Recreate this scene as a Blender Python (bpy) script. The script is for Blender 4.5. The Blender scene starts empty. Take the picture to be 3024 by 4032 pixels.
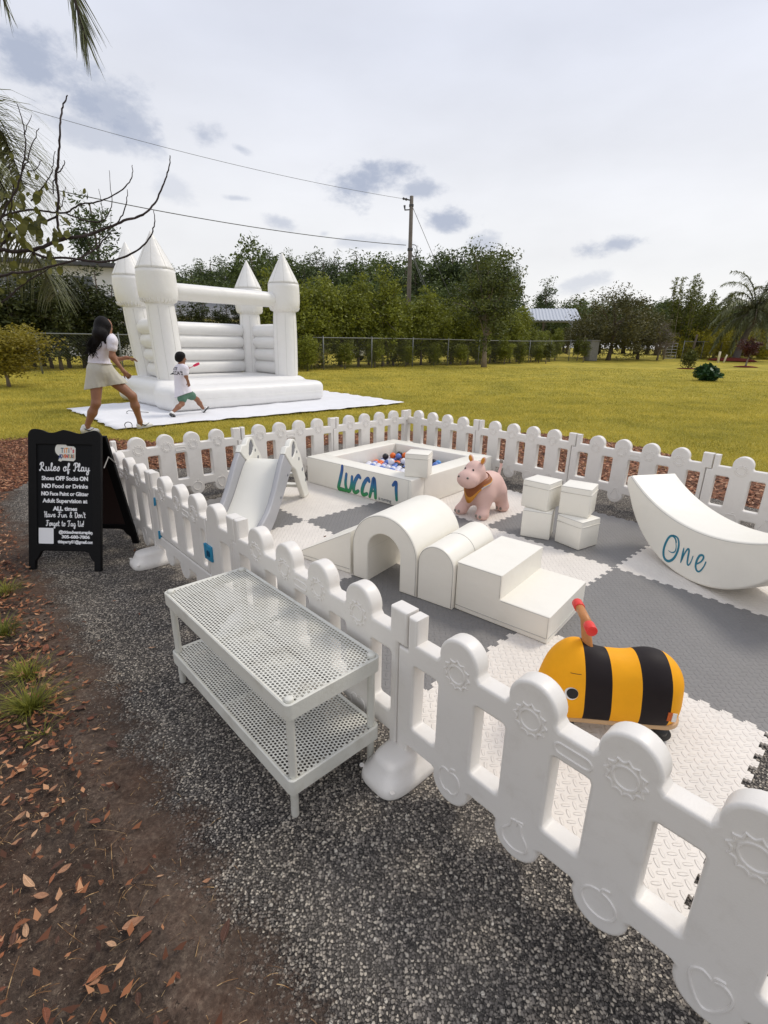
import bpy, bmesh, math, random
import numpy as np
from mathutils import Vector, Matrix, Euler
from mathutils.bvhtree import BVHTree

# ------------------------------------------------------------------ scene, camera, light
S = bpy.context.scene
C = S.collection
R = math.radians
rng = np.random.default_rng(7)
random.seed(7)

PITCH, ROLL, CAMH = 0.328197, -0.0161066, 1.33942
cam_d = bpy.data.cameras.new('camera')
cam_d.sensor_fit = 'HORIZONTAL'
cam_d.sensor_width = 36.0
cam_d.lens = 1940.1 / 3024 * 36.0
cam_d.clip_start = 0.05
cam_d.clip_end = 2000
cam = bpy.data.objects.new('camera', cam_d)
C.objects.link(cam)
_c, _s = math.cos(PITCH), math.sin(PITCH)
_fw = Vector((0, _c, -_s)); _up = Vector((0, _s, _c)); _rt = Vector((1, 0, 0))
_cr, _sr = math.cos(ROLL), math.sin(ROLL)
_r2 = _rt * _cr - _up * _sr
_u2 = _rt * _sr + _up * _cr
_m = Matrix((_r2, _u2, -_fw)).transposed().to_4x4()
_m.translation = Vector((0, 0, CAMH))
cam.matrix_world = _m
S.camera = cam

SUN_EL, SUN_AZ = R(52), R(62)          # azimuth from +Y towards +X
world = bpy.data.worlds.new('World')
S.world = world
world.use_nodes = True
def build_world():
    nt = world.node_tree; N = nt.nodes; L = nt.links
    N.clear()
    out = N.new('ShaderNodeOutputWorld'); bg = N.new('ShaderNodeBackground')
    bg.inputs['Strength'].default_value = 0.1
    sky = N.new('ShaderNodeTexSky'); sky.sky_type = 'NISHITA'; sky.sun_disc = False
    sky.sun_elevation = SUN_EL; sky.sun_rotation = SUN_AZ; sky.air_density = 1.0; sky.dust_density = 2.0
    tc = N.new('ShaderNodeTexCoord')
    nrm = N.new('ShaderNodeVectorMath'); nrm.operation = 'NORMALIZE'
    L.new(tc.outputs['Generated'], nrm.inputs[0])
    sep = N.new('ShaderNodeSeparateXYZ'); L.new(nrm.outputs[0], sep.inputs[0])
    ramp = N.new('ShaderNodeValToRGB'); L.new(sep.outputs['Z'], ramp.inputs[0])
    e = ramp.color_ramp.elements
    e[0].position = 0.0; e[0].color = (0.93, 0.92, 0.91, 1)
    e[1].position = 0.75; e[1].color = (0.78, 0.81, 0.92, 1)
    k = ramp.color_ramp.elements.new(0.2); k.color = (0.89, 0.89, 0.91, 1)
    k = ramp.color_ramp.elements.new(0.42); k.color = (0.755, 0.78, 0.87, 1)
    sc = N.new('ShaderNodeVectorMath'); sc.operation = 'SCALE'; sc.inputs['Scale'].default_value = 9.6
    L.new(ramp.outputs[0], sc.inputs[0])
    mix = N.new('ShaderNodeMix'); mix.data_type = 'RGBA'; mix.inputs['Factor'].default_value = 0.9
    L.new(sky.outputs[0], mix.inputs['A']); L.new(sc.outputs[0], mix.inputs['B'])
    # large soft brightness variation of the overcast
    nz0 = N.new('ShaderNodeTexNoise'); nz0.inputs['Scale'].default_value = 3.4; nz0.inputs['Detail'].default_value = 7
    mp = N.new('ShaderNodeMapping'); mp.inputs['Scale'].default_value = (1, 1, 2.6)
    L.new(nrm.outputs[0], mp.inputs[0]); L.new(mp.outputs[0], nz0.inputs['Vector'])
    mr0 = N.new('ShaderNodeMapRange'); mr0.inputs['From Min'].default_value = 0.3; mr0.inputs['From Max'].default_value = 0.7
    mr0.inputs['To Min'].default_value = 0.94; mr0.inputs['To Max'].default_value = 1.05
    L.new(nz0.outputs['Fac'], mr0.inputs['Value'])
    m0 = N.new('ShaderNodeVectorMath'); m0.operation = 'SCALE'
    L.new(mix.outputs['Result'], m0.inputs[0]); L.new(mr0.outputs[0], m0.inputs['Scale'])
    # cloud noise
    nz = N.new('ShaderNodeTexNoise'); nz.inputs['Scale'].default_value = 9; nz.inputs['Detail'].default_value = 7; nz.inputs['Roughness'].default_value = 0.62
    mp2 = N.new('ShaderNodeMapping'); mp2.inputs['Scale'].default_value = (1, 1, 1.7)
    L.new(nrm.outputs[0], mp2.inputs[0]); L.new(mp2.outputs[0], nz.inputs['Vector'])
    nzs = N.new('ShaderNodeMath'); nzs.operation = 'MULTIPLY_ADD'; nzs.inputs[1].default_value = 5.0; nzs.inputs[2].default_value = -2.5
    L.new(nz.outputs['Fac'], nzs.inputs[0])
    prev = None
    for (d, ra, rb, tilt, amt) in CLOUDS:
        d = Vector(d).normalized()
        ax = Vector((0, 0, 1)).cross(d).normalized() * -1
        ay = d.cross(ax) * -1
        if ay.z < 0: ay = -ay
        a2 = (ax * math.cos(tilt) + ay * math.sin(tilt)) / ra; b2 = (ay * math.cos(tilt) - ax * math.sin(tilt)) / rb
        dots = []
        for v in (a2, b2):
            n = N.new('ShaderNodeVectorMath'); n.operation = 'DOT_PRODUCT'; n.inputs[1].default_value = v
            L.new(nrm.outputs[0], n.inputs[0]); dots.append(n)
        cb = N.new('ShaderNodeCombineXYZ'); L.new(dots[0].outputs['Value'], cb.inputs[0]); L.new(dots[1].outputs['Value'], cb.inputs[1])
        ln = N.new('ShaderNodeVectorMath'); ln.operation = 'LENGTH'; L.new(cb.outputs[0], ln.inputs[0])
        ad = N.new('ShaderNodeMath'); ad.operation = 'SUBTRACT'; L.new(nzs.outputs[0], ad.inputs[0]); L.new(ln.outputs['Value'], ad.inputs[1])
        mr = N.new('ShaderNodeMapRange'); mr.interpolation_type = 'SMOOTHSTEP'
        mr.inputs['From Min'].default_value = -1.5; mr.inputs['From Max'].default_value = -0.3
        mr.inputs['To Min'].default_value = 0; mr.inputs['To Max'].default_value = amt
        L.new(ad.outputs[0], mr.inputs['Value'])
        gd = N.new('ShaderNodeVectorMath'); gd.operation = 'DOT_PRODUCT'; gd.inputs[1].default_value = d
        L.new(nrm.outputs[0], gd.inputs[0])
        gt = N.new('ShaderNodeMath'); gt.operation = 'GREATER_THAN'; gt.inputs[1].default_value = 0.7; L.new(gd.outputs['Value'], gt.inputs[0])
        mu = N.new('ShaderNodeMath'); mu.operation = 'MULTIPLY'; L.new(mr.outputs[0], mu.inputs[0]); L.new(gt.outputs[0], mu.inputs[1])
        if prev is None: prev = mu
        else:
            mx = N.new('ShaderNodeMath'); mx.operation = 'MAXIMUM'; L.new(prev.outputs[0], mx.inputs[0]); L.new(mu.outputs[0], mx.inputs[1]); prev = mx
    cm = N.new('ShaderNodeMix'); cm.data_type = 'RGBA'
    L.new(prev.outputs[0], cm.inputs['Factor']); L.new(m0.outputs[0], cm.inputs['A']); cm.inputs['B'].default_value = (3.7, 4.2, 5.4, 1)
    L.new(cm.outputs['Result'], bg.inputs['Color']); L.new(bg.outputs[0], out.inputs[0])
CLOUDS = [
    ((-0.4613, 0.8208, 0.3370), 0.105, 0.030, -0.314, 0.88),
    ((-0.4054, 0.8572, 0.3177), 0.060, 0.028, -0.45, 0.75),
    ((-0.2885, 0.9086, 0.3020), 0.036, 0.018, 0.087, 0.65),
    ((-0.4357, 0.8536, 0.2855), 0.065, 0.015, -0.140, 0.5),
    ((-0.2392, 0.9262, 0.2914), 0.0162, 0.0059, -0.175, 0.5),
    ((-0.0438, 0.9667, 0.2520), 0.056, 0.028, 0.140, 0.9),
    ((0.0506, 0.9681, 0.2455), 0.0299, 0.0126, 0.000, 0.75),
    ((0.0964, 0.9731, 0.2093), 0.0417, 0.0160, -0.140, 0.85),
    ((-0.1906, 0.9617, 0.1972), 0.0318, 0.0111, -0.175, 0.55),
    ((-0.2552, 0.9402, 0.2256), 0.0215, 0.0046, 0.000, 0.5),
    ((0.1635, 0.9719, 0.1693), 0.0260, 0.0138, 0.209, 0.55),
    ((0.3778, 0.9116, 0.1620), 0.0411, 0.0129, 0.052, 0.75),
    ((0.3410, 0.9339, 0.1077), 0.0439, 0.0112, 0.262, 0.4),
    ((-0.0403, 0.9846, 0.1700), 0.0577, 0.0099, 0.000, 0.4),
    ((-0.1132, 0.9767, 0.1821), 0.0114, 0.0065, 0.000, 0.35),
    ((-0.3436, 0.9093, 0.2347), 0.0295, 0.0148, -0.175, 0.3),
]

build_world()

sun_d = bpy.data.lights.new('sun', 'SUN'); sun_d.energy = 1.55; sun_d.angle = R(16); sun_d.color = (1.0, 0.93, 0.82)
sun = bpy.data.objects.new('sun', sun_d); C.objects.link(sun)
_sd = Vector((math.sin(SUN_AZ) * math.cos(SUN_EL), math.cos(SUN_AZ) * math.cos(SUN_EL), math.sin(SUN_EL)))
sun.rotation_euler = _sd.to_track_quat('Z', 'Y').to_euler()

S.view_settings.view_transform = 'Standard'
S.view_settings.look = 'None'
S.view_settings.exposure = 0.14
S.view_settings.gamma = 1.0
S.cycles.max_bounces = 6; S.cycles.diffuse_bounces = 3; S.cycles.transparent_max_bounces = 12
S.cycles.use_denoising = True

# ------------------------------------------------------------------ frames
YAW = -0.82050205
OX, OY = 1.47605657, 2.87124967
CU, SU = math.cos(YAW), math.sin(YAW)
def G(a, b, z=0.0):
    """play-yard frame (a along the mat, b towards the lawn) to world"""
    return Vector((OX + a * CU - b * SU, OY + a * SU + b * CU, z))
MATZ = 0.014
def gz(x, y):
    def ss(a, b, t):
        t = np.clip((t - a) / (b - a), 0, 1); return t * t * (3 - 2 * t)
    return 0.2 * ss(9, 30, y) + 0.4 * ss(34, 54, y)

# ------------------------------------------------------------------ materials
MATS = {}
def col(r, g, b):
    f = lambda c: (c / 12.92 if c <= 0.04045 else ((c + 0.055) / 1.055) ** 2.4)
    return (f(r / 255), f(g / 255), f(b / 255), 1)
def new_mat(name):
    m = bpy.data.materials.new(name); m.use_nodes = True
    nt = m.node_tree
    return m, nt, nt.nodes['Principled BSDF']
def pm(name, c, rough=0.5, var=0.06, vscale=6.0, bump=0.0, bscale=60.0, spec=0.5, dirt=None, coat=0.0, sheen=0.0, bdist=0.01):
    """principled with soft colour variation, optional bump and worn patches"""
    if name in MATS: return MATS[name]
    m, nt, p = new_mat(name); N, L = nt.nodes, nt.links
    tc = N.new('ShaderNodeTexCoord')
    nz = N.new('ShaderNodeTexNoise'); nz.inputs['Scale'].default_value = vscale; nz.inputs['Detail'].default_value = 5
    L.new(tc.outputs['Object'], nz.inputs['Vector'])
    mx = N.new('ShaderNodeMix'); mx.data_type = 'RGBA'
    mx.inputs['A'].default_value = tuple(max(0, v * (1 - var)) for v in c[:3]) + (1,)
    mx.inputs['B'].default_value = tuple(min(1, v * (1 + var)) for v in c[:3]) + (1,)
    L.new(nz.outputs['Fac'], mx.inputs['Factor'])
    last = mx.outputs['Result']
    if dirt:
        dc, amt, dsc = dirt
        n2 = N.new('ShaderNodeTexNoise'); n2.inputs['Scale'].default_value = dsc; n2.inputs['Detail'].default_value = 8; n2.inputs['Roughness'].default_value = 0.7
        L.new(tc.outputs['Object'], n2.inputs['Vector'])
        mr = N.new('ShaderNodeMapRange'); mr.inputs['From Min'].default_value = 0.52; mr.inputs['From Max'].default_value = 0.75
        mr.inputs['To Max'].default_value = amt
        L.new(n2.outputs['Fac'], mr.inputs['Value'])
        m2 = N.new('ShaderNodeMix'); m2.data_type = 'RGBA'; m2.inputs['B'].default_value = dc
        L.new(mr.outputs[0], m2.inputs['Factor']); L.new(last, m2.inputs['A']); last = m2.outputs['Result']
    L.new(last, p.inputs['Base Color'])
    p.inputs['Roughness'].default_value = rough
    p.inputs['Specular IOR Level'].default_value = spec
    if coat: p.inputs['Coat Weight'].default_value = coat
    if sheen: p.inputs['Sheen Weight'].default_value = sheen
    if bump:
        n3 = N.new('ShaderNodeTexNoise'); n3.inputs['Scale'].default_value = bscale; n3.inputs['Detail'].default_value = 4
        L.new(tc.outputs['Object'], n3.inputs['Vector'])
        bp = N.new('ShaderNodeBump'); bp.inputs['Strength'].default_value = bump; bp.inputs['Distance'].default_value = bdist
        L.new(n3.outputs['Fac'], bp.inputs['Height']); L.new(bp.outputs[0], p.inputs['Normal'])
    MATS[name] = m
    return m
def leaf_mat(name, c1, c2, rough=0.55, trans=0.25, nscale=0.8):
    """foliage: two greens mixed per leaf and per clump, a little light let through"""
    if name in MATS: return MATS[name]
    m, nt, p = new_mat(name); N, L = nt.nodes, nt.links
    geo = N.new('ShaderNodeNewGeometry'); tc = N.new('ShaderNodeTexCoord'); oi = N.new('ShaderNodeObjectInfo')
    nz = N.new('ShaderNodeTexNoise'); nz.inputs['Scale'].default_value = nscale; nz.inputs['Detail'].default_value = 3
    L.new(tc.outputs['Object'], nz.inputs['Vector'])
    a = N.new('ShaderNodeMath'); a.operation = 'MULTIPLY_ADD'; a.inputs[1].default_value = 0.55; L.new(geo.outputs['Random Per Island'], a.inputs[0])
    b = N.new('ShaderNodeMapRange'); b.inputs['From Min'].default_value = 0.35; b.inputs['From Max'].default_value = 0.65; b.inputs['To Max'].default_value = 0.35
    L.new(nz.outputs['Fac'], b.inputs['Value']); L.new(b.outputs[0], a.inputs[2])
    a2 = N.new('ShaderNodeMath'); a2.operation = 'MULTIPLY_ADD'; a2.inputs[1].default_value = 0.25; L.new(oi.outputs['Random'], a2.inputs[0]); L.new(a.outputs[0], a2.inputs[2])
    mx = N.new('ShaderNodeMix'); mx.data_type = 'RGBA'; mx.inputs['A'].default_value = c1; mx.inputs['B'].default_value = c2
    L.new(a2.outputs[0], mx.inputs['Factor']); L.new(mx.outputs['Result'], p.inputs['Base Color'])
    p.inputs['Roughness'].default_value = rough; p.inputs['Specular IOR Level'].default_value = 0.3
    tr = N.new('ShaderNodeBsdfTranslucent'); L.new(mx.outputs['Result'], tr.inputs['Color'])
    ms = N.new('ShaderNodeMixShader'); ms.inputs[0].default_value = trans
    L.new(p.outputs[0], ms.inputs[1]); L.new(tr.outputs[0], ms.inputs[2]); L.new(ms.outputs[0], N['Material Output'].inputs[0])
    MATS[name] = m
    return m

# ------------------------------------------------------------------ object helpers
def link(name, me, m=None, parent=None, smooth=False):
    o = bpy.data.objects.new(name, me); C.objects.link(o)
    if m is not None:
        for mm in (m if isinstance(m, (list, tuple)) else [m]): me.materials.append(mm)
    if parent is not None: o.parent = parent
    if smooth: me.shade_smooth()
    return o
def empty(name, loc, rz=0.0, label=None, cat=None, group=None, kind=None):
    o = bpy.data.objects.new(name, None); C.objects.link(o)
    o.empty_display_size = 0.1
    o.location = loc; o.rotation_euler = (0, 0, rz)
    tag(o, label, cat, group, kind)
    return o
def tag(o, label=None, cat=None, group=None, kind=None):
    if label: o['label'] = label
    if cat: o['category'] = cat
    if group: o['group'] = group
    if kind: o['kind'] = kind
    return o
def kids(o): return [c for c in bpy.data.objects if c.parent == o]
def copy_tree(o, parent=None):
    c = o.copy(); C.objects.link(c)
    if parent is not None: c.parent = parent
    for ch in kids(o):
        copy_tree(ch, c)
    return c
def bevel(o, w, seg=3, angle=R(40)):
    b = o.modifiers.new('bevel', 'BEVEL'); b.width = w; b.segments = seg; b.limit_method = 'ANGLE'; b.angle_limit = angle
    b.harden_normals = False
    o.data.shade_smooth()
    return o
class MB:
    def __init__(self): self.v = []; self.f = []; self.mi = []; self.cur = 0
    def _add(self, vs, fs):
        n = len(self.v); self.v += [tuple(v) for v in vs]
        for f in fs: self.f.append(tuple(i + n for i in f)); self.mi.append(self.cur)
    def box(self, c, s, M=None):
        x, y, z = s[0] / 2, s[1] / 2, s[2] / 2
        vs = [Vector((i, j, k)) for k in (-z, z) for j in (-y, y) for i in (-x, x)]
        if M is not None: vs = [M @ v for v in vs]
        vs = [v + Vector(c) for v in vs]
        self._add(vs, [(0, 2, 3, 1), (4, 5, 7, 6), (0, 1, 5, 4), (2, 6, 7, 3), (0, 4, 6, 2), (1, 3, 7, 5)])
        return self
    def tube(self, pts, rad, seg=8, caps=True, flat=1.0):
        pts = [Vector(p) for p in pts]
        n = len(pts)
        if not hasattr(rad, '__len__'): rad = [rad] * n
        up = None; rings = []
        for i, p in enumerate(pts):
            t = (pts[min(i + 1, n - 1)] - pts[max(i - 1, 0)])
            t = t.normalized() if t.length > 1e-9 else Vector((0, 0, 1))
            if up is None:
                up = Vector((0, 0, 1)) if abs(t.z) < 0.9 else Vector((1, 0, 0))
            x = up.cross(t)
            if x.length < 1e-6: x = Vector((1, 0, 0)).cross(t)
            x.normalize(); y = t.cross(x).normalized(); up = y
            rings.append([p + (x * math.cos(a) * flat + y * math.sin(a)) * rad[i] for a in [2 * math.pi * k / seg for k in range(seg)]])
        vs = [v for r in rings for v in r]; fs = []
        for i in range(n - 1):
            for k in range(seg):
                a, b = i * seg + k, i * seg + (k + 1) % seg
                fs.append((a, b, b + seg, a + seg))
        if caps:
            fs.append(tuple(range(seg - 1, -1, -1))); fs.append(tuple(range((n - 1) * seg, n * seg)))
        self._add(vs, fs); return self
    def lathe(self, prof, c=(0, 0, 0), seg=32, M=None):
        vs = []; fs = []; n = len(prof)
        for (r, z) in prof:
            for k in range(seg):
                a = 2 * math.pi * k / seg
                v = Vector((r * math.cos(a), r * math.sin(a), z))
                if M is not None: v = M @ v
                vs.append(v + Vector(c))
        for i in range(n - 1):
            for k in range(seg):
                a, b = i * seg + k, i * seg + (k + 1) % seg
                fs.append((a, b, b + seg, a + seg))
        if prof[0][0] > 1e-6: fs.append(tuple(range(seg - 1, -1, -1)))
        if prof[-1][0] > 1e-6: fs.append(tuple(range((n - 1) * seg, n * seg)))
        self._add(vs, fs); return self
    def ball(self, c, r, seg=16, rings=10, M=None):
        rr = r if hasattr(r, '__len__') else (r, r, r)
        prof = [(math.sin(math.pi * i / rings), -math.cos(math.pi * i / rings)) for i in range(rings + 1)]
        prof[0] = (1e-4, -1); prof[-1] = (1e-4, 1)
        Ms = Matrix.Diagonal((rr[0], rr[1], rr[2]))
        if M is not None: Ms = M.to_3x3() @ Ms
        return self.lathe(prof, c, seg, Ms)
    def prism(self, poly, z0, z1, M=None, off=(0, 0, 0)):
        n = len(poly); vs = [Vector((p[0], p[1], z0)) for p in poly] + [Vector((p[0], p[1], z1)) for p in poly]
        if M is not None: vs = [M @ v for v in vs]
        vs = [v + Vector(off) for v in vs]
        fs = [tuple(range(n - 1, -1, -1)), tuple(range(n, 2 * n))] + [(i, (i + 1) % n, n + (i + 1) % n, n + i) for i in range(n)]
        self._add(vs, fs); return self
    def mesh(self, name):
        me = bpy.data.meshes.new(name); me.from_pydata(self.v, [], self.f); me.update()
        if any(self.mi): me.polygons.foreach_set('material_index', self.mi)
        return me
    def build(self, name, m=None, parent=None, smooth=False): return link(name, self.mesh(name), m, parent, smooth)
def np_mesh(name, verts, faces_per, nverts_face):
    """verts (N,3); consecutive groups of nverts_face vertices are faces"""
    me = bpy.data.meshes.new(name); n = len(verts); nf = n // nverts_face
    me.vertices.add(n); me.vertices.foreach_set('co', np.ascontiguousarray(verts, dtype=np.float32).ravel())
    me.loops.add(n); me.loops.foreach_set('vertex_index', np.arange(n, dtype=np.int32))
    me.polygons.add(nf)
    me.polygons.foreach_set('loop_start', np.arange(0, n, nverts_face, dtype=np.int32))
    me.polygons.foreach_set('loop_total', np.full(nf, nverts_face, dtype=np.int32))
    me.update(); return me
def idx_mesh(name, verts, faces):
    me = bpy.data.meshes.new(name); verts = np.asarray(verts, dtype=np.float32); faces = np.asarray(faces, dtype=np.int32)
    k = faces.shape[1]; nf = len(faces)
    me.vertices.add(len(verts)); me.vertices.foreach_set('co', verts.ravel())
    me.loops.add(nf * k); me.loops.foreach_set('vertex_index', faces.ravel())
    me.polygons.add(nf)
    me.polygons.foreach_set('loop_start', np.arange(0, nf * k, k, dtype=np.int32)); me.polygons.foreach_set('loop_total', np.full(nf, k, dtype=np.int32))
    me.update(); me.validate(); return me

# closed smooth bodies from blended round cones and ellipsoids (surface nets)
def rot_to(d):
    return Vector((0, 0, 1)).rotation_difference(Vector(d)).to_matrix()
def sdf_mesh(name, prims, h, k=0.03):
    lo = np.array([1e9] * 3); hi = -lo
    bbs = []
    for p in prims:
        if p[0] == 'c':
            a, b = np.array(p[1], float), np.array(p[2], float); r = max(p[3], p[4]); l, u_ = np.minimum(a, b) - r, np.maximum(a, b) + r
        else:
            a = np.array(p[1], float); r = max(p[2]); l, u_ = a - r, a + r
        bbs.append((l, u_)); lo = np.minimum(lo, l); hi = np.maximum(hi, u_)
    lo -= 3 * h; hi += 3 * h
    nx, ny, nz = (np.ceil((hi - lo) / h).astype(int) + 1)
    F = np.full((nx, ny, nz), 1.0, dtype=np.float32)
    for p, (l, u_) in zip(prims, bbs):
        kk = p[-1] if (p[0] == 'c' and len(p) > 5) or (p[0] == 'e' and len(p) > 4) else k
        pad = kk * 1.5 + 2 * h
        i0 = np.maximum(np.floor((l - pad - lo) / h).astype(int), 0); i1 = np.minimum(np.ceil((u_ + pad - lo) / h).astype(int) + 1, (nx, ny, nz))
        X = lo[0] + h * np.arange(i0[0], i1[0])[:, None, None]; Y = lo[1] + h * np.arange(i0[1], i1[1])[None, :, None]; Z = lo[2] + h * np.arange(i0[2], i1[2])[None, None, :]
        if p[0] == 'c':
            a, b = np.array(p[1], float), np.array(p[2], float); d = b - a; dd = max(d @ d, 1e-12)
            t = np.clip(((X - a[0]) * d[0] + (Y - a[1]) * d[1] + (Z - a[2]) * d[2]) / dd, 0, 1)
            D = np.sqrt((X - a[0] - t * d[0]) ** 2 + (Y - a[1] - t * d[1]) ** 2 + (Z - a[2] - t * d[2]) ** 2) - (p[3] + t * (p[4] - p[3]))
        else:
            a = np.array(p[1], float); rr = np.array(p[2], float); M = np.array(p[3]) if len(p) > 3 and p[3] is not None else np.eye(3)
            x, y, z = X - a[0], Y - a[1], Z - a[2]
            q = [(M[0][i] * x + M[1][i] * y + M[2][i] * z) / rr[i] for i in range(3)]
            k0 = np.sqrt(q[0] ** 2 + q[1] ** 2 + q[2] ** 2); k1 = np.sqrt(sum((q[i] / rr[i]) ** 2 for i in range(3))) + 1e-9
            D = k0 * (k0 - 1) / k1
        sl = tuple(slice(i0[i], i1[i]) for i in range(3))
        A = F[sl]; hh = np.maximum(kk - np.abs(A - D), 0) / kk
        F[sl] = np.minimum(A, D) - hh * hh * kk * 0.25
    ins = F < 0
    shp = np.array(F.shape) - 1
    acc = np.zeros(tuple(shp) + (3,), dtype=np.float32); cnt = np.zeros(tuple(shp), dtype=np.float32)
    quads = []
    cell = lambda i, j, l: (i * shp[1] + j) * shp[2] + l
    for ax in range(3):
        sA = [slice(None)] * 3; sB = [slice(None)] * 3; sA[ax] = slice(0, -1); sB[ax] = slice(1, None)
        a, b = F[tuple(sA)], F[tuple(sB)]
        I = np.argwhere((a < 0) != (b < 0))
        if len(I) == 0: continue
        va = a[tuple(I.T)]; vb = b[tuple(I.T)]; t = va / (va - vb)
        P = I.astype(np.float32).copy(); P[:, ax] += t
        o1, o2 = [(1, 2), (2, 0), (0, 1)][ax]
        cs = []
        for (s1, s2) in ((-1, -1), (0, -1), (0, 0), (-1, 0)):
            J = I.copy(); J[:, o1] += s1; J[:, o2] += s2
            np.add.at(acc, tuple(J.T), P); np.add.at(cnt, tuple(J.T), 1); cs.append(cell(J[:, 0], J[:, 1], J[:, 2]))
        q = np.stack(cs, 1); fl = va > 0
        q[fl] = q[fl][:, ::-1]
        quads.append(q)
    Q = np.concatenate(quads); used = np.unique(Q)
    remap = np.full(int(np.prod(shp)), -1, dtype=np.int64); remap[used] = np.arange(len(used))
    V = acc.reshape(-1, 3)[used] / cnt.reshape(-1)[used][:, None]
    return idx_mesh(name, V * h + lo, remap[Q])
def sdf_obj(name, prims, h, m, parent=None, k=0.03, sub=0):
    o = link(name, sdf_mesh(name, prims, h, k), m, parent, True)
    s = o.modifiers.new('smooth', 'SMOOTH'); s.factor = 0.5; s.iterations = 2
    return o

# flat plates with holes and rounded edges (filled 2D curve turned into a mesh)
def eval_mesh(ob, name):
    dg = bpy.context.evaluated_depsgraph_get(); dg.update()
    me = bpy.data.meshes.new_from_object(ob.evaluated_get(dg)); me.name = name
    d = ob.data; bpy.data.objects.remove(ob); bpy.data.curves.remove(d)
    return me
def plate(name, loops, thick, bev=0.004, res=2):
    cu = bpy.data.curves.new(name, 'CURVE'); cu.dimensions = '2D'; cu.fill_mode = 'BOTH'
    cu.extrude = max(thick / 2 - bev, 0); cu.bevel_depth = bev; cu.bevel_resolution = res; cu.offset = -bev
    for lp in loops:
        sp = cu.splines.new('POLY'); sp.points.add(len(lp) - 1); sp.use_cyclic_u = True
        for p, q in zip(sp.points, lp): p.co = (q[0], q[1], 0, 1)
    ob = bpy.data.objects.new(name, cu); C.objects.link(ob)
    return eval_mesh(ob, name)
def text_mesh(name, s, size=0.1, align='CENTER', bold=0.0, shear=0.0, ext=0.0004, space=1.0):
    cu = bpy.data.curves.new(name, 'FONT'); cu.body = s; cu.size = size; cu.align_x = align; cu.align_y = 'CENTER'
    cu.offset = bold; cu.shear = shear; cu.extrude = ext; cu.space_character = space; cu.resolution_u = 3
    ob = bpy.data.objects.new(name, cu); C.objects.link(ob)
    return eval_mesh(ob, name)
def xf(me, M): me.transform(M); me.update(); return me
def join_meshes(name, mes):
    """several meshes (with a material index each) into one"""
    V = []; Fc = []; MI = []
    for me, mi in mes:
        n = len(V); V += [tuple(v.co) for v in me.vertices]
        for p in me.polygons: Fc.append(tuple(i + n for i in p.vertices)); MI.append(mi)
        bpy.data.meshes.remove(me)
    out = bpy.data.meshes.new(name); out.from_pydata(V, [], Fc); out.polygons.foreach_set('material_index', MI); out.update()
    return out
def catmull(pts, n=6):
    pts = [Vector(p) for p in pts]; out = []
    for i in range(len(pts) - 1):
        p0, p1, p2, p3 = pts[max(i - 1, 0)], pts[i], pts[i + 1], pts[min(i + 2, len(pts) - 1)]
        for j in range(n):
            t = j / n
            out.append(0.5 * ((2 * p1) + (-p0 + p2) * t + (2 * p0 - 5 * p1 + 4 * p2 - p3) * t * t + (-p0 + 3 * p1 - 3 * p2 + p3) * t ** 3))
    out.append(pts[-1]); return out
def inpoly(P, poly):
    x, y = P[:, 0], P[:, 1]; ins = np.zeros(len(P), bool); n = len(poly)
    for i in range(n):
        x1, y1 = poly[i]; x2, y2 = poly[(i + 1) % n]
        c = ((y1 > y) != (y2 > y)) & (x < (x2 - x1) * (y - y1) / (y2 - y1 + 1e-12) + x1)
        ins ^= c
    return ins
def in_view(P, margin=0.08):
    """world points that fall inside the camera frame (with a margin)"""
    V = P - np.array([0, 0, CAMH]); f, u_, r = np.array(_fw), np.array(_u2), np.array(_r2)
    d = V @ f; x = V @ r / np.maximum(d, 1e-6); y = V @ u_ / np.maximum(d, 1e-6)
    return (d > 0.05) & (np.abs(x) < 1512 / 1940 * (1 + margin)) & (np.abs(y) < 2016 / 1940 * (1 + margin))

# ================================================================== SETTING: terrain, lawn, beds, asphalt
def ragged(poly, step=0.06, amp=0.035, seed=1):
    r = np.random.default_rng(seed); out = []
    n = len(poly)
    for i in range(n):
        a = np.array(poly[i], float); b = np.array(poly[(i + 1) % n], float); L = np.linalg.norm(b - a); m = max(1, int(min(L / step, 60)))
        nn = np.array([-(b - a)[1], (b - a)[0]]) / max(L, 1e-6)
        for j in range(m):
            t = j / m
            out.append(tuple(a + (b - a) * t + nn * r.normal(0, amp * min(1, L / m / step))))
    return out
ASPH = [(0.3, -1.2), (0.12, 0.1), (-.2, .62), (-.26, .70), (-.35, .79), (-.46, .91), (-.56, 1.04), (-.70, 1.19), (-.89, 1.38), (-1.07, 1.57), (-1.25, 1.76), (-1.65, 2.21),
        (-1.97, 2.56), (-2.66, 3.34), (-3.25, 3.95), (-3.45, 4.4), (-3.6, 4.95), (-2.6, 5.25), (-1.74, 5.42), (-1.35, 6.2), (-.7, 6.9), (.3, 6.85),
        (1.3, 5.95), (2.38, 5.03), (2.98, 4.72), (3.28, 4.25), (4.2, 3.2), (6, 1), (7, -2)]
BED = [(-1.0, -2), (-7, -2), (-7.2, 2.0), (-6.6, 5.6), (-5.36, 6.8), (-4.9, 7.15), (-3.6, 6.9), (-2.4, 6.75), (-1.3, 7.5), (.2, 8.1), (1.5, 8.2), (2.64, 8.1), (3.21, 7.6), (3.73, 7.05),
       (3.85, 6.46), (4.0, 6.02), (4.41, 5.53), (5.6, 4.4), (8, 2), (9, -2)]
DIRT = [(0.25, -1.2), (0.16, 0.1), (-.15, .66), (-.5, 1.1), (-.85, 1.45), (-1.2, 1.84), (-1.6, 2.26), (-2.0, 2.62), (-2.62, 3.2), (-3.1, 3.1), (-3.4, 2.6), (-3.6, 1.5), (-3.6, -1.2)]

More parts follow.
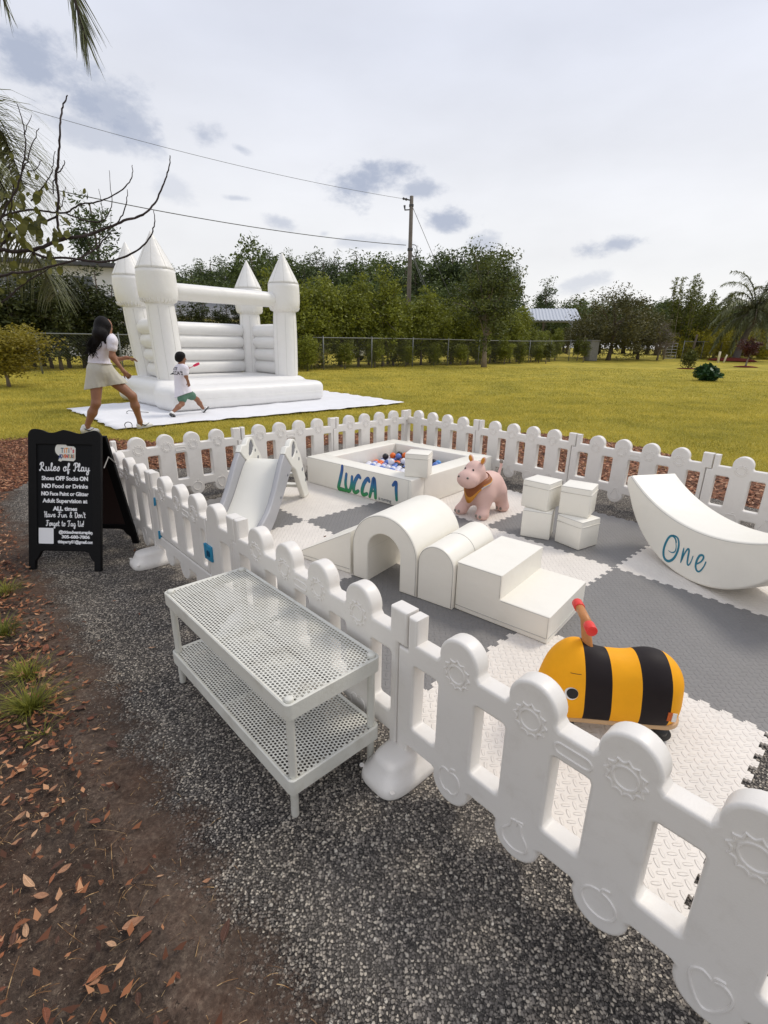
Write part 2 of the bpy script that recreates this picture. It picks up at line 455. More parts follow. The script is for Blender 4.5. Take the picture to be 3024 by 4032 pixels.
def ground_material(name, build):
    m, nt, p = new_mat(name); p.inputs['Roughness'].default_value = 0.95; p.inputs['Specular IOR Level'].default_value = 0.25
    build(nt.nodes, nt.links, p); MATS[name] = m; return m
def noise(N, L, vec, scale, detail=6, rough=0.6, dist=0.0):
    n = N.new('ShaderNodeTexNoise'); n.inputs['Scale'].default_value = scale; n.inputs['Detail'].default_value = detail; n.inputs['Roughness'].default_value = rough; n.inputs['Distortion'].default_value = dist
    L.new(vec, n.inputs['Vector']); return n.outputs['Fac']
def ramp(N, L, fac, stops):
    r = N.new('ShaderNodeValToRGB'); L.new(fac, r.inputs[0]); e = r.color_ramp.elements
    e[0].position, e[0].color = stops[0]; e[1].position, e[1].color = stops[-1]
    for p_, c_ in stops[1:-1]:
        k = e.new(p_); k.color = c_
    return r.outputs[0]
def mixc(N, L, f, a, b, mode='MIX'):
    m = N.new('ShaderNodeMix'); m.data_type = 'RGBA'; m.blend_type = mode
    for s, v in (('Factor', f), ('A', a), ('B', b)):
        if isinstance(v, (int, float)): m.inputs[s].default_value = v
        elif isinstance(v, tuple): m.inputs[s].default_value = v
        else: L.new(v, m.inputs[s])
    return m.outputs['Result']
def bump(N, L, p, h, strength=0.5, dist=0.01):
    b = N.new('ShaderNodeBump'); b.inputs['Strength'].default_value = strength; b.inputs['Distance'].default_value = dist
    L.new(h, b.inputs['Height']); L.new(b.outputs[0], p.inputs['Normal'])
def maprange(N, L, v, a, b, c=0.0, d=1.0):
    m = N.new('ShaderNodeMapRange'); m.inputs['From Min'].default_value = a; m.inputs['From Max'].default_value = b; m.inputs['To Min'].default_value = c; m.inputs['To Max'].default_value = d
    L.new(v, m.inputs['Value']); return m.outputs[0]

def mk_asphalt(N, L, p, apply=True):
    tc = N.new('ShaderNodeTexCoord'); v0 = tc.outputs['Object']
    wn = N.new('ShaderNodeTexNoise'); wn.inputs['Scale'].default_value = 75; wn.inputs['Detail'].default_value = 2; L.new(v0, wn.inputs['Vector'])
    ws = N.new('ShaderNodeVectorMath'); ws.operation = 'SCALE'; ws.inputs['Scale'].default_value = 0.009; L.new(wn.outputs['Color'], ws.inputs[0])
    wa = N.new('ShaderNodeVectorMath'); wa.operation = 'ADD'; L.new(v0, wa.inputs[0]); L.new(ws.outputs[0], wa.inputs[1]); v = wa.outputs[0]
    # stretched, warped coordinates keep the stones from being round dots
    def vor(scale, feature='F1'):
        n = N.new('ShaderNodeTexVoronoi'); n.inputs['Scale'].default_value = scale; n.feature = feature; n.voronoi_dimensions = '2D'; n.inputs['Randomness'].default_value = 1.0
        L.new(v, n.inputs['Vector']); return n
    s1 = vor(138); s2 = vor(80); s3 = vor(240)
    sp = N.new('ShaderNodeSeparateColor'); L.new(s1.outputs['Color'], sp.inputs[0])
    sp2 = N.new('ShaderNodeSeparateColor'); L.new(s2.outputs['Color'], sp2.inputs[0])
    stone = ramp(N, L, sp.outputs[0], [(0.0, col(74, 70, 67)), (0.35, col(112, 106, 100)), (0.7, col(148, 140, 130)), (1.0, col(196, 185, 168))])
    gap = maprange(N, L, s1.outputs['Distance'], 0.60, 0.40)
    present = maprange(N, L, sp.outputs[1], 0.30, 0.40)
    mul = N.new('ShaderNodeMath'); mul.operation = 'MULTIPLY'; L.new(gap, mul.inputs[0]); L.new(present, mul.inputs[1])
    sp3 = N.new('ShaderNodeSeparateColor'); L.new(s3.outputs['Color'], sp3.inputs[0])
    fines = mixc(N, L, maprange(N, L, s3.outputs['Distance'], 0.55, 0.3), col(32, 30, 29), ramp(N, L, sp3.outputs[0], [(0, col(52, 50, 48)), (0.55, col(80, 76, 72)), (1, col(136, 128, 118))]))
    base = mixc(N, L, mul.outputs[0], fines, stone)
    # sparse bigger pale stones
    big = maprange(N, L, s2.outputs['Distance'], 0.42, 0.30)
    sel = maprange(N, L, sp2.outputs[0], 0.91, 0.94)
    mb = N.new('ShaderNodeMath'); mb.operation = 'MULTIPLY'; L.new(big, mb.inputs[0]); L.new(sel, mb.inputs[1])
    bigc = ramp(N, L, sp2.outputs[1], [(0, col(150, 142, 130)), (1, col(212, 204, 190))])
    base = mixc(N, L, mb.outputs[0], base, bigc)
    # worn dusty areas and dark patches
    w = noise(N, L, v, 0.9, 6, 0.62, 0.4)
    dust = maprange(N, L, w, 0.46, 0.72, 0.0, 0.38)
    base = mixc(N, L, dust, base, col(142, 134, 124))
    w2 = noise(N, L, v, 2.2, 5, 0.6)
    dk = maprange(N, L, w2, 0.40, 0.62, 0.84, 1.1)
    base = mixc(N, L, 1.0, base, dk, 'MULTIPLY')
    h = N.new('ShaderNodeMath'); h.operation = 'MULTIPLY_ADD'; h.inputs[1].default_value = 1.0; L.new(mul.outputs[0], h.inputs[0]); L.new(mb.outputs[0], h.inputs[2])
    # hairline cracks
    cn = N.new('ShaderNodeTexNoise'); cn.inputs['Scale'].default_value = 5; cn.inputs['Detail'].default_value = 5; L.new(v0, cn.inputs['Vector'])
    cs = N.new('ShaderNodeVectorMath'); cs.operation = 'SCALE'; cs.inputs['Scale'].default_value = 0.35; L.new(cn.outputs['Color'], cs.inputs[0])
    ca = N.new('ShaderNodeVectorMath'); ca.operation = 'ADD'; L.new(v0, ca.inputs[0]); L.new(cs.outputs[0], ca.inputs[1])
    cv = N.new('ShaderNodeTexVoronoi'); cv.feature = 'DISTANCE_TO_EDGE'; cv.voronoi_dimensions = '2D'; cv.inputs['Scale'].default_value = 1.5; L.new(ca.outputs[0], cv.inputs['Vector'])
    gate = maprange(N, L, noise(N, L, v0, 1.7, 2), 0.40, 0.48, 1.0, 0.0)
    crack = N.new('ShaderNodeMath'); crack.operation = 'MULTIPLY'; L.new(maprange(N, L, cv.outputs['Distance'], 0.008, 0.002, 0.0, 0.55), crack.inputs[0]); L.new(gate, crack.inputs[1])
    base = mixc(N, L, crack.outputs[0], base, col(20, 18, 17))
    if not apply: return base, h.outputs[0]
    L.new(base, p.inputs['Base Color']); p.inputs['Roughness'].default_value = 0.85
    bump(N, L, p, h.outputs[0], 0.9, 0.004)
def mk_dirt(N, L, p, apply=True):
    tc = N.new('ShaderNodeTexCoord'); v = tc.outputs['Object']
    a = noise(N, L, v, 3.0, 8, 0.68); b = noise(N, L, v, 60, 6, 0.7); c_ = noise(N, L, v, 14, 8, 0.7)
    c1 = ramp(N, L, a, [(0.3, col(60, 48, 40)), (0.5, col(88, 74, 64)), (0.7, col(114, 99, 87))])
    c2 = ramp(N, L, b, [(0.3, col(44, 35, 30)), (0.52, col(92, 78, 68)), (0.75, col(158, 141, 122))])
    cc = mixc(N, L, 0.5, c1, c2)
    rb = noise(N, L, v, 2.0, 6, 0.7)
    cc = mixc(N, L, maprange(N, L, rb, 0.42, 0.62, 0.0, 0.35), cc, col(104, 70, 50))
    gn = noise(N, L, v, 170, 3, 0.7)
    cc = mixc(N, L, 1.0, cc, maprange(N, L, c_, 0.34, 0.62, 0.62, 1.12), 'MULTIPLY')
    cc = mixc(N, L, 1.0, cc, maprange(N, L, gn, 0.3, 0.7, 0.72, 1.2), 'MULTIPLY')
    ad = N.new('ShaderNodeMath'); ad.operation = 'MULTIPLY_ADD'; ad.inputs[1].default_value = 0.5; L.new(b, ad.inputs[0]); L.new(c_, ad.inputs[2])
    if not apply: return cc, ad.outputs[0]
    L.new(cc, p.inputs['Base Color'])
    bump(N, L, p, ad.outputs[0], 1.0, 0.03)
def mk_bed(N, L, p):
    tc = N.new('ShaderNodeTexCoord'); v = tc.outputs['Object']
    n = N.new('ShaderNodeTexVoronoi'); n.inputs['Scale'].default_value = 34; n.voronoi_dimensions = '2D'; L.new(v, n.inputs['Vector'])
    sp = N.new('ShaderNodeSeparateColor'); L.new(n.outputs['Color'], sp.inputs[0])
    c1 = ramp(N, L, sp.outputs[0], [(0, col(58, 38, 30)), (0.5, col(112, 72, 52)), (1.0, col(160, 118, 90))])
    a = noise(N, L, v, 3.0, 6, 0.65)
    c2 = ramp(N, L, a, [(0.35, col(62, 42, 34)), (0.65, col(126, 88, 66))])
    L.new(mixc(N, L, 0.45, c1, c2), p.inputs['Base Color'])
    bump(N, L, p, n.outputs['Distance'], 1.0, 0.02)
def mk_lawn(N, L, p):
    tc = N.new('ShaderNodeTexCoord'); v = tc.outputs['Object']
    a = noise(N, L, v, 0.42, 7, 0.66, 0.5); b = noise(N, L, v, 28, 8, 0.75); c_ = noise(N, L, v, 1.3, 9, 0.72)
    c1 = ramp(N, L, a, [(0.36, col(94, 102, 30)), (0.48, col(157, 145, 48)), (0.6, col(202, 178, 70))])
    c2 = ramp(N, L, c_, [(0.36, col(78, 90, 24)), (0.5, col(157, 145, 48)), (0.66, col(208, 184, 80))])
    cc = mixc(N, L, 0.5, c1, c2)
    c3 = ramp(N, L, b, [(0.3, col(61, 70, 16)), (0.5, col(161, 147, 48)), (0.72, col(233, 210, 104))])
    cc = mixc(N, L, 0.4, cc, c3)
    L.new(cc, p.inputs['Base Color'])
    bump(N, L, p, b, 0.8, 0.04)
def mk_verge(N, L, p):
    a, ha = mk_asphalt(N, L, p, False); d, hd = mk_dirt(N, L, p, False)
    at = N.new('ShaderNodeAttribute'); at.attribute_name = 'cover'; tc = N.new('ShaderNodeTexCoord')
    n1 = noise(N, L, tc.outputs['Object'], 7, 6, 0.7); n2 = noise(N, L, tc.outputs['Object'], 120, 3, 0.7)
    m1 = N.new('ShaderNodeMath'); m1.operation = 'MULTIPLY_ADD'; m1.inputs[1].default_value = 1.3; L.new(n1, m1.inputs[0]); L.new(at.outputs['Fac'], m1.inputs[2])
    m2 = N.new('ShaderNodeMath'); m2.operation = 'MULTIPLY_ADD'; m2.inputs[1].default_value = 0.9; L.new(n2, m2.inputs[0]); L.new(m1.outputs[0], m2.inputs[2])
    f = maprange(N, L, m2.outputs[0], 1.45, 1.75)
    L.new(mixc(N, L, f, d, a), p.inputs['Base Color'])
    hm = N.new('ShaderNodeMix'); L.new(f, hm.inputs['Factor']); L.new(hd, hm.inputs['A']); L.new(ha, hm.inputs['B']); bump(N, L, p, hm.outputs['Result'], 0.9, 0.01)
M_VERGE = ground_material('asphalt_verge', mk_verge)
M_ASPH = ground_material('worn_asphalt', mk_asphalt)
M_DIRT = ground_material('bare_dirt', mk_dirt)
M_BED = ground_material('mulch_bed', mk_bed)
M_LAWN = ground_material('lawn_turf', mk_lawn)

def lawn():
    def axis(lo, hi, fine_lo, fine_hi, st):
        return np.unique(np.concatenate([np.linspace(lo, fine_lo, 12), np.arange(fine_lo, fine_hi, st), np.linspace(fine_hi, hi, 14)]))
    xs = axis(-400, 400, -40, 60, 1.0); ys = axis(-60, 600, -8, 70, 1.0)
    X, Y = np.meshgrid(xs, ys, indexing='ij')
    Z = gz(X, Y) - 0.014
    V = np.stack([X, Y, Z], -1).reshape(-1, 3); n = len(ys)
    I = np.arange(len(xs) - 1)[:, None] * n + np.arange(n - 1)[None, :]
    Fq = np.stack([I, I + n, I + n + 1, I + 1], -1).reshape(-1, 4)
    o = link('lawn', idx_mesh('lawn', V, Fq), M_LAWN, None, True); tag(o, kind='structure')
lawn()
def sheet(name, poly, z, m):
    bm = bmesh.new(); vs = [bm.verts.new((x, y, z)) for x, y in poly]; f = bm.faces.new(vs)
    if f.normal.z < 0: f.normal_flip()
    bmesh.ops.triangulate(bm, faces=bm.faces[:])
    me = bpy.data.meshes.new(name); bm.to_mesh(me); bm.free()
    for p in me.polygons:
        if p.normal.z < 0: p.flip()
    o = link(name, me, m); tag(o, kind='structure'); return o
BEDR = ragged(BED, 0.08, 0.05, 2); ASPR = ragged(ASPH, 0.03, 0.014, 3); DIRR = ragged(DIRT, 0.05, 0.03, 4)
sheet('mulch_bed', BEDR, -0.010, M_BED)
sheet('dirt', DIRR, -0.005, M_DIRT)
sheet('asphalt', ASPR, 0.0, M_ASPH)
def verge():
    pts = []
    for i in range(1, 15):
        a = np.array(ASPH[i]); b = np.array(ASPH[i + 1]); m = max(1, int(np.linalg.norm(b - a) / .04)); pts += [a + (b - a) * j / m for j in range(m)]
    pts = np.array(pts)
    for _ in range(6): pts[1:-1] = (pts[:-2] + pts[1:-1] * 2 + pts[2:]) / 4
    t = np.gradient(pts, axis=0); t /= np.linalg.norm(t, axis=1)[:, None]; nn = np.stack([t[:, 1], -t[:, 0]], 1)    # towards the asphalt
    K = 9; V = []; cov = []
    for p, n in zip(pts, nn):
        for k in range(K):
            o = -.17 + .40 * k / (K - 1); V.append((p[0] + n[0] * o, p[1] + n[1] * o, .0025 if k else -.0058)); cov.append(k / (K - 1))
    I = (np.arange(len(pts) - 1)[:, None] * K + np.arange(K - 1)[None]).ravel(); F_ = np.stack([I, I + 1, I + K + 1, I + K], 1)
    me = idx_mesh('asphalt_edge', V, F_); at = me.attributes.new('cover', 'FLOAT', 'POINT'); at.data.foreach_set('value', np.array(cov, dtype=np.float32))
    for p in me.polygons:
        if p.normal.z < 0: p.flip()
    o = link('asphalt_edge', me, M_VERGE); tag(o, kind='structure')
verge()

# grass blades, chips, stones, litter: masses nobody could count
def blades(name, P, hgt, wid, m, seed):
    r = np.random.default_rng(seed); n = len(P)
    ang = r.uniform(0, 2 * np.pi, n); h = hgt * r.uniform(0.55, 1.25, n); lean = r.normal(0, 0.55, (n, 2)) * h[:, None]
    w = wid * r.uniform(0.6, 1.3, n)
    dx = np.cos(ang) * w; dy = np.sin(ang) * w
    a = P + np.stack([-dx, -dy, np.zeros(n)], 1); b = P + np.stack([dx, dy, np.zeros(n)], 1)
    c = P + np.stack([lean[:, 0], lean[:, 1], h], 1)
    V = np.stack([a, b, c], 1).reshape(-1, 3)
    o = link(name, np_mesh(name, V, None, 3), m); tag(o, kind='stuff'); return o
M_GRASS = leaf_mat('grass_blade', col(85, 99, 26), col(221, 202, 90), 0.6, 0.25, 0.9)
M_GRASS_G = leaf_mat('green_grass_blade', col(74, 84, 26), col(150, 146, 60), 0.6, 0.25, 2.0)
def lawn_grass():
    r = np.random.default_rng(11)
    out = []
    for (y0, y1, n) in ((5.5, 9.5, 110000), (9.5, 14, 120000), (14, 21, 80000), (21, 30, 40000)):
        y = r.uniform(y0, y1, n); x = r.uniform(-0.80, 0.80, n) * y
        P = np.stack([x, y, gz(x, y) - 0.014], 1)
        k = ~inpoly(P, BED) | (r.uniform(0, 1, n) < 0.02)
        k &= ~inpoly(P, ASPH)
        k &= ~inpoly(P, TARP_POLY)
        out.append((P[k], y0))
    sz = {5.5: (0.045, 0.0035), 9.5: (0.045, 0.0045), 14: (0.05, 0.007), 21: (0.055, 0.01)}
    me = []
    V = []
    for P, y0 in out:
        h, w = sz[y0]; n = len(P); ang = r.uniform(0, 2 * np.pi, n); hh = h * r.uniform(0.4, 1.2, n); ln = r.normal(0, 0.7, (n, 2)) * hh[:, None]; ww = w * r.uniform(0.6, 1.3, n)
        d = np.stack([np.cos(ang) * ww, np.sin(ang) * ww, np.zeros(n)], 1)
        V.append(np.stack([P - d, P + d, P + np.stack([ln[:, 0], ln[:, 1], hh], 1)], 1).reshape(-1, 3))
    o = link('lawn_grass', np_mesh('lawn_grass', np.concatenate(V), None, 3), M_GRASS); tag(o, kind='stuff')
TARP_POLY = [(-6.37, 10.0), (-4.22, 7.70), (-3.97, 7.93), (-3.26, 8.65), (-2.39, 9.37), (-1.16, 10.41), (0.46, 11.97), (-0.6, 13.2), (-1.83, 14.47), (-3.2, 15.8)]
lawn_grass()
def chips(name, P, size, m, seed, flat=0.35, z0=0.0):
    r = np.random.default_rng(seed); n = len(P)
    base = np.array([[1, 0, 0], [0, 0.38, 0], [-1, 0.05, 0], [0, -0.36, 0], [0.1, 0, 1], ]) * np.array([1, 1, 0.3])
    ang = r.uniform(0, 2 * np.pi, n); ca, sa = np.cos(ang), np.sin(ang); s = size * r.uniform(0.5, 1.4, n)
    tilt = r.normal(0, flat, (n, 2))
    V = np.zeros((n, 5, 3))
    for i, b in enumerate(base):
        x = (b[0] * ca - b[1] * sa) * s; y = (b[0] * sa + b[1] * ca) * s
        V[:, i, 0] = P[:, 0] + x; V[:, i, 1] = P[:, 1] + y; V[:, i, 2] = P[:, 2] + z0 + b[2] * s + x * tilt[:, 0] + y * tilt[:, 1]
    I = np.arange(n)[:, None, None] * 5 + np.array([[0, 1, 4], [1, 2, 4], [2, 3, 4], [3, 0, 4]])[None]
    o = link(name, idx_mesh(name, V.reshape(-1, 3), I.reshape(-1, 3)), m); tag(o, kind='stuff'); return o
def chip_mat(name, stops, rough=0.85):
    m, nt, p = new_mat(name); N, L = nt.nodes, nt.links
    g = N.new('ShaderNodeNewGeometry'); L.new(ramp(N, L, g.outputs['Random Per Island'], stops), p.inputs['Base Color']); p.inputs['Roughness'].default_value = rough
    p.inputs['Specular IOR Level'].default_value = 0.3
    MATS[name] = m; return m
M_CHIP = chip_mat('mulch_chip', [(0, col(58, 36, 28)), (0.35, col(120, 76, 54)), (0.75, col(164, 112, 84)), (1, col(198, 158, 128))])
M_STONE = chip_mat('loose_stone', [(0, col(66, 64, 62)), (0.5, col(108, 103, 97)), (0.85, col(146, 138, 128)), (1, col(190, 180, 165))])
M_LEAF = chip_mat('dry_leaf', [(0, col(48, 30, 22)), (0.4, col(96, 58, 38)), (0.75, col(144, 92, 60)), (1, col(196, 148, 110))], 0.7)
M_STRAW = chip_mat('straw', [(0, col(70, 44, 30)), (0.6, col(140, 106, 70)), (1, col(196, 166, 120))])
def scatter(n, box, seed, keep):
    r = np.random.default_rng(seed); P = np.stack([r.uniform(box[0], box[1], n), r.uniform(box[2], box[3], n), np.zeros(n)], 1)
    k = keep(P) & in_view(P, 0.12); return P[k]
P_ = scatter(60000, (-6.5, 6.5, 2.6, 8.4), 21, lambda P: inpoly(P, BED) & ~inpoly(P, ASPH))
chips('mulch_chips', P_, 0.026, M_CHIP, 22, 0.35, -0.008)
P_ = scatter(20000, (-2.2, 1.8, 0.35, 3.4), 23, lambda P: inpoly(P, ASPH) & (np.random.default_rng(5).uniform(0, 1, len(P)) < np.clip(1.3 - P[:, 1] * 0.35, 0.12, 1)))
chips('loose_gravel', P_, 0.0030, M_STONE, 24, 0.5, 0.0005)
def left_of_edge(P): return (-.2 - .92 * (P[:, 1] - .62) - P[:, 0]) * .73
def straw():
    r = np.random.default_rng(31)
    P = scatter(14000, (-2.4, 0.1, 0.4, 2.9), 32, lambda P: (inpoly(P, DIRT) | (inpoly(P, BED) & ~inpoly(P, ASPH))) & (r.uniform(0, 1, len(P)) < np.clip(0.16 + 1.3 * left_of_edge(P), 0.12, 1) * (0.35 + 0.65 * (np.sin(P[:, 0] * 9) * np.sin(P[:, 1] * 8 + 1) > -.1))))
    V = []
    for p in P:
        a = r.uniform(0, 6.28); L = r.uniform(0.010, 0.045) * (1 if r.uniform() > 0.05 else 2.6); bend = r.normal(0, 0.16); w = r.uniform(0.0003, 0.0007); z = 0.0025 + r.uniform(0, 0.006)
        pts = []
        x, y, t = p[0], p[1], a
        for i in range(5):
            pts.append((x, y, z + 0.004 * math.sin(i * 0.9))); x += math.cos(t) * L / 4; y += math.sin(t) * L / 4; t += bend / 4
        for i in range(4):
            dx, dy = pts[i + 1][0] - pts[i][0], pts[i + 1][1] - pts[i][1]; l = math.hypot(dx, dy); nx, ny = -dy / l * w, dx / l * w
            V += [(pts[i][0] - nx, pts[i][1] - ny, pts[i][2]), (pts[i + 1][0] - nx, pts[i + 1][1] - ny, pts[i + 1][2]), (pts[i + 1][0] + nx, pts[i + 1][1] + ny, pts[i + 1][2] + w), (pts[i][0] + nx, pts[i][1] + ny, pts[i][2] + w)]
    o = link('straw_litter', np_mesh('straw_litter', np.array(V), None, 4), M_STRAW); tag(o, kind='stuff')
straw()
P_ = scatter(60000, (-2.6, .4, .35, 3.3), 61, lambda P: (left_of_edge(P) > -.06) & (np.random.default_rng(6).uniform(0, 1, len(P)) < np.clip(1.4 - .45 * P[:, 1], .1, 1)))
M_CRUMB = chip_mat('soil_crumb', [(0, col(38, 30, 26)), (0.5, col(82, 69, 60)), (0.85, col(120, 104, 90)), (1, col(160, 144, 124))], 0.95)
chips('soil_crumbs', P_, 0.0032, M_CRUMB, 62, 0.5, 0.0015)
def leaf_mesh(seed, L=0.06):
    r = np.random.default_rng(seed); W = L * r.uniform(0.34, 0.5); n = 8; curl = r.uniform(-0.35, 0.7); cup = r.uniform(0.1, 0.6); tw = r.normal(0, 0.4)
    V = []; F_ = []
    for i in range(n + 1):
        t = i / n; x = (t - 0.5) * L; w = W / 2 * math.sin(math.pi * min(1, t * 0.97 + 0.015)) ** 0.75 * (1.15 - 0.35 * t)
        zc = curl * L * ((t - 0.45) ** 2)
        for s in (-1, 0, 1):
            y = s * w; z = zc + cup * abs(s) * w * 0.8 + tw * s * w * (t - 0.5)
            V.append((x, y + 0.05 * L * math.sin(3 * t), z + 0.001))
    for i in range(n):
        for k in range(2): F_.append((i * 3 + k, i * 3 + k + 1, i * 3 + 4 + k, i * 3 + 3 + k))
    k = len(V); w = L * .012; V += [(-L * .5, -w, .001), (-L * .5, w, .001), (-L * .68, w + .06 * L * .2, .003), (-L * .68, -w + .06 * L * .2, .003)]; F_.append((k, k + 1, k + 2, k + 3))
    me = idx_mesh('fallen_leaf', V, F_); me.shade_smooth(); return me
def leaf_material(name, c):
    m = pm(name, c, 0.6, 0.45, 60, 0.4, 120, 0.35); N, L = m.node_tree.nodes, m.node_tree.links; p = N['Principled BSDF']
    # pale midrib and side veins
    tc = N.new('ShaderNodeTexCoord'); sp = N.new('ShaderNodeSeparateXYZ'); L.new(tc.outputs['Object'], sp.inputs[0])
    ab = N.new('ShaderNodeMath'); ab.operation = 'ABSOLUTE'; L.new(sp.outputs['Y'], ab.inputs[0])
    sm = N.new('ShaderNodeMath'); sm.operation = 'MULTIPLY_ADD'; sm.inputs[1].default_value = -0.7; L.new(ab.outputs[0], sm.inputs[0]); L.new(sp.outputs['X'], sm.inputs[2])
    sn = N.new('ShaderNodeMath'); sn.operation = 'MULTIPLY'; sn.inputs[1].default_value = 900; L.new(sm.outputs[0], sn.inputs[0]); si = N.new('ShaderNodeMath'); si.operation = 'SINE'; L.new(sn.outputs[0], si.inputs[0])
    rib = maprange(N, L, ab.outputs[0], .0011, .0004); vein = maprange(N, L, si.outputs[0], .75, 1.0, 0, .35)
    mx = N.new('ShaderNodeMath'); mx.operation = 'MAXIMUM'; L.new(rib, mx.inputs[0]); L.new(vein, mx.inputs[1])
    src = p.inputs['Base Color'].links[0].from_socket
    L.new(mixc(N, L, mx.outputs[0], src, tuple(min(1, v * 1.5 + .03) for v in c[:3]) + (1,)), p.inputs['Base Color'])
    return m
LEAFM = [leaf_material('dry_leaf_' + n, c) for n, c in (('tan', col(150, 108, 80)), ('rust', col(112, 64, 42)), ('brown', col(78, 50, 36)), ('pale', col(178, 140, 108)), ('orange', col(138, 84, 52)))]
def fallen_leaves():
    r = np.random.default_rng(41)
    # where the leaf litter is thick (left), thin on the dirt, rare on the asphalt
    P = scatter(9000, (-3.2, 0.4, 0.45, 3.4), 42, lambda P: np.ones(len(P), bool))
    ind = inpoly(P, DIRT); ina = inpoly(P, ASPH)
    dl = left_of_edge(P); w = np.where(ina & (dl < .05), 0.006, (np.clip((dl + .10 * np.clip(P[:, 1] - 1.0, 0, 1.2) - .06) / .22, 0, 1) ** 1.3 * .62) * np.clip((P[:, 1] - .75) / .7, .22, 1) + .03)
    keep = r.uniform(0, 1, len(P)) < w
    P = P[keep]
    d = np.hypot(P[:, 0], P[:, 1]); P = P[np.argsort(d)]
    near, rest = P[:290], P[290:]
    # hand placed ones that stand out on the dirt and asphalt
    spots = [(-0.585, 0.80, 0.075, 0.4), (-0.545, 0.775, 0.05, 1.2), (-0.36, 0.79, 0.07, 1.5), (-1.05, 1.93, 0.05, 0.3), (-0.62, 0.70, 0.06, 0.8), (-0.85, 0.86, 0.05, 0.2), (-0.92, 0.62, 0.055, 0.1), (-0.45, 0.62, 0.045, 2.2)]
    protos = []
    for i in range(10):
        me = leaf_mesh(50 + i); me.materials.append(LEAFM[i % 5]); protos.append(me)
    first = None
    k = 0
    for i in range(len(spots) + len(near)):
        if i < len(spots): x, y, L, a = spots[i]; z = 0.007; sc = L / 0.088
        else:
            p = near[i - len(spots)]; x, y = p[0], p[1]; a = r.uniform(0, 6.28); sc = r.uniform(0.25, 0.62) if r.uniform() > .07 else r.uniform(.65, .9); z = 0.006 + r.uniform(0, 0.010)
        o = bpy.data.objects.new('fallen_leaf', protos[i % 10]); C.objects.link(o)
        o.location = (x, y, z); o.rotation_euler = (r.normal(0, 0.22), r.normal(0, 0.22), a); o.scale = (sc, sc, sc)
        tag(o, 'dry curled brown leaf lying loose on the ground', 'leaf', 'fallen leaves on the ground by the sign and bench')
    # the rest of the litter, one mass
    P2 = scatter(70000, (-6.5, 0, 0.5, 7.0), 44, lambda P: np.where(P[:, 1] < 3.6, left_of_edge(P) > .015, ~inpoly(P, ASPH)) & (inpoly(P, BED) | inpoly(P, DIRT)) & (np.random.default_rng(9).uniform(0, 1, len(P)) < np.where(inpoly(P, DIRT), np.clip((left_of_edge(P) + .10 * np.clip(P[:, 1] - 1.0, 0, 1.2) - .05) / .2, 0, 1) * .9 * np.clip((P[:, 1] - .75) / .7, .25, 1), 0.8)))
    if len(rest): P2 = np.concatenate([P2, rest])
    n = len(P2); ang = r.uniform(0, 6.28, n); s = 0.016 * r.uniform(0.35, 1.3, n); til = r.normal(0, 0.4, (n, 2))
    sh = np.array([[1, 0, 0.25], [0.1, 0.42, 0.12], [-1, 0, 0.2], [0.1, -0.42, 0.1]])
    V = np.zeros((n, 4, 3))
    for i, b in enumerate(sh):
        x = (b[0] * np.cos(ang) - b[1] * np.sin(ang)) * s; y = (b[0] * np.sin(ang) + b[1] * np.cos(ang)) * s
        V[:, i, 0] = P2[:, 0] + x; V[:, i, 1] = P2[:, 1] + y; V[:, i, 2] = 0.007 + b[2] * s + np.abs(x * til[:, 0] + y * til[:, 1]) + r.uniform(0, 0.008, n)
    o = link('leaf_litter', np_mesh('leaf_litter', V.reshape(-1, 3), None, 4), M_LEAF); tag(o, kind='stuff')
fallen_leaves()
def grass_tuft(x, y, n, h, label, seed):
    r = np.random.default_rng(seed); V = []
    for i in range(n):
        a = r.uniform(0, 6.28); rad = abs(r.normal(0, 0.03)); bx, by = x + math.cos(a) * rad, y + math.sin(a) * rad
        out = r.uniform(0.3, 1.5); L = h * r.uniform(0.6, 1.4); w = r.uniform(0.0013, 0.0026); da = a + r.normal(0, 0.5); prev = None
        for j in range(5):
            t = j / 4; px = bx + math.cos(da) * L * out * t * (0.35 + 0.65 * t); py = by + math.sin(da) * L * out * t * (0.35 + 0.65 * t); pz = L * t * (1 - 0.42 * out * t * 0.8)
            ww = w * (1 - t * 0.9); cur = ((px - math.sin(da) * ww, py + math.cos(da) * ww, max(pz, 0.003)), (px + math.sin(da) * ww, py - math.cos(da) * ww, max(pz, 0.003)))
            if prev: V += [prev[0], prev[1], cur[1], cur[0]]
            prev = cur
    o = link('grass_tuft', np_mesh('grass_tuft', np.array(V), None, 4), M_GRASS_G)
    tag(o, label, 'grass', 'green grass tufts in the leaf litter'); return o
for i, (x, y, n, h, lb) in enumerate([(-1.33, 1.52, 260, 0.095, 'largest bright green grass tuft in the leaf litter left of the bench'), (-1.48, 1.72, 150, 0.075, 'grass tuft just behind the largest tuft in the leaf litter'),
        (-1.80, 2.02, 170, 0.08, 'yellowish grass tuft at the left edge of the picture below the sign'), (-2.08, 2.42, 150, 0.07, 'grass tuft among brown leaves just left of the sign legs'),
        (-1.2, 1.40, 26, 0.05, 'sparse thin grass tuft with blades reaching onto the asphalt')]):
    grass_tuft(x, y, n, h, lb, 60 + i)

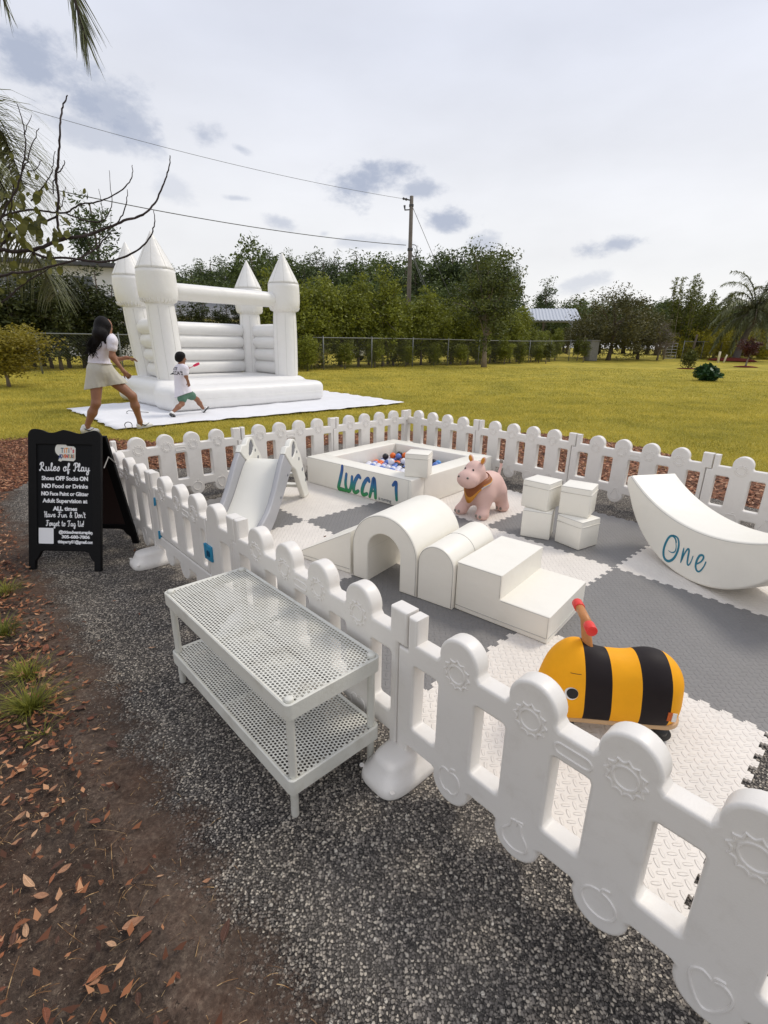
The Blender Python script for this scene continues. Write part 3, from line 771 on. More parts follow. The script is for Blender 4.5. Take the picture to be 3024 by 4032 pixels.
# ================================================================== PLAY YARD
M_PLAST = pm('white_plastic', (0.78, 0.745, 0.695, 1), 0.40, 0.03, 5, 0.06, 260, 0.5, dirt=(col(172, 162, 144), 0.16, 14.0))
M_BLUE = pm('blue_plastic', col(36, 134, 172), 0.4, 0.05)
M_FOAM = pm('white_vinyl', (0.86, 0.825, 0.735, 1), 0.40, 0.03, 7, 0.5, 7, 0.45, dirt=(col(200, 190, 168), 0.08, 6.0), bdist=0.012)
M_SEAM = pm('vinyl_seam', (0.50, 0.485, 0.44, 1), 0.55, 0.05)
ex, ey = G(1, 0) - G(0, 0), G(0, 1) - G(0, 0)

def mat_tile_material(name, c):
    m, nt, p = new_mat(name); N, L = nt.nodes, nt.links
    tc = N.new('ShaderNodeTexCoord')
    # raised tread pattern: short lozenges alternating in direction
    mp = N.new('ShaderNodeMapping'); mp.inputs['Scale'].default_value = (36, 36, 36); mp.inputs['Rotation'].default_value = (0, 0, R(45)); L.new(tc.outputs['Object'], mp.inputs[0])
    sep = N.new('ShaderNodeSeparateXYZ'); L.new(mp.outputs[0], sep.inputs[0])
    def M(op, a, b=None):
        n = N.new('ShaderNodeMath'); n.operation = op
        for i, v in enumerate((a, b)):
            if v is None: continue
            if isinstance(v, (int, float)): n.inputs[i].default_value = v
            else: L.new(v, n.inputs[i])
        return n.outputs[0]
    fx, fy = M('FLOOR', sep.outputs[0]), M('FLOOR', sep.outputs[1])
    par = M('MODULO', M('ABSOLUTE', M('ADD', fx, fy)), 2.0)
    ux, uy = M('SUBTRACT', M('SUBTRACT', sep.outputs[0], fx), 0.5), M('SUBTRACT', M('SUBTRACT', sep.outputs[1], fy), 0.5)
    def ell(a, b, ra, rb): return M('ADD', M('POWER', M('DIVIDE', M('ABSOLUTE', a), ra), 2.0), M('POWER', M('DIVIDE', M('ABSOLUTE', b), rb), 2.0))
    e1, e2 = ell(ux, uy, 0.62, 0.2), ell(ux, uy, 0.2, 0.62)
    mix = M('ADD', M('MULTIPLY', e1, par), M('MULTIPLY', e2, M('SUBTRACT', 1.0, par)))
    h = maprange(N, L, mix, 1.0, 0.45)
    nz = noise(N, L, tc.outputs['Object'], 3.0, 6, 0.65); nz2 = noise(N, L, tc.outputs['Object'], 40, 4, 0.7)
    v1 = maprange(N, L, nz, 0.3, 0.7, 0.90, 1.05); v2 = maprange(N, L, nz2, 0.3, 0.8, 0.96, 1.03)
    mul = N.new('ShaderNodeMath'); mul.operation = 'MULTIPLY'; L.new(v1, mul.inputs[0]); L.new(v2, mul.inputs[1])
    L.new(mixc(N, L, 1.0, c, mul.outputs[0], 'MULTIPLY'), p.inputs['Base Color'])
    p.inputs['Roughness'].default_value = 0.55; p.inputs['Specular IOR Level'].default_value = 0.4
    bump(N, L, p, h, 0.8, 0.0035)
    MATS[name] = m; return m
M_MATW = mat_tile_material('white_foam_mat', (0.80, 0.745, 0.675, 1))
M_MATG = mat_tile_material('grey_foam_mat', (0.215, 0.207, 0.200, 1))

def jig(i0, seed):
    """dovetail edge from 0 to 1: list of (along, across)"""
    n = 26; out = []; amp = 0.0105
    for k in range(n):
        a, b = k / n, (k + 1) / n; m = (a + b) / 2; q = (b - a); s = 1 if k % 2 == 0 else -1
        out += [(a + q * 0.10, 0.0) if k else (a + q * 0.3, 0.0)]
        out += [(a + q * 0.02 + (q * 0.2 if k == 0 else 0), s * amp * 0.9), (a + q * 0.12 + (q * 0.2 if k == 0 else 0), s * amp), (b - q * 0.12 - (q * 0.2 if k == n - 1 else 0), s * amp), (b - q * 0.02 - (q * 0.2 if k == n - 1 else 0), s * amp * 0.9)]
        out += [(b - q * 0.10, 0.0) if k < n - 1 else (b - q * 0.3, 0.0)]
    return out
JIG = jig(0, 0)
def tile(i, j, m, label):
    # tile spans a in [i,i+1], b in [j,j+1]; shared edges use the same zigzag
    g = 0.0004
    bot = [(a, c + g) for a, c in JIG]; right = [(1 + c - g, a) for a, c in JIG]; top = [(a, 1 + c - g) for a, c in JIG]; left = [(c + g, a) for a, c in JIG]
    poly = [(g, g)] + bot + [(1 - g, g)] + right + [(1 - g, 1 - g)] + top[::-1] + [(g, 1 - g)] + left[::-1]
    mb = MB(); mb.prism(poly, 0.002, MATZ - 0.001)
    o = mb.build('mat_tile', m); o.location = G(i, j, 0); o.rotation_euler = (0, 0, YAW + 0)
    tag(o, label, 'play mat tile', 'interlocking foam mat tiles')
TILE_LB = {(-3, -2): 'grey foam mat tile at the far left behind the foot of the toddler slide', (-3, -1): 'white foam mat tile under the toddler slide, left of the ball pit', (-3, 0): 'foam mat tile hidden under the far half of the ball pit',
           (-2, -2): 'white foam mat tile under the low end of the foam ramp', (-2, -1): 'grey foam mat tile between the ball pit and the foam tunnel', (-2, 0): 'white foam mat tile under the pink hippo',
           (-1, -2): 'grey foam mat tile under the foam tunnel, nearest the picket fence', (-1, -1): 'white foam mat tile between the foam step and the stacked cubes', (-1, 0): 'grey foam mat tile under the four stacked cubes',
           (0, -2): 'white foam mat tile under the bee ride-on', (0, -1): 'large grey foam mat tile in the middle between the bee and the rocker', (0, 0): 'white foam mat tile under the foam rocker'}
for (i, j), lb in TILE_LB.items():
    tile(i, j, M_MATG if (i - j) % 2 != 0 else M_MATW, lb)

# ---- picket fence
PL = 1.1; PT = 0.056
PX = [0.211, 0.437, 0.663, 0.889]
def arc(cx, cy, r, a0, a1, n=14): return [(cx + r * math.cos(R(a0 + (a1 - a0) * k / n)), cy + r * math.sin(R(a0 + (a1 - a0) * k / n))) for k in range(n + 1)]
def rrect(x0, y0, x1, y1, r=0.011, n=3):
    out = []
    for (cx, cy, a) in ((x1 - r, y0 + r, -90), (x1 - r, y1 - r, 0), (x0 + r, y1 - r, 90), (x0 + r, y0 + r, 180)): out += arc(cx, cy, r, a, a + 90, n)
    return out
def neck(cx, up):
    """round head of a picket with the small shoulders where it meets the rail (right to left)"""
    return [(cx + 0.074, 0.505), (cx + 0.067, 0.513)] + arc(cx, 0.531, 0.066, -12, 192, 18) + [(cx - 0.067, 0.513), (cx - 0.074, 0.505)]
def lobes(xs):
    out = []
    for cx in xs: out += [(cx - 0.073, 0.122)] + arc(cx, 0.103, 0.066, 168, 372, 18) + [(cx + 0.073, 0.122)]
    return out
PANEL = ([(-0.016, 0.02), (0.028, 0.02), (0.03, 0.122)] + lobes(PX) + [(PL - 0.052, 0.122), (PL - 0.05, 0.02), (PL - 0.02, 0.02), (PL - 0.02, 0.472), (PL + 0.016, 0.472), (PL + 0.016, 0.588), (PL - 0.056, 0.588), (PL - 0.056, 0.505)]
         + sum([neck(cx, 1) for cx in PX[::-1]], []) + [(0.058, 0.505), (0.058, 0.588), (0.022, 0.588), (0.022, 0.472), (-0.016, 0.472)])
GAPS = [(0.05, 0.145), (0.277, 0.371), (0.503, 0.597), (0.729, 0.823), (0.955, 1.05)]
def wire(mb, pts, r=0.0026, n=6): mb.tube(pts, r * 1.35, n, True)
def relief(mb, xs, zf, slot=True, fruit0=0, zs=0.492):
    """raised suns, fruit and slot on one face (zf = plane of that face)"""
    for i, cx in enumerate(xs):
        cz = zs
        wire(mb, [(x, y, zf) for x, y in arc(cx, cz, 0.027, 0, 360, 20)], 0.0026)
        pts = []
        for k in range(12):
            a0, a1 = 30 * k, 30 * (k + 1)
            for t in (0, 0.25, 0.5, 0.75):
                a = R(a0 + (a1 - a0) * t); rr = 0.0445 - 0.0085 * math.sin(math.pi * t) ** 0.8
                pts.append((cx + rr * math.cos(a), cz + rr * math.sin(a), zf))
        pts.append(pts[0]); wire(mb, pts, 0.0024)
        f = (i + fruit0) % 4; fz = 0.118
        if f == 0: sh = [(0, .032), (.012, .038), (.028, .034), (.038, .012), (.032, -.02), (.014, -.038), (0, -.034), (-.014, -.038), (-.032, -.02), (-.038, .012), (-.028, .034), (-.012, .038), (0, .032)]
        elif f == 1: sh = [(0, .05), (.014, .044), (.018, .02), (.036, -.006), (.034, -.032), (.012, -.046), (-.012, -.046), (-.034, -.032), (-.036, -.006), (-.018, .02), (-.014, .044), (0, .05)]
        elif f == 2: sh = [(math.cos(R(a)) * .04, math.sin(R(a)) * .038) for a in range(0, 361, 20)]
        else: sh = [(0, .036), (.018, .046), (.036, .03), (.034, .0), (.016, -.036), (0, -.048), (-.016, -.036), (-.034, 0), (-.036, .03), (-.018, .046), (0, .036)]
        wire(mb, catmull([(cx + a, fz + b, zf) for a, b in sh], 3), 0.0026)
        wire(mb, catmull([(cx, fz + .034, zf), (cx + .004, fz + .05, zf), (cx + .02, fz + .056, zf)], 3), 0.0026)
    if slot:
        cx = (xs[1] + xs[2]) / 2
        wire(mb, [(x, y, zf) for x, y in arc(cx + .03, .466, .014, -90, 90, 8) + arc(cx - .03, .466, .014, 90, 270, 8)] + [(cx + .03, .452, zf)], 0.0025)
def stand(me):
    for v in me.vertices: x, y, z = v.co; v.co = (x, -z, y)
    me.update(); return me
def panel_mesh():
    me = plate('panel_plate', [PANEL] + [rrect(a, 0.2, b, 0.43) for a, b in GAPS], PT, 0.009, 3)
    mb = MB(); relief(mb, PX, PT / 2); relief(mb, PX, -PT / 2)
    return stand(join_meshes('fence_panel', [(me, 0), (mb.mesh('rel'), 0)]))
PANEL_ME = panel_mesh(); PANEL_ME.materials.append(M_PLAST)
def smooth_by_angle(me, deg=35):
    me.shade_smooth()
    try: me.set_sharp_from_angle(angle=R(deg))
    except Exception: pass
smooth_by_angle(PANEL_ME, 40)
def fence_panel(a, b, ang, label):
    o = bpy.data.objects.new('picket_fence', PANEL_ME); C.objects.link(o); q = random.uniform; o.location = G(a, b, q(-.002, .003)); o.rotation_euler = (q(-.006, .006), q(-.003, .003), YAW + ang + q(-.004, .004))
    tag(o, label, 'fence panel', 'white picket fence panels round the play yard'); return o
WN, WB, UL = -2.092, 1.335, -3.17
fence_panel(-3.1, WN, 0, 'white picket fence panel behind the black sign, left of the gate with blue hinges')
fence_panel(-0.9, WN, 0, 'white picket fence panel right behind the perforated bench')
fence_panel(0.2, WN, 0, 'nearest and largest white picket fence panel, in front of the bee ride-on')
fence_panel(1.3, WN, 0, 'white picket fence panel continuing out of the bottom right corner')
for k, lb in enumerate(('white picket fence panel behind the ball pit, left of the far corner', 'white picket fence panel directly behind the top of the toddler slide', 'white picket fence panel in the far row ending beside the black sign')):
    fence_panel(UL, 1.27 - 1.1 * (k + 1), R(90), lb)
for k, lb in enumerate(('white picket fence panel right of the far corner, behind the ball pit', 'white picket fence panel behind the hippo tail and stacked cubes', 'white picket fence panel behind the stacked cubes and upper tip of the rocker',
                        'white picket fence panel behind the middle of the rocker at the right edge', 'white picket fence panel out past the right edge beyond the rocker')):
    fence_panel(-3.22 + 1.1 * k, WB, 0, lb)
def foot_mesh():
    rings = [(0.0, .084, .134), (.012, .088, .138), (.034, .084, .133), (.048, .069, .115), (.075, .059, .103), (.088, .053, .096), (.094, .04, .08)]
    vs = []; fs = []; n = 36
    for (z, a, b) in rings:
        for k in range(n):
            t = 2 * math.pi * k / n; ct, st = math.cos(t), math.sin(t); e = 0.55
            vs.append((a * math.copysign(abs(ct) ** e, ct), b * math.copysign(abs(st) ** e, st), z))
    for i in range(len(rings) - 1):
        for k in range(n): fs.append((i * n + k, i * n + (k + 1) % n, (i + 1) * n + (k + 1) % n, (i + 1) * n + k))
    fs.append(tuple(range((len(rings) - 1) * n, len(rings) * n))); fs.append(tuple(range(n - 1, -1, -1)))
    mb = MB(); mb._add(vs, fs)
    for x in (-0.072, 0.072):
        for y in (-0.118, 0.118): mb.lathe([(0.008, 0.034), (0.0075, 0.0375), (0.003, 0.0375), (0.0028, 0.036)], (x * 1.0, y * 0.98, 0.0), 10)
    me = mb.mesh('fence_foot'); me.materials.append(M_PLAST); smooth_by_angle(me, 50); return me
FOOT_ME = foot_mesh()
def fence_foot(a, b, ang, label):
    o = bpy.data.objects.new('fence_stand', FOOT_ME); C.objects.link(o); o.location = G(a, b, 0.001); o.rotation_euler = (0, 0, YAW + ang)
    tag(o, label, 'fence stand', 'moulded stands under the fence joints'); return o
fence_foot(0.205, WN - 0.015, 0, 'rounded white fence foot beside the near leg of the bench')
fence_foot(-0.895, WN + 0.02, 0, 'white fence foot at the latch side of the gate behind the bench')
fence_foot(-1.995, WN - 0.06, 0, 'rounded white fence foot just right of the black sign')
for a, b, g, lb in ((UL, 0.17, 90, 'white fence foot behind the ball pit at the left far fence joint'), (UL, -0.93, 90, 'white fence foot behind the toddler slide'), (-2.12, WB, 0, 'white fence foot behind the hippo at the far fence'),
                    (-1.02, WB, 0, 'white fence foot behind the stacked cubes'), (0.08, WB, 0, 'white fence foot behind the rocker'), (1.18, WB, 0, 'white fence foot out past the rocker')):
    fence_foot(a, b, R(g), lb)
# gate between a=-2.0 and a=-0.9
def gate():
    g = empty('fence_gate', G(-2.0, WN, 0), YAW, 'white picket gate with teal blue hinges and latch in the left fence', 'gate')
    fr = ([(-0.016, 0.02), (0.028, 0.02), (0.03, 0.122)] + lobes(PX) + [(PL - 0.052, 0.122), (PL - 0.05, 0.02), (PL - 0.02, 0.02), (PL - 0.02, 0.472), (PL + 0.016, 0.472), (PL + 0.016, 0.588), (PL - 0.056, 0.588), (PL - 0.056, 0.505)]
          + neck(PX[3], 1)[:-2] + [(0.826, 0.505), (0.806, 0.505), (0.806, 0.192), (0.082, 0.192), (0.082, 0.505), (0.058, 0.505), (0.058, 0.588), (0.022, 0.588), (0.022, 0.472), (-0.016, 0.472)])
    f = link('gate_frame', stand(plate('gate_frame', [fr, rrect(0.955, 0.2, 1.05, 0.43)], PT, 0.009, 3)), M_PLAST, g); smooth_by_angle(f.data, 40)
    mb = MB(); relief(mb, PX, PT / 2, False, 2, -1); relief(mb, PX, -PT / 2, False, 2, -1)
    lf = [(0.088, 0.2), (0.80, 0.2), (0.80, 0.505)] + sum([neck(c_, 1) for c_ in PX[2::-1]], []) + [(0.088, 0.505)]
    me = plate('gate_leaf', [lf] + [rrect(a, 0.235, b, 0.43) for a, b in ((0.1, 0.145), (0.277, 0.371), (0.503, 0.597), (0.729, 0.775))], PT * 0.96, 0.009, 3)
    m2 = MB()
    for zf in (PT * .48, -PT * .48):
        for cx in PX[:3]:
            wire(m2, [(x, y, zf) for x, y in arc(cx, .492, .027, 0, 360, 20)])
            pts = [(cx + (.0445 if k % 2 == 0 else .036) * math.cos(R(15 * k)), .492 + (.0445 if k % 2 == 0 else .036) * math.sin(R(15 * k)), zf) for k in range(25)]
            wire(m2, pts)
        wire(m2, [(x, y, zf) for x, y in arc(.58, .466, .014, -90, 90, 8) + arc(.52, .466, .014, 90, 270, 8)] + [(.58, .452, zf)])
    l = link('gate_leaf', stand(join_meshes('gate_leaf', [(me, 0), (m2.mesh('rel'), 0)])), M_PLAST, g); smooth_by_angle(l.data, 40)
    for z in (0.205, 0.42):
        h = MB(); h.box((0.085, -PT / 2 + 0.002, z), (0.016, 0.012, 0.045)); h.tube([(0.085, -PT / 2 - 0.006, z - 0.026), (0.085, -PT / 2 - 0.003, z + 0.026)], 0.0055, 10)
        o = h.build('hinge', M_BLUE, g); bevel(o, 0.002, 2)
    la = MB(); la.box((0.832, -PT / 2 - 0.004, 0.33), (0.062, 0.012, 0.082)); la.box((0.788, -PT / 2 - 0.004, 0.33), (0.02, 0.013, 0.082))
    o = la.build('latch', M_BLUE, g); bevel(o, 0.002, 2)
    k = MB(); k.box((0.826, -PT / 2 - 0.0125, 0.33), (0.006, 0.007, 0.03)); k.box((0.842, -PT / 2 - 0.0125, 0.33), (0.006, 0.007, 0.03)); k.build('latch_button', pm('dark_blue_plastic', col(18, 78, 108), 0.4), o)
gate()

# ---- perforated two tier bench
M_METAL = pm('white_painted_metal', (0.66, 0.65, 0.585, 1), 0.5, 0.05, 9, 0.1, 120, 0.4, dirt=(col(150, 140, 118), 0.45, 7.0))
def bench():
    b = empty('bench', G(-0.30, -2.322, 0), YAW + R(0.6), 'low white two shelf bench of perforated metal standing outside the fence', 'bench')
    L, W = 0.872, 0.345
    def shelf(z, nm):
        p = 0.0128; nx = int((L - 0.022) / p); ny = int((W - 0.022) / (p * 0.87))
        px_, py_ = (L - 0.02) / nx, (W - 0.02) / ny
        V = []; F_ = []; idx = {}
        def vert(x, y):
            k = (round(x, 5), round(y, 5))
            if k not in idx: idx[k] = len(V); V.append((x, y, 0))
            return idx[k]
        for j in range(ny):
            off = 0.5 * px_ if j % 2 else 0.0
            for i in range(nx + 1):
                x0 = -(L - 0.02) / 2 + i * px_ - off; x1 = x0 + px_; y0 = -(W - 0.02) / 2 + j * py_; y1 = y0 + py_
                x0 = max(x0, -(L - 0.02) / 2); x1 = min(x1, (L - 0.02) / 2)
                if x1 - x0 < 0.001: continue
                full = (x1 - x0) > px_ * 0.9
                if not full:
                    F_.append((vert(x0, y0), vert(x1, y0), vert(x1, y1), vert(x0, y1))); continue
                cx, cy = (x0 + x1) / 2, (y0 + y1) / 2; r1, r2 = px_ * 0.40, py_ * 0.405
                O_ = [vert(x0, y0), vert(cx, y0), vert(x1, y0), vert(x1, cy), vert(x1, y1), vert(cx, y1), vert(x0, y1), vert(x0, cy)]
                I_ = []
                for k in range(8):
                    a = R(225 + 45 * k); s = 1.0
                    V.append((cx + r1 * math.cos(a), cy + r2 * math.sin(a), 0)); I_.append(len(V) - 1)
                for k in range(8): F_.append((O_[k], O_[(k + 1) % 8], I_[(k + 1) % 8], I_[k]))
        me = bpy.data.meshes.new('perforated_sheet'); me.from_pydata(V, [], F_); me.update()
        o = link('perforated_sheet', me, M_METAL, b); o.location = (0, 0, z - 0.006)
        s = o.modifiers.new('thickness', 'SOLIDIFY'); s.thickness = 0.0016; s.offset = 0
        # folded rim
        out = rrect(-L / 2, -W / 2, L / 2, W / 2, 0.018, 5); inn = rrect(-L / 2 + 0.004, -W / 2 + 0.004, L / 2 - 0.004, W / 2 - 0.004, 0.015, 5); lip = rrect(-L / 2 + 0.0115, -W / 2 + 0.0115, L / 2 - 0.0115, W / 2 - 0.0115, 0.011, 5)
        m = MB(); n = len(out); vs = [(x, y, z - 0.052) for x, y in out] + [(x, y, z - 0.003) for x, y in out] + [(x, y, z) for x, y in inn] + [(x, y, z - 0.0045) for x, y in lip] + [(x, y, z - 0.0075) for x, y in lip] + [(x * .995, y * .99, z - 0.052) for x, y in out]
        fs = []
        for r_ in range(4):
            for k in range(n): fs.append((r_ * n + k, r_ * n + (k + 1) % n, (r_ + 1) * n + (k + 1) % n, (r_ + 1) * n + k))
        for k in range(n): fs.append((5 * n + k, 5 * n + (k + 1) % n, (k + 1) % n, k))
        m._add(vs, fs); rm = m.build('shelf_rim', M_METAL, b); smooth_by_angle(rm.data, 40)
        return rm
    shelf(0.42, 'top'); shelf(0.155, 'low')
    # centre stiffener under each sheet
    for z in (0.42, 0.155):
        m = MB(); m.box((0, 0, z - 0.017), (0.014, W - 0.02, 0.016)); m.build('cross_brace', M_METAL, b)
    for sx in (-1, 1):
        for sy in (-1, 1):
            m = MB(); x, y = sx * (L / 2 - 0.022), sy * (W / 2 - 0.022)
            m.lathe([(0.0105, 0.0), (0.012, 0.004), (0.012, 0.16), (0.0125, 0.165), (0.0125, 0.41), (0.0135, 0.418), (0.0135, 0.4225), (0.010, 0.4255), (0.0, 0.4262)], (x, y, 0.001), 16)
            o = m.build('leg', M_METAL, b, True)
bench()

# ---- foam climbing set
def prof_block(name, loops, depth, bev, m=None):
    me = stand(plate(name, loops, depth, bev, 3))
    for v in me.vertices: v.co.y += depth / 2
    smooth_by_angle(me, 35)
    return me
def seam(parent, pts, r=0.0016, name='seam'):
    mb = MB(); mb.tube(pts, r, 6); return mb.build(name, M_SEAM, parent, True)
def at_edge(p, r, poly): pass
# tunnel
AT = R(11.4)
t = empty('foam_tunnel', G(-1.003, -1.335, MATZ), YAW + AT, 'white foam arch tunnel standing between the ramp and the rounded hump', 'soft play block', 'soft play climbing set')
W_, H_, D_ = 0.452, 0.43, 0.50
outer = [(0, 0), (0.113, 0)] + arc(W_ / 2, H_ - W_ / 2, 0.113, 180, 0, 20) + [(0.339, 0), (W_, 0)] + arc(W_ / 2, H_ - W_ / 2, W_ / 2, 0, 180, 32)
link('tunnel_body', prof_block('tunnel_body', [outer], D_, 0.008), M_FOAM, t)
for y in (-0.0005, D_ + 0.0005):
    seam(t, [(x, y, z) for x, z in [(0.007, 0.01)] + arc(W_ / 2, H_ - W_ / 2, W_ / 2 - 0.007, 180, 0, 28) + [(W_ - 0.007, 0.01)]])
seam(t, [(0.113 - 0.001, y, 0.2) for y in (0.02, 0.2, 0.48)], 0.0012)
# hump
h = empty('foam_hump', G(-0.556, -1.243, MATZ), YAW + R(11), 'white foam rounded hump between the tunnel and the two step block', 'soft play block', 'soft play climbing set')
hw, hh, hd = 0.218, 0.332, 0.492
link('hump_body', prof_block('hump_body', [[(0, 0), (hw, 0)] + arc(hw / 2, hh - hw / 2, hw / 2, 0, 180, 24)], hd, 0.006), M_FOAM, h)
for y in (-0.0005, hd * 0.5, hd + 0.0005):
    q = 0.005 if y != hd * 0.5 else -0.0006
    seam(h, [(x, y, z) for x, z in [(q, 0.008)] + arc(hw / 2, hh - hw / 2, hw / 2 - q, 180, 0, 24) + [(hw - q, 0.008)]])
# steps
s_ = empty('foam_steps', G(-0.343, -1.176, MATZ), YAW + R(7.5), 'white foam two step block at the right end of the climbing set', 'soft play block', 'soft play climbing set')
sw, sl, sh_, sd = 0.508, 0.253, 0.272, 0.495
link('step_body', prof_block('step_body', [[(0, 0), (sw, 0), (sw, 0.142), (sl, 0.142), (sl, sh_), (0, sh_)]], sd, 0.007), M_FOAM, s_)
seam(s_, [(0.004, -0.001, 0.028), (sw - 0.008, -0.001, 0.028), (sw + 0.001, 0.01, 0.028), (sw + 0.001, sd - 0.01, 0.028)], 0.002)
seam(s_, [(0.007, -0.0005, sh_ - 0.004), (sl - 0.006, -0.0005, sh_ - 0.004), (sl - 0.004, -0.0005, 0.148)], 0.0015)
seam(s_, [(sl + 0.006, -0.0005, 0.138), (sw - 0.007, -0.0005, 0.138), (sw - 0.003, 0.0, 0.03)], 0.0015)
seam(s_, [(sw - 0.003, 0.006, 0.1385), (sw - 0.003, sd - 0.006, 0.1385)], 0.0015)
# ramp
r_ = empty('foam_ramp', G(-1.452, -1.43, MATZ), YAW + R(13.5), 'white foam wedge ramp leading up to the left side of the tunnel', 'soft play block', 'soft play climbing set')
link('ramp_body', prof_block('ramp_body', [[(0, 0), (0.435, 0), (0.435, 0.272), (0.0, 0.036)]], 0.48, 0.006), M_FOAM, r_)
seam(r_, [(0.004, -0.001, 0.024), (0.43, -0.001, 0.03)], 0.002); seam(r_, [(0.006, -0.0005, 0.037), (0.43, -0.0005, 0.267)], 0.0015)

# ---- cubes
def cube(a, b, z, ang, label, size=0.2, tilt=0.0, group='white foam cubes', flap=True):
    c = empty('foam_cube', G(a, b, z), YAW + R(ang), label, 'foam cube', group)
    c.rotation_euler = (R(tilt), 0, YAW + R(ang))
    m = MB(); m.box((0, 0, size / 2), (size, size, size)); o = m.build('cube_cover', M_FOAM, c); bevel(o, 0.008, 3)
    if flap:
        s2 = size / 2; zz = size * 0.80
        mb = MB(); mb.tube([(-s2 * 0.97, -s2 - 0.0015, zz), (s2 * 0.93, -s2 - 0.0015, zz), (s2 + 0.0012, -s2 * 0.93, zz), (s2 + 0.0015, s2 * 0.97, zz)], 0.0028, 6); mb.build('zip_flap', M_FOAM, c, True)
        seam(c, [(-s2 * 0.97, -s2 - 0.0008, zz - 0.004), (s2 * 0.93, -s2 - 0.0008, zz - 0.004), (s2 + 0.0006, -s2 * 0.93, zz - 0.004), (s2 + 0.0008, s2 * 0.97, zz - 0.004)], 0.0014)
    seam(c, [(s2_, y_, z_) for s2_, y_, z_ in ((-size / 2 + .006, -size / 2 - .0004, size - .004), (size / 2 - .006, -size / 2 - .0004, size - .004), (size / 2 - .003, -size / 2 + .003, size - .003), (size / 2 + .0004, -size / 2 + .006, size - .004), (size / 2 + .0004, size / 2 - .006, size - .004))], 0.0012)
    return c
cube(-0.366, 0.198, MATZ, -10, 'white foam cube, lower right one of the four stacked cubes', .205)
cube(-0.648, 0.150, MATZ, 22, 'white foam cube, lower left one of the four stacked cubes', .205, flap=False)
cube(-0.420, 0.262, MATZ + 0.2057, 13, 'white foam cube, upper right one of the four stacked cubes', .205, tilt=0.3)
cube(-0.668, 0.188, MATZ + 0.2057, 3, 'white foam cube, upper left one of the four stacked cubes', .205, tilt=-0.3)
cube(-1.737, 0.0, MATZ + 0.2625, 31, 'white foam cube sitting on the front corner of the ball pit wall')

# ---- rocker
RT = R(-30)
rk = empty('foam_rocker', G(0.3, 0.2, MATZ), YAW + RT, 'large white crescent foam rocker with the word One in teal', 'rocker')
def rocker():
    cx = 0.055; Ro, zo, Ri, zi = 0.656, 0.656, 1.085, 1.402
    def am(R_, x): return math.degrees(math.asin(x / R_))
    o_ = [(cx + Ro * math.sin(R(a)), zo - Ro * math.cos(R(a))) for a in np.linspace(-am(Ro, .585), am(Ro, .585), 40)]
    i_ = [(cx + Ri * math.sin(R(a)), zi - Ri * math.cos(R(a))) for a in np.linspace(am(Ri, .592), -am(Ri, .592), 36)]
    capr = [(cx + .617, .40), (cx + .632, .44), (cx + .628, .475)]; capl = [(cx - .628, .475), (cx - .632, .44), (cx - .617, .40)]
    loop = o_ + capr + i_ + capl
    me = prof_block('rocker_body', [loop], 0.36, 0.012); b = link('rocker_body', me, M_FOAM, rk)
    for y in (0.0, 0.36):
        seam(rk, [(x, y + (-0.0004 if y == 0 else 0.0004), z - 0.011) for x, z in i_], 0.0014)
    teal = pm('teal_vinyl', col(28, 122, 146), 0.45, 0.08)
    ONE = ONE_STROKES
    mb = MB()
    for s, w in zip(ONE, (0.0085, 0.004, 0.0065, 0.006, 0.007)):
        pts = catmull([(x, -0.0006, z - MATZ) for x, z in s], 6); n = len(pts)
        rad = [w * (0.55 + 0.45 * math.sin(math.pi * min(1, i / n * 1.1))) for i in range(n)]
        flat_stroke(mb, pts, rad, Vector((0, -1, 0)))
    mb.build('word_lettering', teal, rk)
def flat_stroke(mb, pts, rad, nrm, lift=0.0008):
    """a flat printed stroke of varying width lying on a plane"""
    n = len(pts); L_ = []; R_ = []
    for i, p in enumerate(pts):
        t = (pts[min(i + 1, n - 1)] - pts[max(i - 1, 0)]).normalized(); s = nrm.cross(t).normalized()
        L_.append(p + s * rad[i] + nrm * lift); R_.append(p - s * rad[i] + nrm * lift)
    vs = L_ + R_; fs = [(i, i + 1, n + i + 1, n + i) for i in range(n - 1)]
    mb._add(vs, fs)
    for e, sg in ((0, -1), (n - 1, 1)):
        t = (pts[min(e + 1, n - 1)] - pts[max(e - 1, 0)]).normalized(); s = nrm.cross(t).normalized()
        c_ = pts[e] + nrm * lift * 1.1; ring = [c_ + (s * math.cos(a) + t * math.sin(a)) * rad[e] for a in [2 * math.pi * k / 10 for k in range(10)]]
        mb._add(ring, [tuple(range(10))])
ONE_STROKES = [[(-0.053, 0.204), (-0.066, 0.224), (-0.092, 0.233), (-0.117, 0.21), (-0.134, 0.151), (-0.132, 0.099), (-0.112, 0.068), (-0.079, 0.066), (-0.047, 0.097), (-0.03, 0.149), (-0.031, 0.2), (-0.049, 0.234), (-0.081, 0.239), (-0.099, 0.231)], [(-0.064, 0.219), (-0.047, 0.181), (-0.046, 0.149), (-0.061, 0.133), (-0.079, 0.128), (-0.096, 0.131)], [(0.011, 0.192), (0.012, 0.148), (0.011, 0.097)], [(0.013, 0.104), (0.024, 0.16), (0.039, 0.198), (0.05, 0.196), (0.053, 0.16), (0.057, 0.118), (0.068, 0.105), (0.08, 0.128), (0.086, 0.171)], [(0.123, 0.138), (0.147, 0.164), (0.157, 0.193), (0.147, 0.204), (0.129, 0.193), (0.118, 0.157), (0.119, 0.121), (0.134, 0.1), (0.153, 0.104), (0.171, 0.139), (0.178, 0.175)]]
rocker()

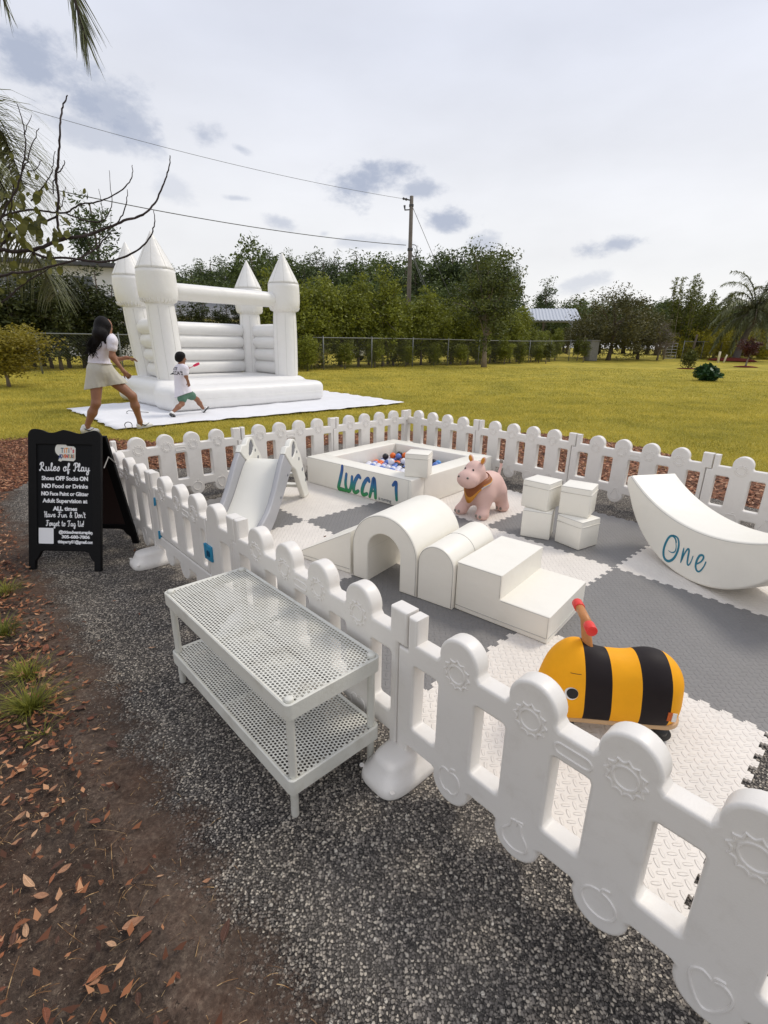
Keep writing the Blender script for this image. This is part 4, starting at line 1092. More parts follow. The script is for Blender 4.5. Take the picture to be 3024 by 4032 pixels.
# ---- ball pit
PITA = R(6.4)
pit = empty('ball_pit', G(-2.945, -0.334, MATZ), YAW + PITA, 'square white foam ball pit with the name LUCCA printed on its front wall', 'ball pit')
PW, PD, PH, PTK = 1.315, 1.345, 0.262, 0.185
def pit_walls():
    def bar(name, c, s):
        m = MB(); m.box(c, s); o = m.build(name, M_FOAM, pit); bevel(o, 0.010, 3); return o
    g = 0.0015
    bar('pit_wall', (PW / 2, PTK / 2, PH / 2), (PW, PTK, PH))
    bar('pit_wall', (PW / 2, PD - PTK / 2, PH / 2), (PW, PTK, PH))
    bar('pit_wall', (PTK / 2, PD / 2, PH / 2), (PTK, PD - 2 * PTK - 2 * g, PH))
    bar('pit_wall', (PW - PTK / 2, PD / 2, PH / 2), (PTK, PD - 2 * PTK - 2 * g, PH))
    m = MB(); m.box((PW / 2, PD / 2, 0.008), (PW - 2 * PTK - .004, PD - 2 * PTK - .004, 0.012)); m.build('pit_floor', M_FOAM, pit)
    seam(pit, [(0.006, -0.0005, PH - 0.005), (PW - 0.006, -0.0005, PH - 0.005)], 0.0014)
    seam(pit, [(PW - 0.03, -0.0006, 0.01), (PW - 0.03, -0.0006, PH - 0.012)], 0.0012)
    # printed name, one colour change from blue at the top to green at the bottom of the print
    m_, nt, p = new_mat('printed_name'); N, L = nt.nodes, nt.links
    tc = N.new('ShaderNodeTexCoord'); sp = N.new('ShaderNodeSeparateXYZ'); L.new(tc.outputs['Object'], sp.inputs[0])
    L.new(ramp(N, L, maprange(N, L, sp.outputs['Z'], 0.02, 0.23), [(0.0, col(50, 140, 70)), (0.32, col(30, 130, 120)), (0.62, col(38, 108, 160)), (1.0, col(44, 84, 158))]), p.inputs['Base Color']); p.inputs['Roughness'].default_value = 0.5
    dark = pm('print_outline', col(36, 70, 90), 0.5)
    widths = [(.0165, .015), (.0155, .0155), (.0165, .0165), (.0165, .0165), (.0165, .016), (.007, .007), (.014, .014)]
    groups = ((0,), (1,), (2,), (3,), (4, 5), (6,)); built = []
    for gi, g_ in enumerate(groups): built.append((MB(), MB()))
    for si, (s, (w0, w1)) in enumerate(zip(LUC_STROKES, widths)):
        mb, mo = built[[k for k, g_ in enumerate(groups) if si in g_][0]]
        pts = catmull([(x, -0.0006, max(.026, min(z, PH - .006)) - MATZ * 0.6) for x, z in s], 6); n = len(pts)
        rad = [w0 * (0.86 + 0.22 * math.sin(math.pi * i / n)) for i in range(n)]
        flat_stroke(mb, pts, rad, Vector((0, -1, 0)), 0.0014)
        flat_stroke(mo, pts, [r * 1.13 for r in rad], Vector((0, -1, 0)), 0.0007)
    
    for gi, (mb, mo) in enumerate(built):
        nm = 'number_print' if gi == 5 else 'letter_print'; q = mb.build(nm, m_, pit); mo.build('print_edge', dark, q)
    tm = text_mesh('small_lettering', 'is turning', 0.042, space=0.95); tm.transform(Matrix.Translation((1.03, -0.0015, 0.034)) @ Matrix.Rotation(R(90), 4, 'X')); link('small_lettering', tm, pm('print_grey', col(70, 78, 88), 0.5), pit)
LUC_STROKES = [[(0.504, 0.273), (0.497, 0.206), (0.473, 0.122), (0.451, 0.036), (0.494, 0.031), (0.549, 0.03)], [(0.557, 0.19), (0.544, 0.099), (0.561, 0.04), (0.597, 0.038), (0.621, 0.097), (0.63, 0.177)], [(0.732, 0.187), (0.709, 0.2), (0.668, 0.141), (0.648, 0.067), (0.668, 0.035), (0.709, 0.057)], [(0.844, 0.174), (0.827, 0.196), (0.783, 0.145), (0.757, 0.071), (0.772, 0.035), (0.817, 0.053)], [(0.851, 0.034), (0.878, 0.13), (0.899, 0.21), (0.914, 0.128), (0.921, 0.036)], [(0.867, 0.085), (0.916, 0.099)], [(1.119, 0.191), (1.152, 0.224), (1.156, 0.157), (1.164, 0.07)]]
pit_walls()
def balls():
    r = np.random.default_rng(77); br = 0.0345
    me0 = MB().ball((0, 0, 0), br, 18, 12).mesh('pit_ball'); me0.shade_smooth()
    cols = {'white': (0.74, 0.74, 0.80, 1), 'black': col(34, 34, 38), 'orange': col(238, 112, 36), 'blue': col(92, 124, 196), 'light blue': col(92, 150, 210), 'lilac': col(150, 156, 206)}
    meshes = {}
    for n_, c_ in cols.items():
        m2 = me0.copy(); m2.name = 'pit_ball'; m2.materials.append(pm('ball_' + n_.replace(' ', '_'), c_, 0.32, 0.03, 8, 0, 1, 0.5)); meshes[n_] = m2
    x0, x1, y0, y1 = PTK + br + .003, PW - PTK - br - .003, PTK + br + .003, PD - PTK - br - .003
    def put(x, y, z, k):
        o = bpy.data.objects.new('pit_ball', meshes[k]); C.objects.link(o)
        w = Matrix.Rotation(PITA, 3, 'Z') @ Vector((x, y, 0)); o.location = G(-2.945 + w.x, -0.334 + w.y, MATZ + z)
        tag(o, k + ' plastic ball in the ball pit', 'ball', 'plastic balls in the ball pit')
    def pick(x, y):
        if x < 0.72 and y < 0.70: p = [.74, .03, .08, .03, .02, .10]
        elif x < 0.55: p = [.28, .24, .24, .12, .02, .10]
        elif x > 0.80: p = [.30, .30, .06, .14, .16, .04]
        else: p = [.34, .22, .18, .12, .06, .08]
        return list(cols)[r.choice(6, p=p)]
    # bottom layer close packed, then heaped towards the far corner
    dx = (x1 - x0) / 13; dy = dx * 0.885; j = 0; y = y0
    while y <= y1:
        x = x0 + (dx / 2 if j % 2 else 0)
        while x <= x1 + 1e-6:
            if r.uniform() < .34: put(x + r.normal(0, .0008), y + r.normal(0, .0008), 0.05 + 0.0, pick(x, y))
            x += dx
        y += dy; j += 1
    lay2 = []
    j = 0; y = y0 + dy * 0.66
    while y <= y1:
        x = x0 + (dx / 2 if j % 2 == 0 else 0)
        while x <= x1 + 1e-6:
            if x <= x1 and (y > 0.34 or x < .9) and r.uniform() < 0.95:
                put(x, y, 0.105, pick(x, y)); lay2.append((x, y))
            x += dx
        y += dy; j += 1
    for (x, y, k) in ((.30, 1.09, 'black'), (.385, 1.085, 'orange'), (.47, 1.10, 'black'), (.36, 1.0, 'blue'), (.26, .90, 'black'), (.29, .99, 'orange'), (.80, 1.05, 'black'), (.87, 1.03, 'light blue'), (.90, .94, 'blue'), (.60, 1.02, 'black'), (.68, .95, 'light blue'), (.55, .86, 'white'), (.47, .75, 'white')):
        put(x, y, 0.160, k)
balls()

# ---- toddler slide
M_SLW = pm('cream_plastic', (0.77, 0.755, 0.69, 1), 0.4, 0.02, 6, 0.1, 200, 0.45)
M_SLG = pm('grey_plastic', (0.37, 0.37, 0.385, 1), 0.4, 0.03, 6, 0.1, 200, 0.45)
M_SLD = pm('dark_grey_plastic', col(112, 114, 120), 0.5)
def slide():
    s = empty('toddler_slide', G(-2.597, -.555, MATZ), YAW + math.atan2(-.763, .647), 'small cream and grey toddler slide in front of the left fence', 'slide')
    SW = 0.40
    white = [(0.0, 0.0), (0.14, 0.0), (0.38, 0.32), (0.47, 0.365), (0.645, 0.51), (0.60, 0.555)] + arc(0.43, 0.47, 0.118, 40, 158, 12) + [(0.22, 0.41)]
    win = [(0.355, 0.50), (0.385, 0.555), (0.42, 0.565), (0.455, 0.535), (0.475, 0.46), (0.455, 0.435), (0.41, 0.445)]
    grey = [(0.47, 0.362), (0.648, 0.505), (0.72, 0.455), (0.80, 0.375), (0.89, 0.285), (0.98, 0.212), (1.06, 0.168), (1.15, 0.140), (1.215, 0.122), (1.24, 0.085), (1.235, 0.03), (1.21, 0.0), (1.13, 0.0), (1.03, 0.02), (0.92, 0.065), (0.82, 0.125), (0.72, 0.19), (0.60, 0.275)]
    for y in (-0.02, -SW + 0.02):
        o = link('side_frame', stand(plate('side_frame', [white, win], 0.046, 0.010, 3)), M_SLW, s); o.location.y = y; smooth_by_angle(o.data, 40)
        g = link('side_rail', stand(plate('side_rail', [grey], 0.042, 0.012, 3)), M_SLG, s); g.location.y = y; smooth_by_angle(g.data, 40)
        w = link('window_panel', stand(plate('window_panel', [[(a, b) for a, b in win]], 0.026, 0.001, 1)), M_SLD, s); w.location.y = y
        wb = MB()
        for k in range(6):
            a = 0.375 + k * 0.016; wb.tube([(a, -0.0150, 0.46 + (0.01 if k > 3 else -0.004)), (a + 0.012, -0.0150, 0.545 - abs(k - 2.5) * 0.008)], 0.003, 5)
            wb.tube([(a, 0.0150, 0.46 + (0.01 if k > 3 else -0.004)), (a + 0.012, 0.0150, 0.545 - abs(k - 2.5) * 0.008)], 0.003, 5)
        wb.build('window_bars', M_SLG, w)
        for (a, b, rr) in ((0.338, 0.463, 0.013), (0.285, 0.393, 0.016), (0.195, 0.279, 0.017), (0.107, 0.162, 0.017)):
            d = MB(); d.lathe([(0.0001, -0.0245), (rr * .96, -0.0245), (rr, -0.0238), (rr, 0.0238), (rr * .96, 0.0245), (0.0001, 0.0245)], (0, 0, 0), 18, Matrix.Rotation(R(90), 3, 'X'))
            dd = d.build('hole_plug', M_SLD, s); dd.location = (a, y, b)
            d = None
        for (a, b) in ((0.60, 0.33), (0.79, 0.20), (1.16, 0.055)):
            d = MB(); d.lathe([(0.011, -0.0215), (0.011, -0.0235), (0.004, -0.024), (0.0001, -0.022)], (0, 0, 0), 14, Matrix.Rotation(R(90), 3, 'X')); dd = d.build('bolt', M_SLD, s); dd.location = (a, y, b)
    deck = catmull([(0.40, 0.40), (0.47, 0.425), (0.54, 0.424), (0.60, 0.40), (0.70, 0.325), (0.82, 0.225), (0.94, 0.145), (1.05, 0.092), (1.16, 0.066), (1.235, 0.056)], 6)
    pts = [(p.x, p.y) for p in [Vector((a[0], a[1], 0)) for a in deck]]
    th = 0.016; low = [(x, z - th) for x, z in pts][::-1]
    o = link('slide_deck', stand(plate('slide_deck', [pts + low], SW - 0.085, 0.004, 2)), M_SLW, s); o.location.y = -SW / 2; smooth_by_angle(o.data, 40)
    for (a, z) in ((0.115, 0.11), (0.215, 0.235), (0.32, 0.345)):
        m = MB(); m.box((a, -SW / 2, z), (0.075, SW - 0.08, 0.028)); o = m.build('step', M_SLW, s); bevel(o, 0.008, 3)
slide()

# ================================================================== TOYS
M_PINK = pm('pink_rubber', (0.72, 0.48, 0.415, 1), 0.55, 0.05, 9, 0.08, 160, 0.35)
M_TOE = pm('grey_rubber', col(140, 132, 122), 0.6)
M_OCHRE = pm('ochre_rubber', col(204, 136, 44), 0.55)
M_BROWNR = pm('brown_rubber', col(140, 76, 22), 0.5)
M_BLACK = pm('black_plastic', col(22, 21, 22), 0.4)
def hippo():
    h = empty('hippo_bouncer', G(-1.21, 0.27, MATZ - 0.002), YAW + math.atan2(-1, 0.04), 'pink rubber hippo bouncer with ochre ears and a brown bandana', 'ride-on toy')
    body = [('e', (-0.015, 0, .215), (.175, .118, .138)), ('e', (.09, 0, .205), (.115, .108, .125)),
            ('c', (.10, 0, .25), (.185, 0, .36), .085, .07), ('e', (.19, 0, .392), (.076, .080, .078)), ('e', (.272, .0, .335), (.082, .092, .073), None, .035),
            ('c', (.10, -.065, .17), (.165, -.115, .045), .062, .042), ('c', (.10, .06, .17), (.155, .085, .045), .062, .044),
            ('c', (-.10, -.06, .17), (-.165, -.095, .045), .066, .044), ('c', (-.10, .06, .17), (-.16, .075, .045), .066, .044),
            ('e', (.185, -.118, .032), (.046, .042, .032)), ('e', (.178, .086, .032), (.046, .044, .032)), ('e', (-.14, -.1, .032), (.046, .044, .032)), ('e', (-.135, .08, .032), (.046, .044, .032)),
            ('c', (-.165, 0, .30), (-.195, .0, .375), .014, .010, .02), ('c', (-.195, .0, .375), (-.190, .0, .395), .010, .011, .01)]
    b = sdf_obj('hippo_body', body, 0.006, M_PINK, h, 0.05)
    sdf_obj('tail_tuft', [('e', (-.190, 0, .408), (.016, .016, .02))], 0.004, M_TOE, h)
    bv = BVHTree.FromObject(b, bpy.context.evaluated_depsgraph_get())
    def onto(y, z):
        hit, n_, _, _ = bv.ray_cast(Vector((.6, y, z)), Vector((-1, 0, 0))); return hit if hit is not None else Vector((.25, y, z))
    for s in (-1, 1):
        cy = s * 0.058 + 0.005
        sdf_obj('ear', [('e', (.175, cy, .478), (.014, .021, .034), Matrix.Rotation(s * R(-22), 3, 'X'))], 0.004, M_PINK, h)
        sdf_obj('ear_lining', [('e', (.184, cy, .479), (.010, .0165, .028), Matrix.Rotation(s * R(-22), 3, 'X'))], 0.0035, M_OCHRE, h)
        q = onto(s * .037, .412); e = MB(); e.ball(q, (.005, .0085, .0115), 12, 10); e.build('eye', M_BLACK, h, True)
        q = onto(s * .041, .362)
        e = MB(); e.ball(q, (.008, .0105, .0095), 14, 10); e.build('nostril', M_TOE, h, True)
        n = MB(); n.ball(q + Vector((.0045, -.001, -.001)), (.0052, .0068, .0062), 10, 8); n.build('nostril_hole', M_BLACK, h, True)
    for (x, y) in ((.185, -.118), (.178, .086), (-.14, -.1), (-.135, .08)):
        fwd = 1
        for dy in (-.019, .017):
            q = onto(y + dy, .034) if x > 0 else Vector((x + .048, y + dy, .034)); m = MB(); m.ball(q, (.006, .0125, .014), 12, 8); m.build('toenail', M_TOE, h, True)
    # bandana: a leaning band round the neck with a point at the throat
    V = []; F_ = []; MI = []; n = 44; rows = [(0.082, .030), (.093, .016), (.104, -.002), (.109, -.009), (.111, -.016)]
    for i, (rr, zz) in enumerate(rows):
        for k in range(n):
            a = 2 * math.pi * k / n; fr = max(0, math.cos(a)) ** 5
            rx, ry = rr * (0.98 + .06 * fr), rr * 1.02
            x = .132 + rx * math.cos(a); z = .305 + zz - (0.010 + 0.0045 * i) * fr * (i + .4) - .30 * (x - .13) ; V.append((x, ry * math.sin(a), z))
    for i in range(len(rows) - 1):
        for k in range(n): F_.append((i * n + k, (i + 1) * n + k, (i + 1) * n + (k + 1) % n, i * n + (k + 1) % n)); MI.append(0 if i < 2 else ((0 if (i == 2 and abs((2 * math.pi * k / n + math.pi) % (2 * math.pi) - math.pi) < .9) else 1) if (i == 2 or abs((2 * math.pi * k / n + math.pi) % (2 * math.pi) - math.pi) < .75) else 2))
    me = bpy.data.meshes.new('bandana'); me.from_pydata(V, [], F_); me.polygons.foreach_set('material_index', MI); me.update(); me.shade_smooth()
    o = link('bandana', me, [M_BROWNR, M_OCHRE, pm('white_rubber', (.66, .63, .60, 1), .5)], h); so = o.modifiers.new('t', 'SOLIDIFY'); so.thickness = 0.005; so.offset = 0
hippo()
def bee():
    f = (-.757, -.653)
    b = empty('bee_ride_on', G(.787, -1.345, MATZ), YAW + math.atan2(f[1], f[0]), 'yellow and black striped bee ride-on with a wooden handlebar', 'ride-on toy')
    yc = -0.098
    prims = [('e', (.362, yc, .175), (.090, .098, .112)), ('e', (.345, yc, .226), (.085, .086, .118)), ('e', (.385, yc, .14), (.058, .083, .068)), ('e', (.235, yc, .18), (.13, .098, .128)), ('e', (.11, yc, .185), (.12, .1, .128)), ('e', (.07, yc, .19), (.095, .098, .115)),
             ('c', (.05, yc - .035, .115), (.38, yc - .035, .115), .062, .062), ('c', (.05, yc + .035, .115), (.38, yc + .035, .115), .062, .062)]
    m, nt, p = new_mat('bee_cover'); N, L = nt.nodes, nt.links
    tc = N.new('ShaderNodeTexCoord'); sp = N.new('ShaderNodeSeparateXYZ'); L.new(tc.outputs['Object'], sp.inputs[0])
    # seams bow slightly with the body: edge position shifts with height
    ad = N.new('ShaderNodeMath'); ad.operation = 'MULTIPLY_ADD'; ad.inputs[1].default_value = -0.05; L.new(sp.outputs['Z'], ad.inputs[0]); L.new(sp.outputs['X'], ad.inputs[2])
    st = N.new('ShaderNodeValToRGB'); st.color_ramp.interpolation = 'CONSTANT'; L.new(maprange(N, L, ad.outputs[0], -0.1, 0.5), st.inputs[0])
    Y_, K_ = col(248, 172, 26), col(34, 27, 28); e = st.color_ramp.elements
    def pos(x): return (x - 0.0085 + 0.1) / 0.6
    e[0].position = 0; e[0].color = Y_; e[1].position = pos(.038); e[1].color = K_
    for x, c_ in ((.137, Y_), (.233, K_), (.325, Y_)):
        k = e.new(pos(x)); k.color = c_
    nz = noise(N, L, tc.outputs['Object'], 9, 5); L.new(mixc(N, L, 1.0, st.outputs[0], maprange(N, L, nz, .3, .7, .92, 1.04), 'MULTIPLY'), p.inputs['Base Color'])
    p.inputs['Roughness'].default_value = 0.6; p.inputs['Specular IOR Level'].default_value = .2
    me = sdf_mesh('bee_body', prims, 0.0065, 0.05)
    for v in me.vertices:
        if v.co.z < 0.083: v.co.z = 0.083
    bo = link('bee_body', me, m, b, True); s = bo.modifiers.new('s', 'SMOOTH'); s.iterations = 3
    wood = pm('light_wood', col(196, 160, 118), 0.5, 0.12, 14, 0.1, 40)
    woodh = pm('handle_wood', col(190, 126, 70), 0.45, 0.18, 20, 0.1, 60)
    out = rrect(-.03, yc - .095, .455, yc + .095, .07, 8)
    bb = link('base_board', plate('base_board', [out], .02, .005, 2), wood, b); bb.location.z = .074; smooth_by_angle(bb.data)
    for (x, y) in ((.04, yc - .065), (.04, yc + .065), (.37, yc - .065), (.37, yc + .065)):
        c = MB(); c.tube([(x - .012, y - .013, .027), (x - .012, y + .013, .027)], .0265, 18); w = c.build('caster', M_BLACK, b); bevel(w, .004, 2)
        d = MB(); d.lathe([(.026, .034), (.026, .050), (.014, .056), (.014, .066)], (x, y, 0), 16); d.build('caster_housing', M_BLACK, w, True)
    p_ = MB(); p_.tube([(.296, yc, .26), (.312, yc, .33), (.334, yc, .43)], [.021, .018, .0155], 16); p_.build('handle_post', woodh, b, True)
    hb = MB(); hb.tube([(.338, yc - .072, .438), (.338, yc + .072, .438)], .0155, 18); hbo = hb.build('handlebar', woodh, b, True)
    red = pm('red_paint', col(226, 52, 44), .4)
    for s in (-1, 1):
        g = MB(); g.tube([(.338, yc + s * .056, .438), (.338, yc + s * .098, .438)], .0185, 20); gg = g.build('handle_grip', red, b); bevel(gg, .002, 2)
    # eye, brow stitch and smile projected onto the body
    bv = BVHTree.FromObject(bo, bpy.context.evaluated_depsgraph_get())
    def onto(pt, d=(0, -1, 0), lift=.0008):
        hit, nn, _, _ = bv.ray_cast(Vector(pt), Vector(d))
        return (hit + nn * lift) if hit is not None else Vector(pt)
    def disc(cx, cz, rr, lift, m_, name):
        k = MB(); n = 24; vs = [onto((cx, .1, cz), (0, -1, 0), lift)]; 
        for q in (0.5, 1.0):
            vs += [onto((cx + rr * q * math.cos(2 * math.pi * i / n), .1, cz + rr * q * math.sin(2 * math.pi * i / n)), (0, -1, 0), lift) for i in range(n)]
        fs = [(0, 1 + i, 1 + (i + 1) % n) for i in range(n)] + [(1 + i, 1 + n + i, 1 + n + (i + 1) % n, 1 + (i + 1) % n) for i in range(n)]
        k._add(vs, fs); return k.build(name, m_, b, True)
    def disc2(cx, cz, rr, lift, m_, name):
        k = MB(); n = 24; D2 = (0, 1, 0); Y2 = yc - .2
        vs = [onto((cx, Y2, cz), D2, lift)]
        for q in (0.5, 1.0): vs += [onto((cx + rr * q * math.cos(-2 * math.pi * i / n), Y2, cz + rr * q * math.sin(-2 * math.pi * i / n)), D2, lift) for i in range(n)]
        fs = [(0, 1 + i, 1 + (i + 1) % n) for i in range(n)] + [(1 + i, 1 + n + i, 1 + n + (i + 1) % n, 1 + (i + 1) % n) for i in range(n)]
        k._add(vs, fs); return k.build(name, m_, b, True)
    wh = pm('white_print', (.78, .77, .74, 1), .5)
    disc(.372, .192, .0225, .0012, wh, 'eye_white'); disc(.369, .193, .0190, .0020, M_BLACK, 'pupil')
    disc2(.372, .192, .0225, .0012, wh, 'eye_white'); disc2(.369, .193, .0190, .0020, M_BLACK, 'pupil')
    sm = MB(); sm.tube([onto((.398 + .045 * t, .1, .190 + .012 * t * t), (0, -1, 0), .0004) for t in np.linspace(0, 1.0, 8)], .0011, 5); sm.tube([onto((.345 + .035 * t, .1, .262), (0, -1, 0), .0004) for t in np.linspace(0, 1, 6)], .0011, 5); sm.build('stitching', pm('brown_thread', col(90, 52, 16), .7), b)
    l = MB(); q = onto((.035, .1, .135)); l.box(q + Vector((-.008, .006, .0)), (.014, .002, .034)); l.cur = 1; l.box(q + Vector((.006, .003, .0)), (.014, .002, .034)); l.build('cloth_tag', [wh, pm('orange_tag', col(196, 92, 26), .6, .4, 300)], b)
bee()

# ================================================================== A-FRAME SIGN
def sandwich_board():
    bl = pm('black_painted_wood', (.0045, .0043, .0046, 1), .55, .2, 20, .1, 60, .18); ch = pm('chalkboard', (.0065, .0067, .0075, 1), .6, .1, 9, .05, 90, .15); red = pm('dark_red_board', (.022, .008, .006, 1), .6, .1)
    wh = pm('white_vinyl_letter', (.90, .90, .90, 1), .5, .02)
    g = empty('sandwich_board', (-2.165, 2.735, 0.0), R(-1.2), 'black A-frame sign listing the Rules of Play in white lettering', 'sign')
    W, H = .447, .865
    lean = math.asin(.245 / .865)
    Mf = Matrix.Rotation(R(90) - lean, 4, 'X')
    top = [(W + .004 * 0, .0)]
    wave = [(W, .82), (W - .012, .84), (W - .04, .853), (W - .075, .845), (W - .13, .832), (W - .19, .846), (W / 2, .853), (W - .24, .851), (W - .29, .836), (W - .33, .838), (W - .37, .853), (.03, .856), (.008, .84), (0, .82)]
    wave = [(a.x, a.y) for a in catmull([(x, y, 0) for x, y in wave], 3)]
    outer = [(0, 0), (.042, 0), (.042, .055), (.062, .078), (.078, .112), (.10, .118), (W - .10, .118), (W - .078, .112), (W - .062, .078), (W - .042, .055), (W - .042, 0), (W, 0)] + wave
    inner = rrect(.052, .155, W - .052, .765, .006, 2)
    me = plate('front_frame', [outer, inner], .022, .003, 2); me.transform(Mf); fr = link('front_frame', me, bl, g); smooth_by_angle(me)
    me = plate('front_panel', [rrect(.044, .147, W - .044, .773, .002, 2)], .008, .001, 1); me.transform(Mf); pan = link('front_panel', me, ch, g)
    zf = .0056
    def put(me, x, y, parent, mats, nm, z=zf):
        me.transform(Mf @ Matrix.Translation((x, y, z))); return link(nm, me, mats, parent)
    def line(parts, y, width, cx=W / 2, size=.034):
        """words set with their own weight, fitted to one width"""
        ms = []; x = 0
        for (s, bold) in parts:
            m = text_mesh('t', s, size, 'LEFT', .0018 if bold else .0011, 0.0, .0003, .98)
            xs = [v.co.x for v in m.vertices]; w = max(xs) - min(xs)
            m.transform(Matrix.Translation((x - min(xs), 0, 0))); x += w + size * .22; ms.append((m, 0))
        j = join_meshes('lettering', ms); x -= size * .22
        j.transform(Matrix.Diagonal((width / x, 1, 1, 1)) @ Matrix.Translation((-x / 2, 0, 0)))
        put(j, cx, y, pan, wh, 'lettering')
    yy = lambda p: .857 * (1338 - p) / 1158
    line([('Shoes', 0), ('OFF', 1), ('Socks', 0), ('ON', 1)], yy(582), .285)
    line([('NO', 1), ('Food or Drinks', 0)], yy(645), .283)
    line([('NO', 1), ('Face Paint or Glitter', 0)], yy(708), .291, size=.032)
    line([('Adult Supervision at', 0)], yy(766), .276)
    line([('ALL', 1), ('times', 0)], yy(830), .150)
    line([('@titisadventureplay', 0)], yy(1022), .214, W / 2 + .068, .026)
    line([('305-680-7806', 0)], yy(1061), .174, W / 2 + .066, .026)
    line([('titisparty01@gmail.com', 0)], yy(1102), .224, W / 2 + .066, .026)
    # script lines drawn stroke by stroke
    GL = {'R': [[(.1, .75), (.25, 1), (.62, 1), (.6, .6), (.3, .52), (.62, .1), (.95, 0)], [(.32, .95), (.25, .3), (.1, 0), (0, .1)]], 'P': [[(.05, .75), (.2, 1), (.65, 1), (.65, .6), (.3, .5)], [(.35, .95), (.28, .3), (.12, 0), (0, .12)]],
          'u': [[(.05, .5), (.1, .08), (.4, .05), (.5, .5), (.52, .1), (.7, .05)]], 'l': [[(.0, .1), (.3, .8), (.22, 1), (.12, .8), (.15, .05), (.4, .1)]], 'e': [[(.0, .2), (.4, .38), (.3, .55), (.08, .4), (.12, .02), (.5, .15)]],
          's': [[(.0, .1), (.3, .55), (.42, .25), (.25, 0), (.08, .06)]], 'o': [[(.3, .55), (.05, .35), (.15, 0), (.45, .15), (.35, .55), (.55, .48)]], 'f': [[(.0, .1), (.4, .8), (.3, 1), (.18, .7), (.12, -.35), (.3, -.1), (.12, .1), (.45, .2)]],
          'a': [[(.45, .5), (.15, .5), (.08, .05), (.4, .15), (.48, .5), (.48, .05), (.7, .1)]], 'y': [[(.05, .5), (.1, .1), (.4, .1), (.5, .5), (.42, -.35), (.15, -.35), (.3, -.05), (.65, .12)]],
          'H': [[(.05, .85), (.2, 1), (.2, .0)], [(.6, 1), (.55, 0), (.75, .08)], [(.15, .5), (.65, .55)]], 'v': [[(.0, .5), (.2, .02), (.45, .5), (.6, .45)]], 'F': [[(.05, .9), (.3, 1), (.75, .95)], [(.38, .98), (.3, .2), (.1, 0), (0, .15)], [(.2, .52), (.55, .55)]],
          'n': [[(.0, .5), (.05, 0), (.1, .4), (.35, .5), (.42, .05), (.6, .1)]], '&': [[(.6, .0), (.2, .75), (.35, 1), (.45, .8), (.1, .3), (.25, 0), (.6, .4)]], 'D': [[(.25, .95), (.2, 0), (.6, .1), (.75, .6), (.45, 1), (.05, .85)]], "'": [[(.1, 1), (.06, .8)]],
          't': [[(.2, .9), (.15, .1), (.4, .05)], [(0, .6), (.4, .62)]], 'r': [[(.0, .1), (.12, .55), (.3, .45), (.3, .1), (.5, .1)]], 'g': [[(.42, .5), (.12, .5), (.08, .08), (.4, .15), (.45, .5), (.38, -.35), (.12, -.35), (.3, -.05), (.6, .12)]],
          'T': [[(.0, .85), (.2, 1), (.8, .98)], [(.45, .98), (.38, .1), (.15, 0)]], 'U': [[(.0, .9), (.15, 1), (.12, .2), (.4, 0), (.62, .3), (.65, 1), (.66, .1), (.85, .08)]], '!': [[(.15, 1), (.1, .3)], [(.08, .05), (.09, .02)]], 'd': [[(.42, .5), (.12, .5), (.08, .05), (.4, .15), (.5, 1), (.48, .05), (.65, .1)]]}
    def script(s, y, width, h, wgt, cx=W / 2):
        x = 0; ss = []
        for ch_ in s:
            if ch_ == ' ': x += .55; continue
            gl = GL[ch_]; w = max(p[0] for st in gl for p in st)
            for st in gl: ss.append([(x + p[0], p[1]) for p in st])
            x += w + .07
        mb = MB(); k = width / x
        for st in ss:
            pts = catmull([((a - x / 2) * k, b * h - h * .4, 0) for a, b in st], 4)
            flat_stroke(mb, pts, [wgt] * len(pts), Vector((0, 0, 1)), .0004)
        put(mb.mesh('script_lettering'), cx, y, pan, wh, 'script_lettering')
    script('Rules of Play', yy(494), .310, .048, .0031)
    script("Have Fun & Don't", yy(882), .256, .033, .0023)
    script('Forget to Tag Us!', yy(954), .232, .033, .0023)
    # blank white sticker and the round sticker with the shop name
    put(plate('sticker', [rrect(.060, yy(1120), .152, yy(990), .003, 2)], .0008, .0002, 1), 0, 0, pan, wh, 'blank_sticker', .0048)
    cx, cy = W / 2 + .004, yy(372)
    blob = arc(cx - .024, cy + .02, .040, 20, 262, 18) + [(cx - .045, cy - .046), (cx - .03, cy - .053), (cx - .018, cy - .046), (cx + .05, cy - .049), (cx + .061, cy - .038), (cx + .062, cy + .03), (cx + .05, cy + .04), (cx + .01, cy + .042)]
    cream = pm('cream_sticker', (.80, .78, .70, 1), .5)
    put(plate('logo_sticker', [blob], .0008, .0002, 1), 0, 0, pan, cream, 'logo_sticker', .0048)
    pal = [pm('logo_' + n_, c_, .5) for n_, c_ in (('slate', col(96, 118, 128)), ('orange', col(226, 128, 54)), ('amber', col(232, 160, 80)), ('plum', col(92, 92, 130)), ('red', col(214, 70, 84)), ('navy', col(60, 74, 124)), ('sand', col(206, 150, 116)), ('sage', col(110, 150, 140)))]
    ms = []
    for s, y0, x0, x1, sz, idx in (("TiTi's", cy + .014, cx - .026, cx + .056, .036, [0, 1, 2, 3, 4, 4]), ('ADVENTURE', cy - .021, cx - .038, cx + .056, .026, [5, 3, 6, 1, 4, 7, 2, 0, 6])):
        n = len(s)
        for i, ch_ in enumerate(s):
            m = text_mesh('t', ch_, sz * (1.35 if (ch_ == 'A' and sz < .03) else 1), 'CENTER', .0014, 0, .0003); m.transform(Matrix.Translation((x0 + (x1 - x0) * (i + .5) / n, y0 - (.003 if ch_ == 'A' and sz < .03 else 0), 0)) @ Matrix.Diagonal((.72, 1.12, 1, 1))); ms.append((m, idx[i % len(idx)]))
    put(join_meshes('logo_lettering', ms), 0, 0, pan, pal, 'logo_lettering', .0058)
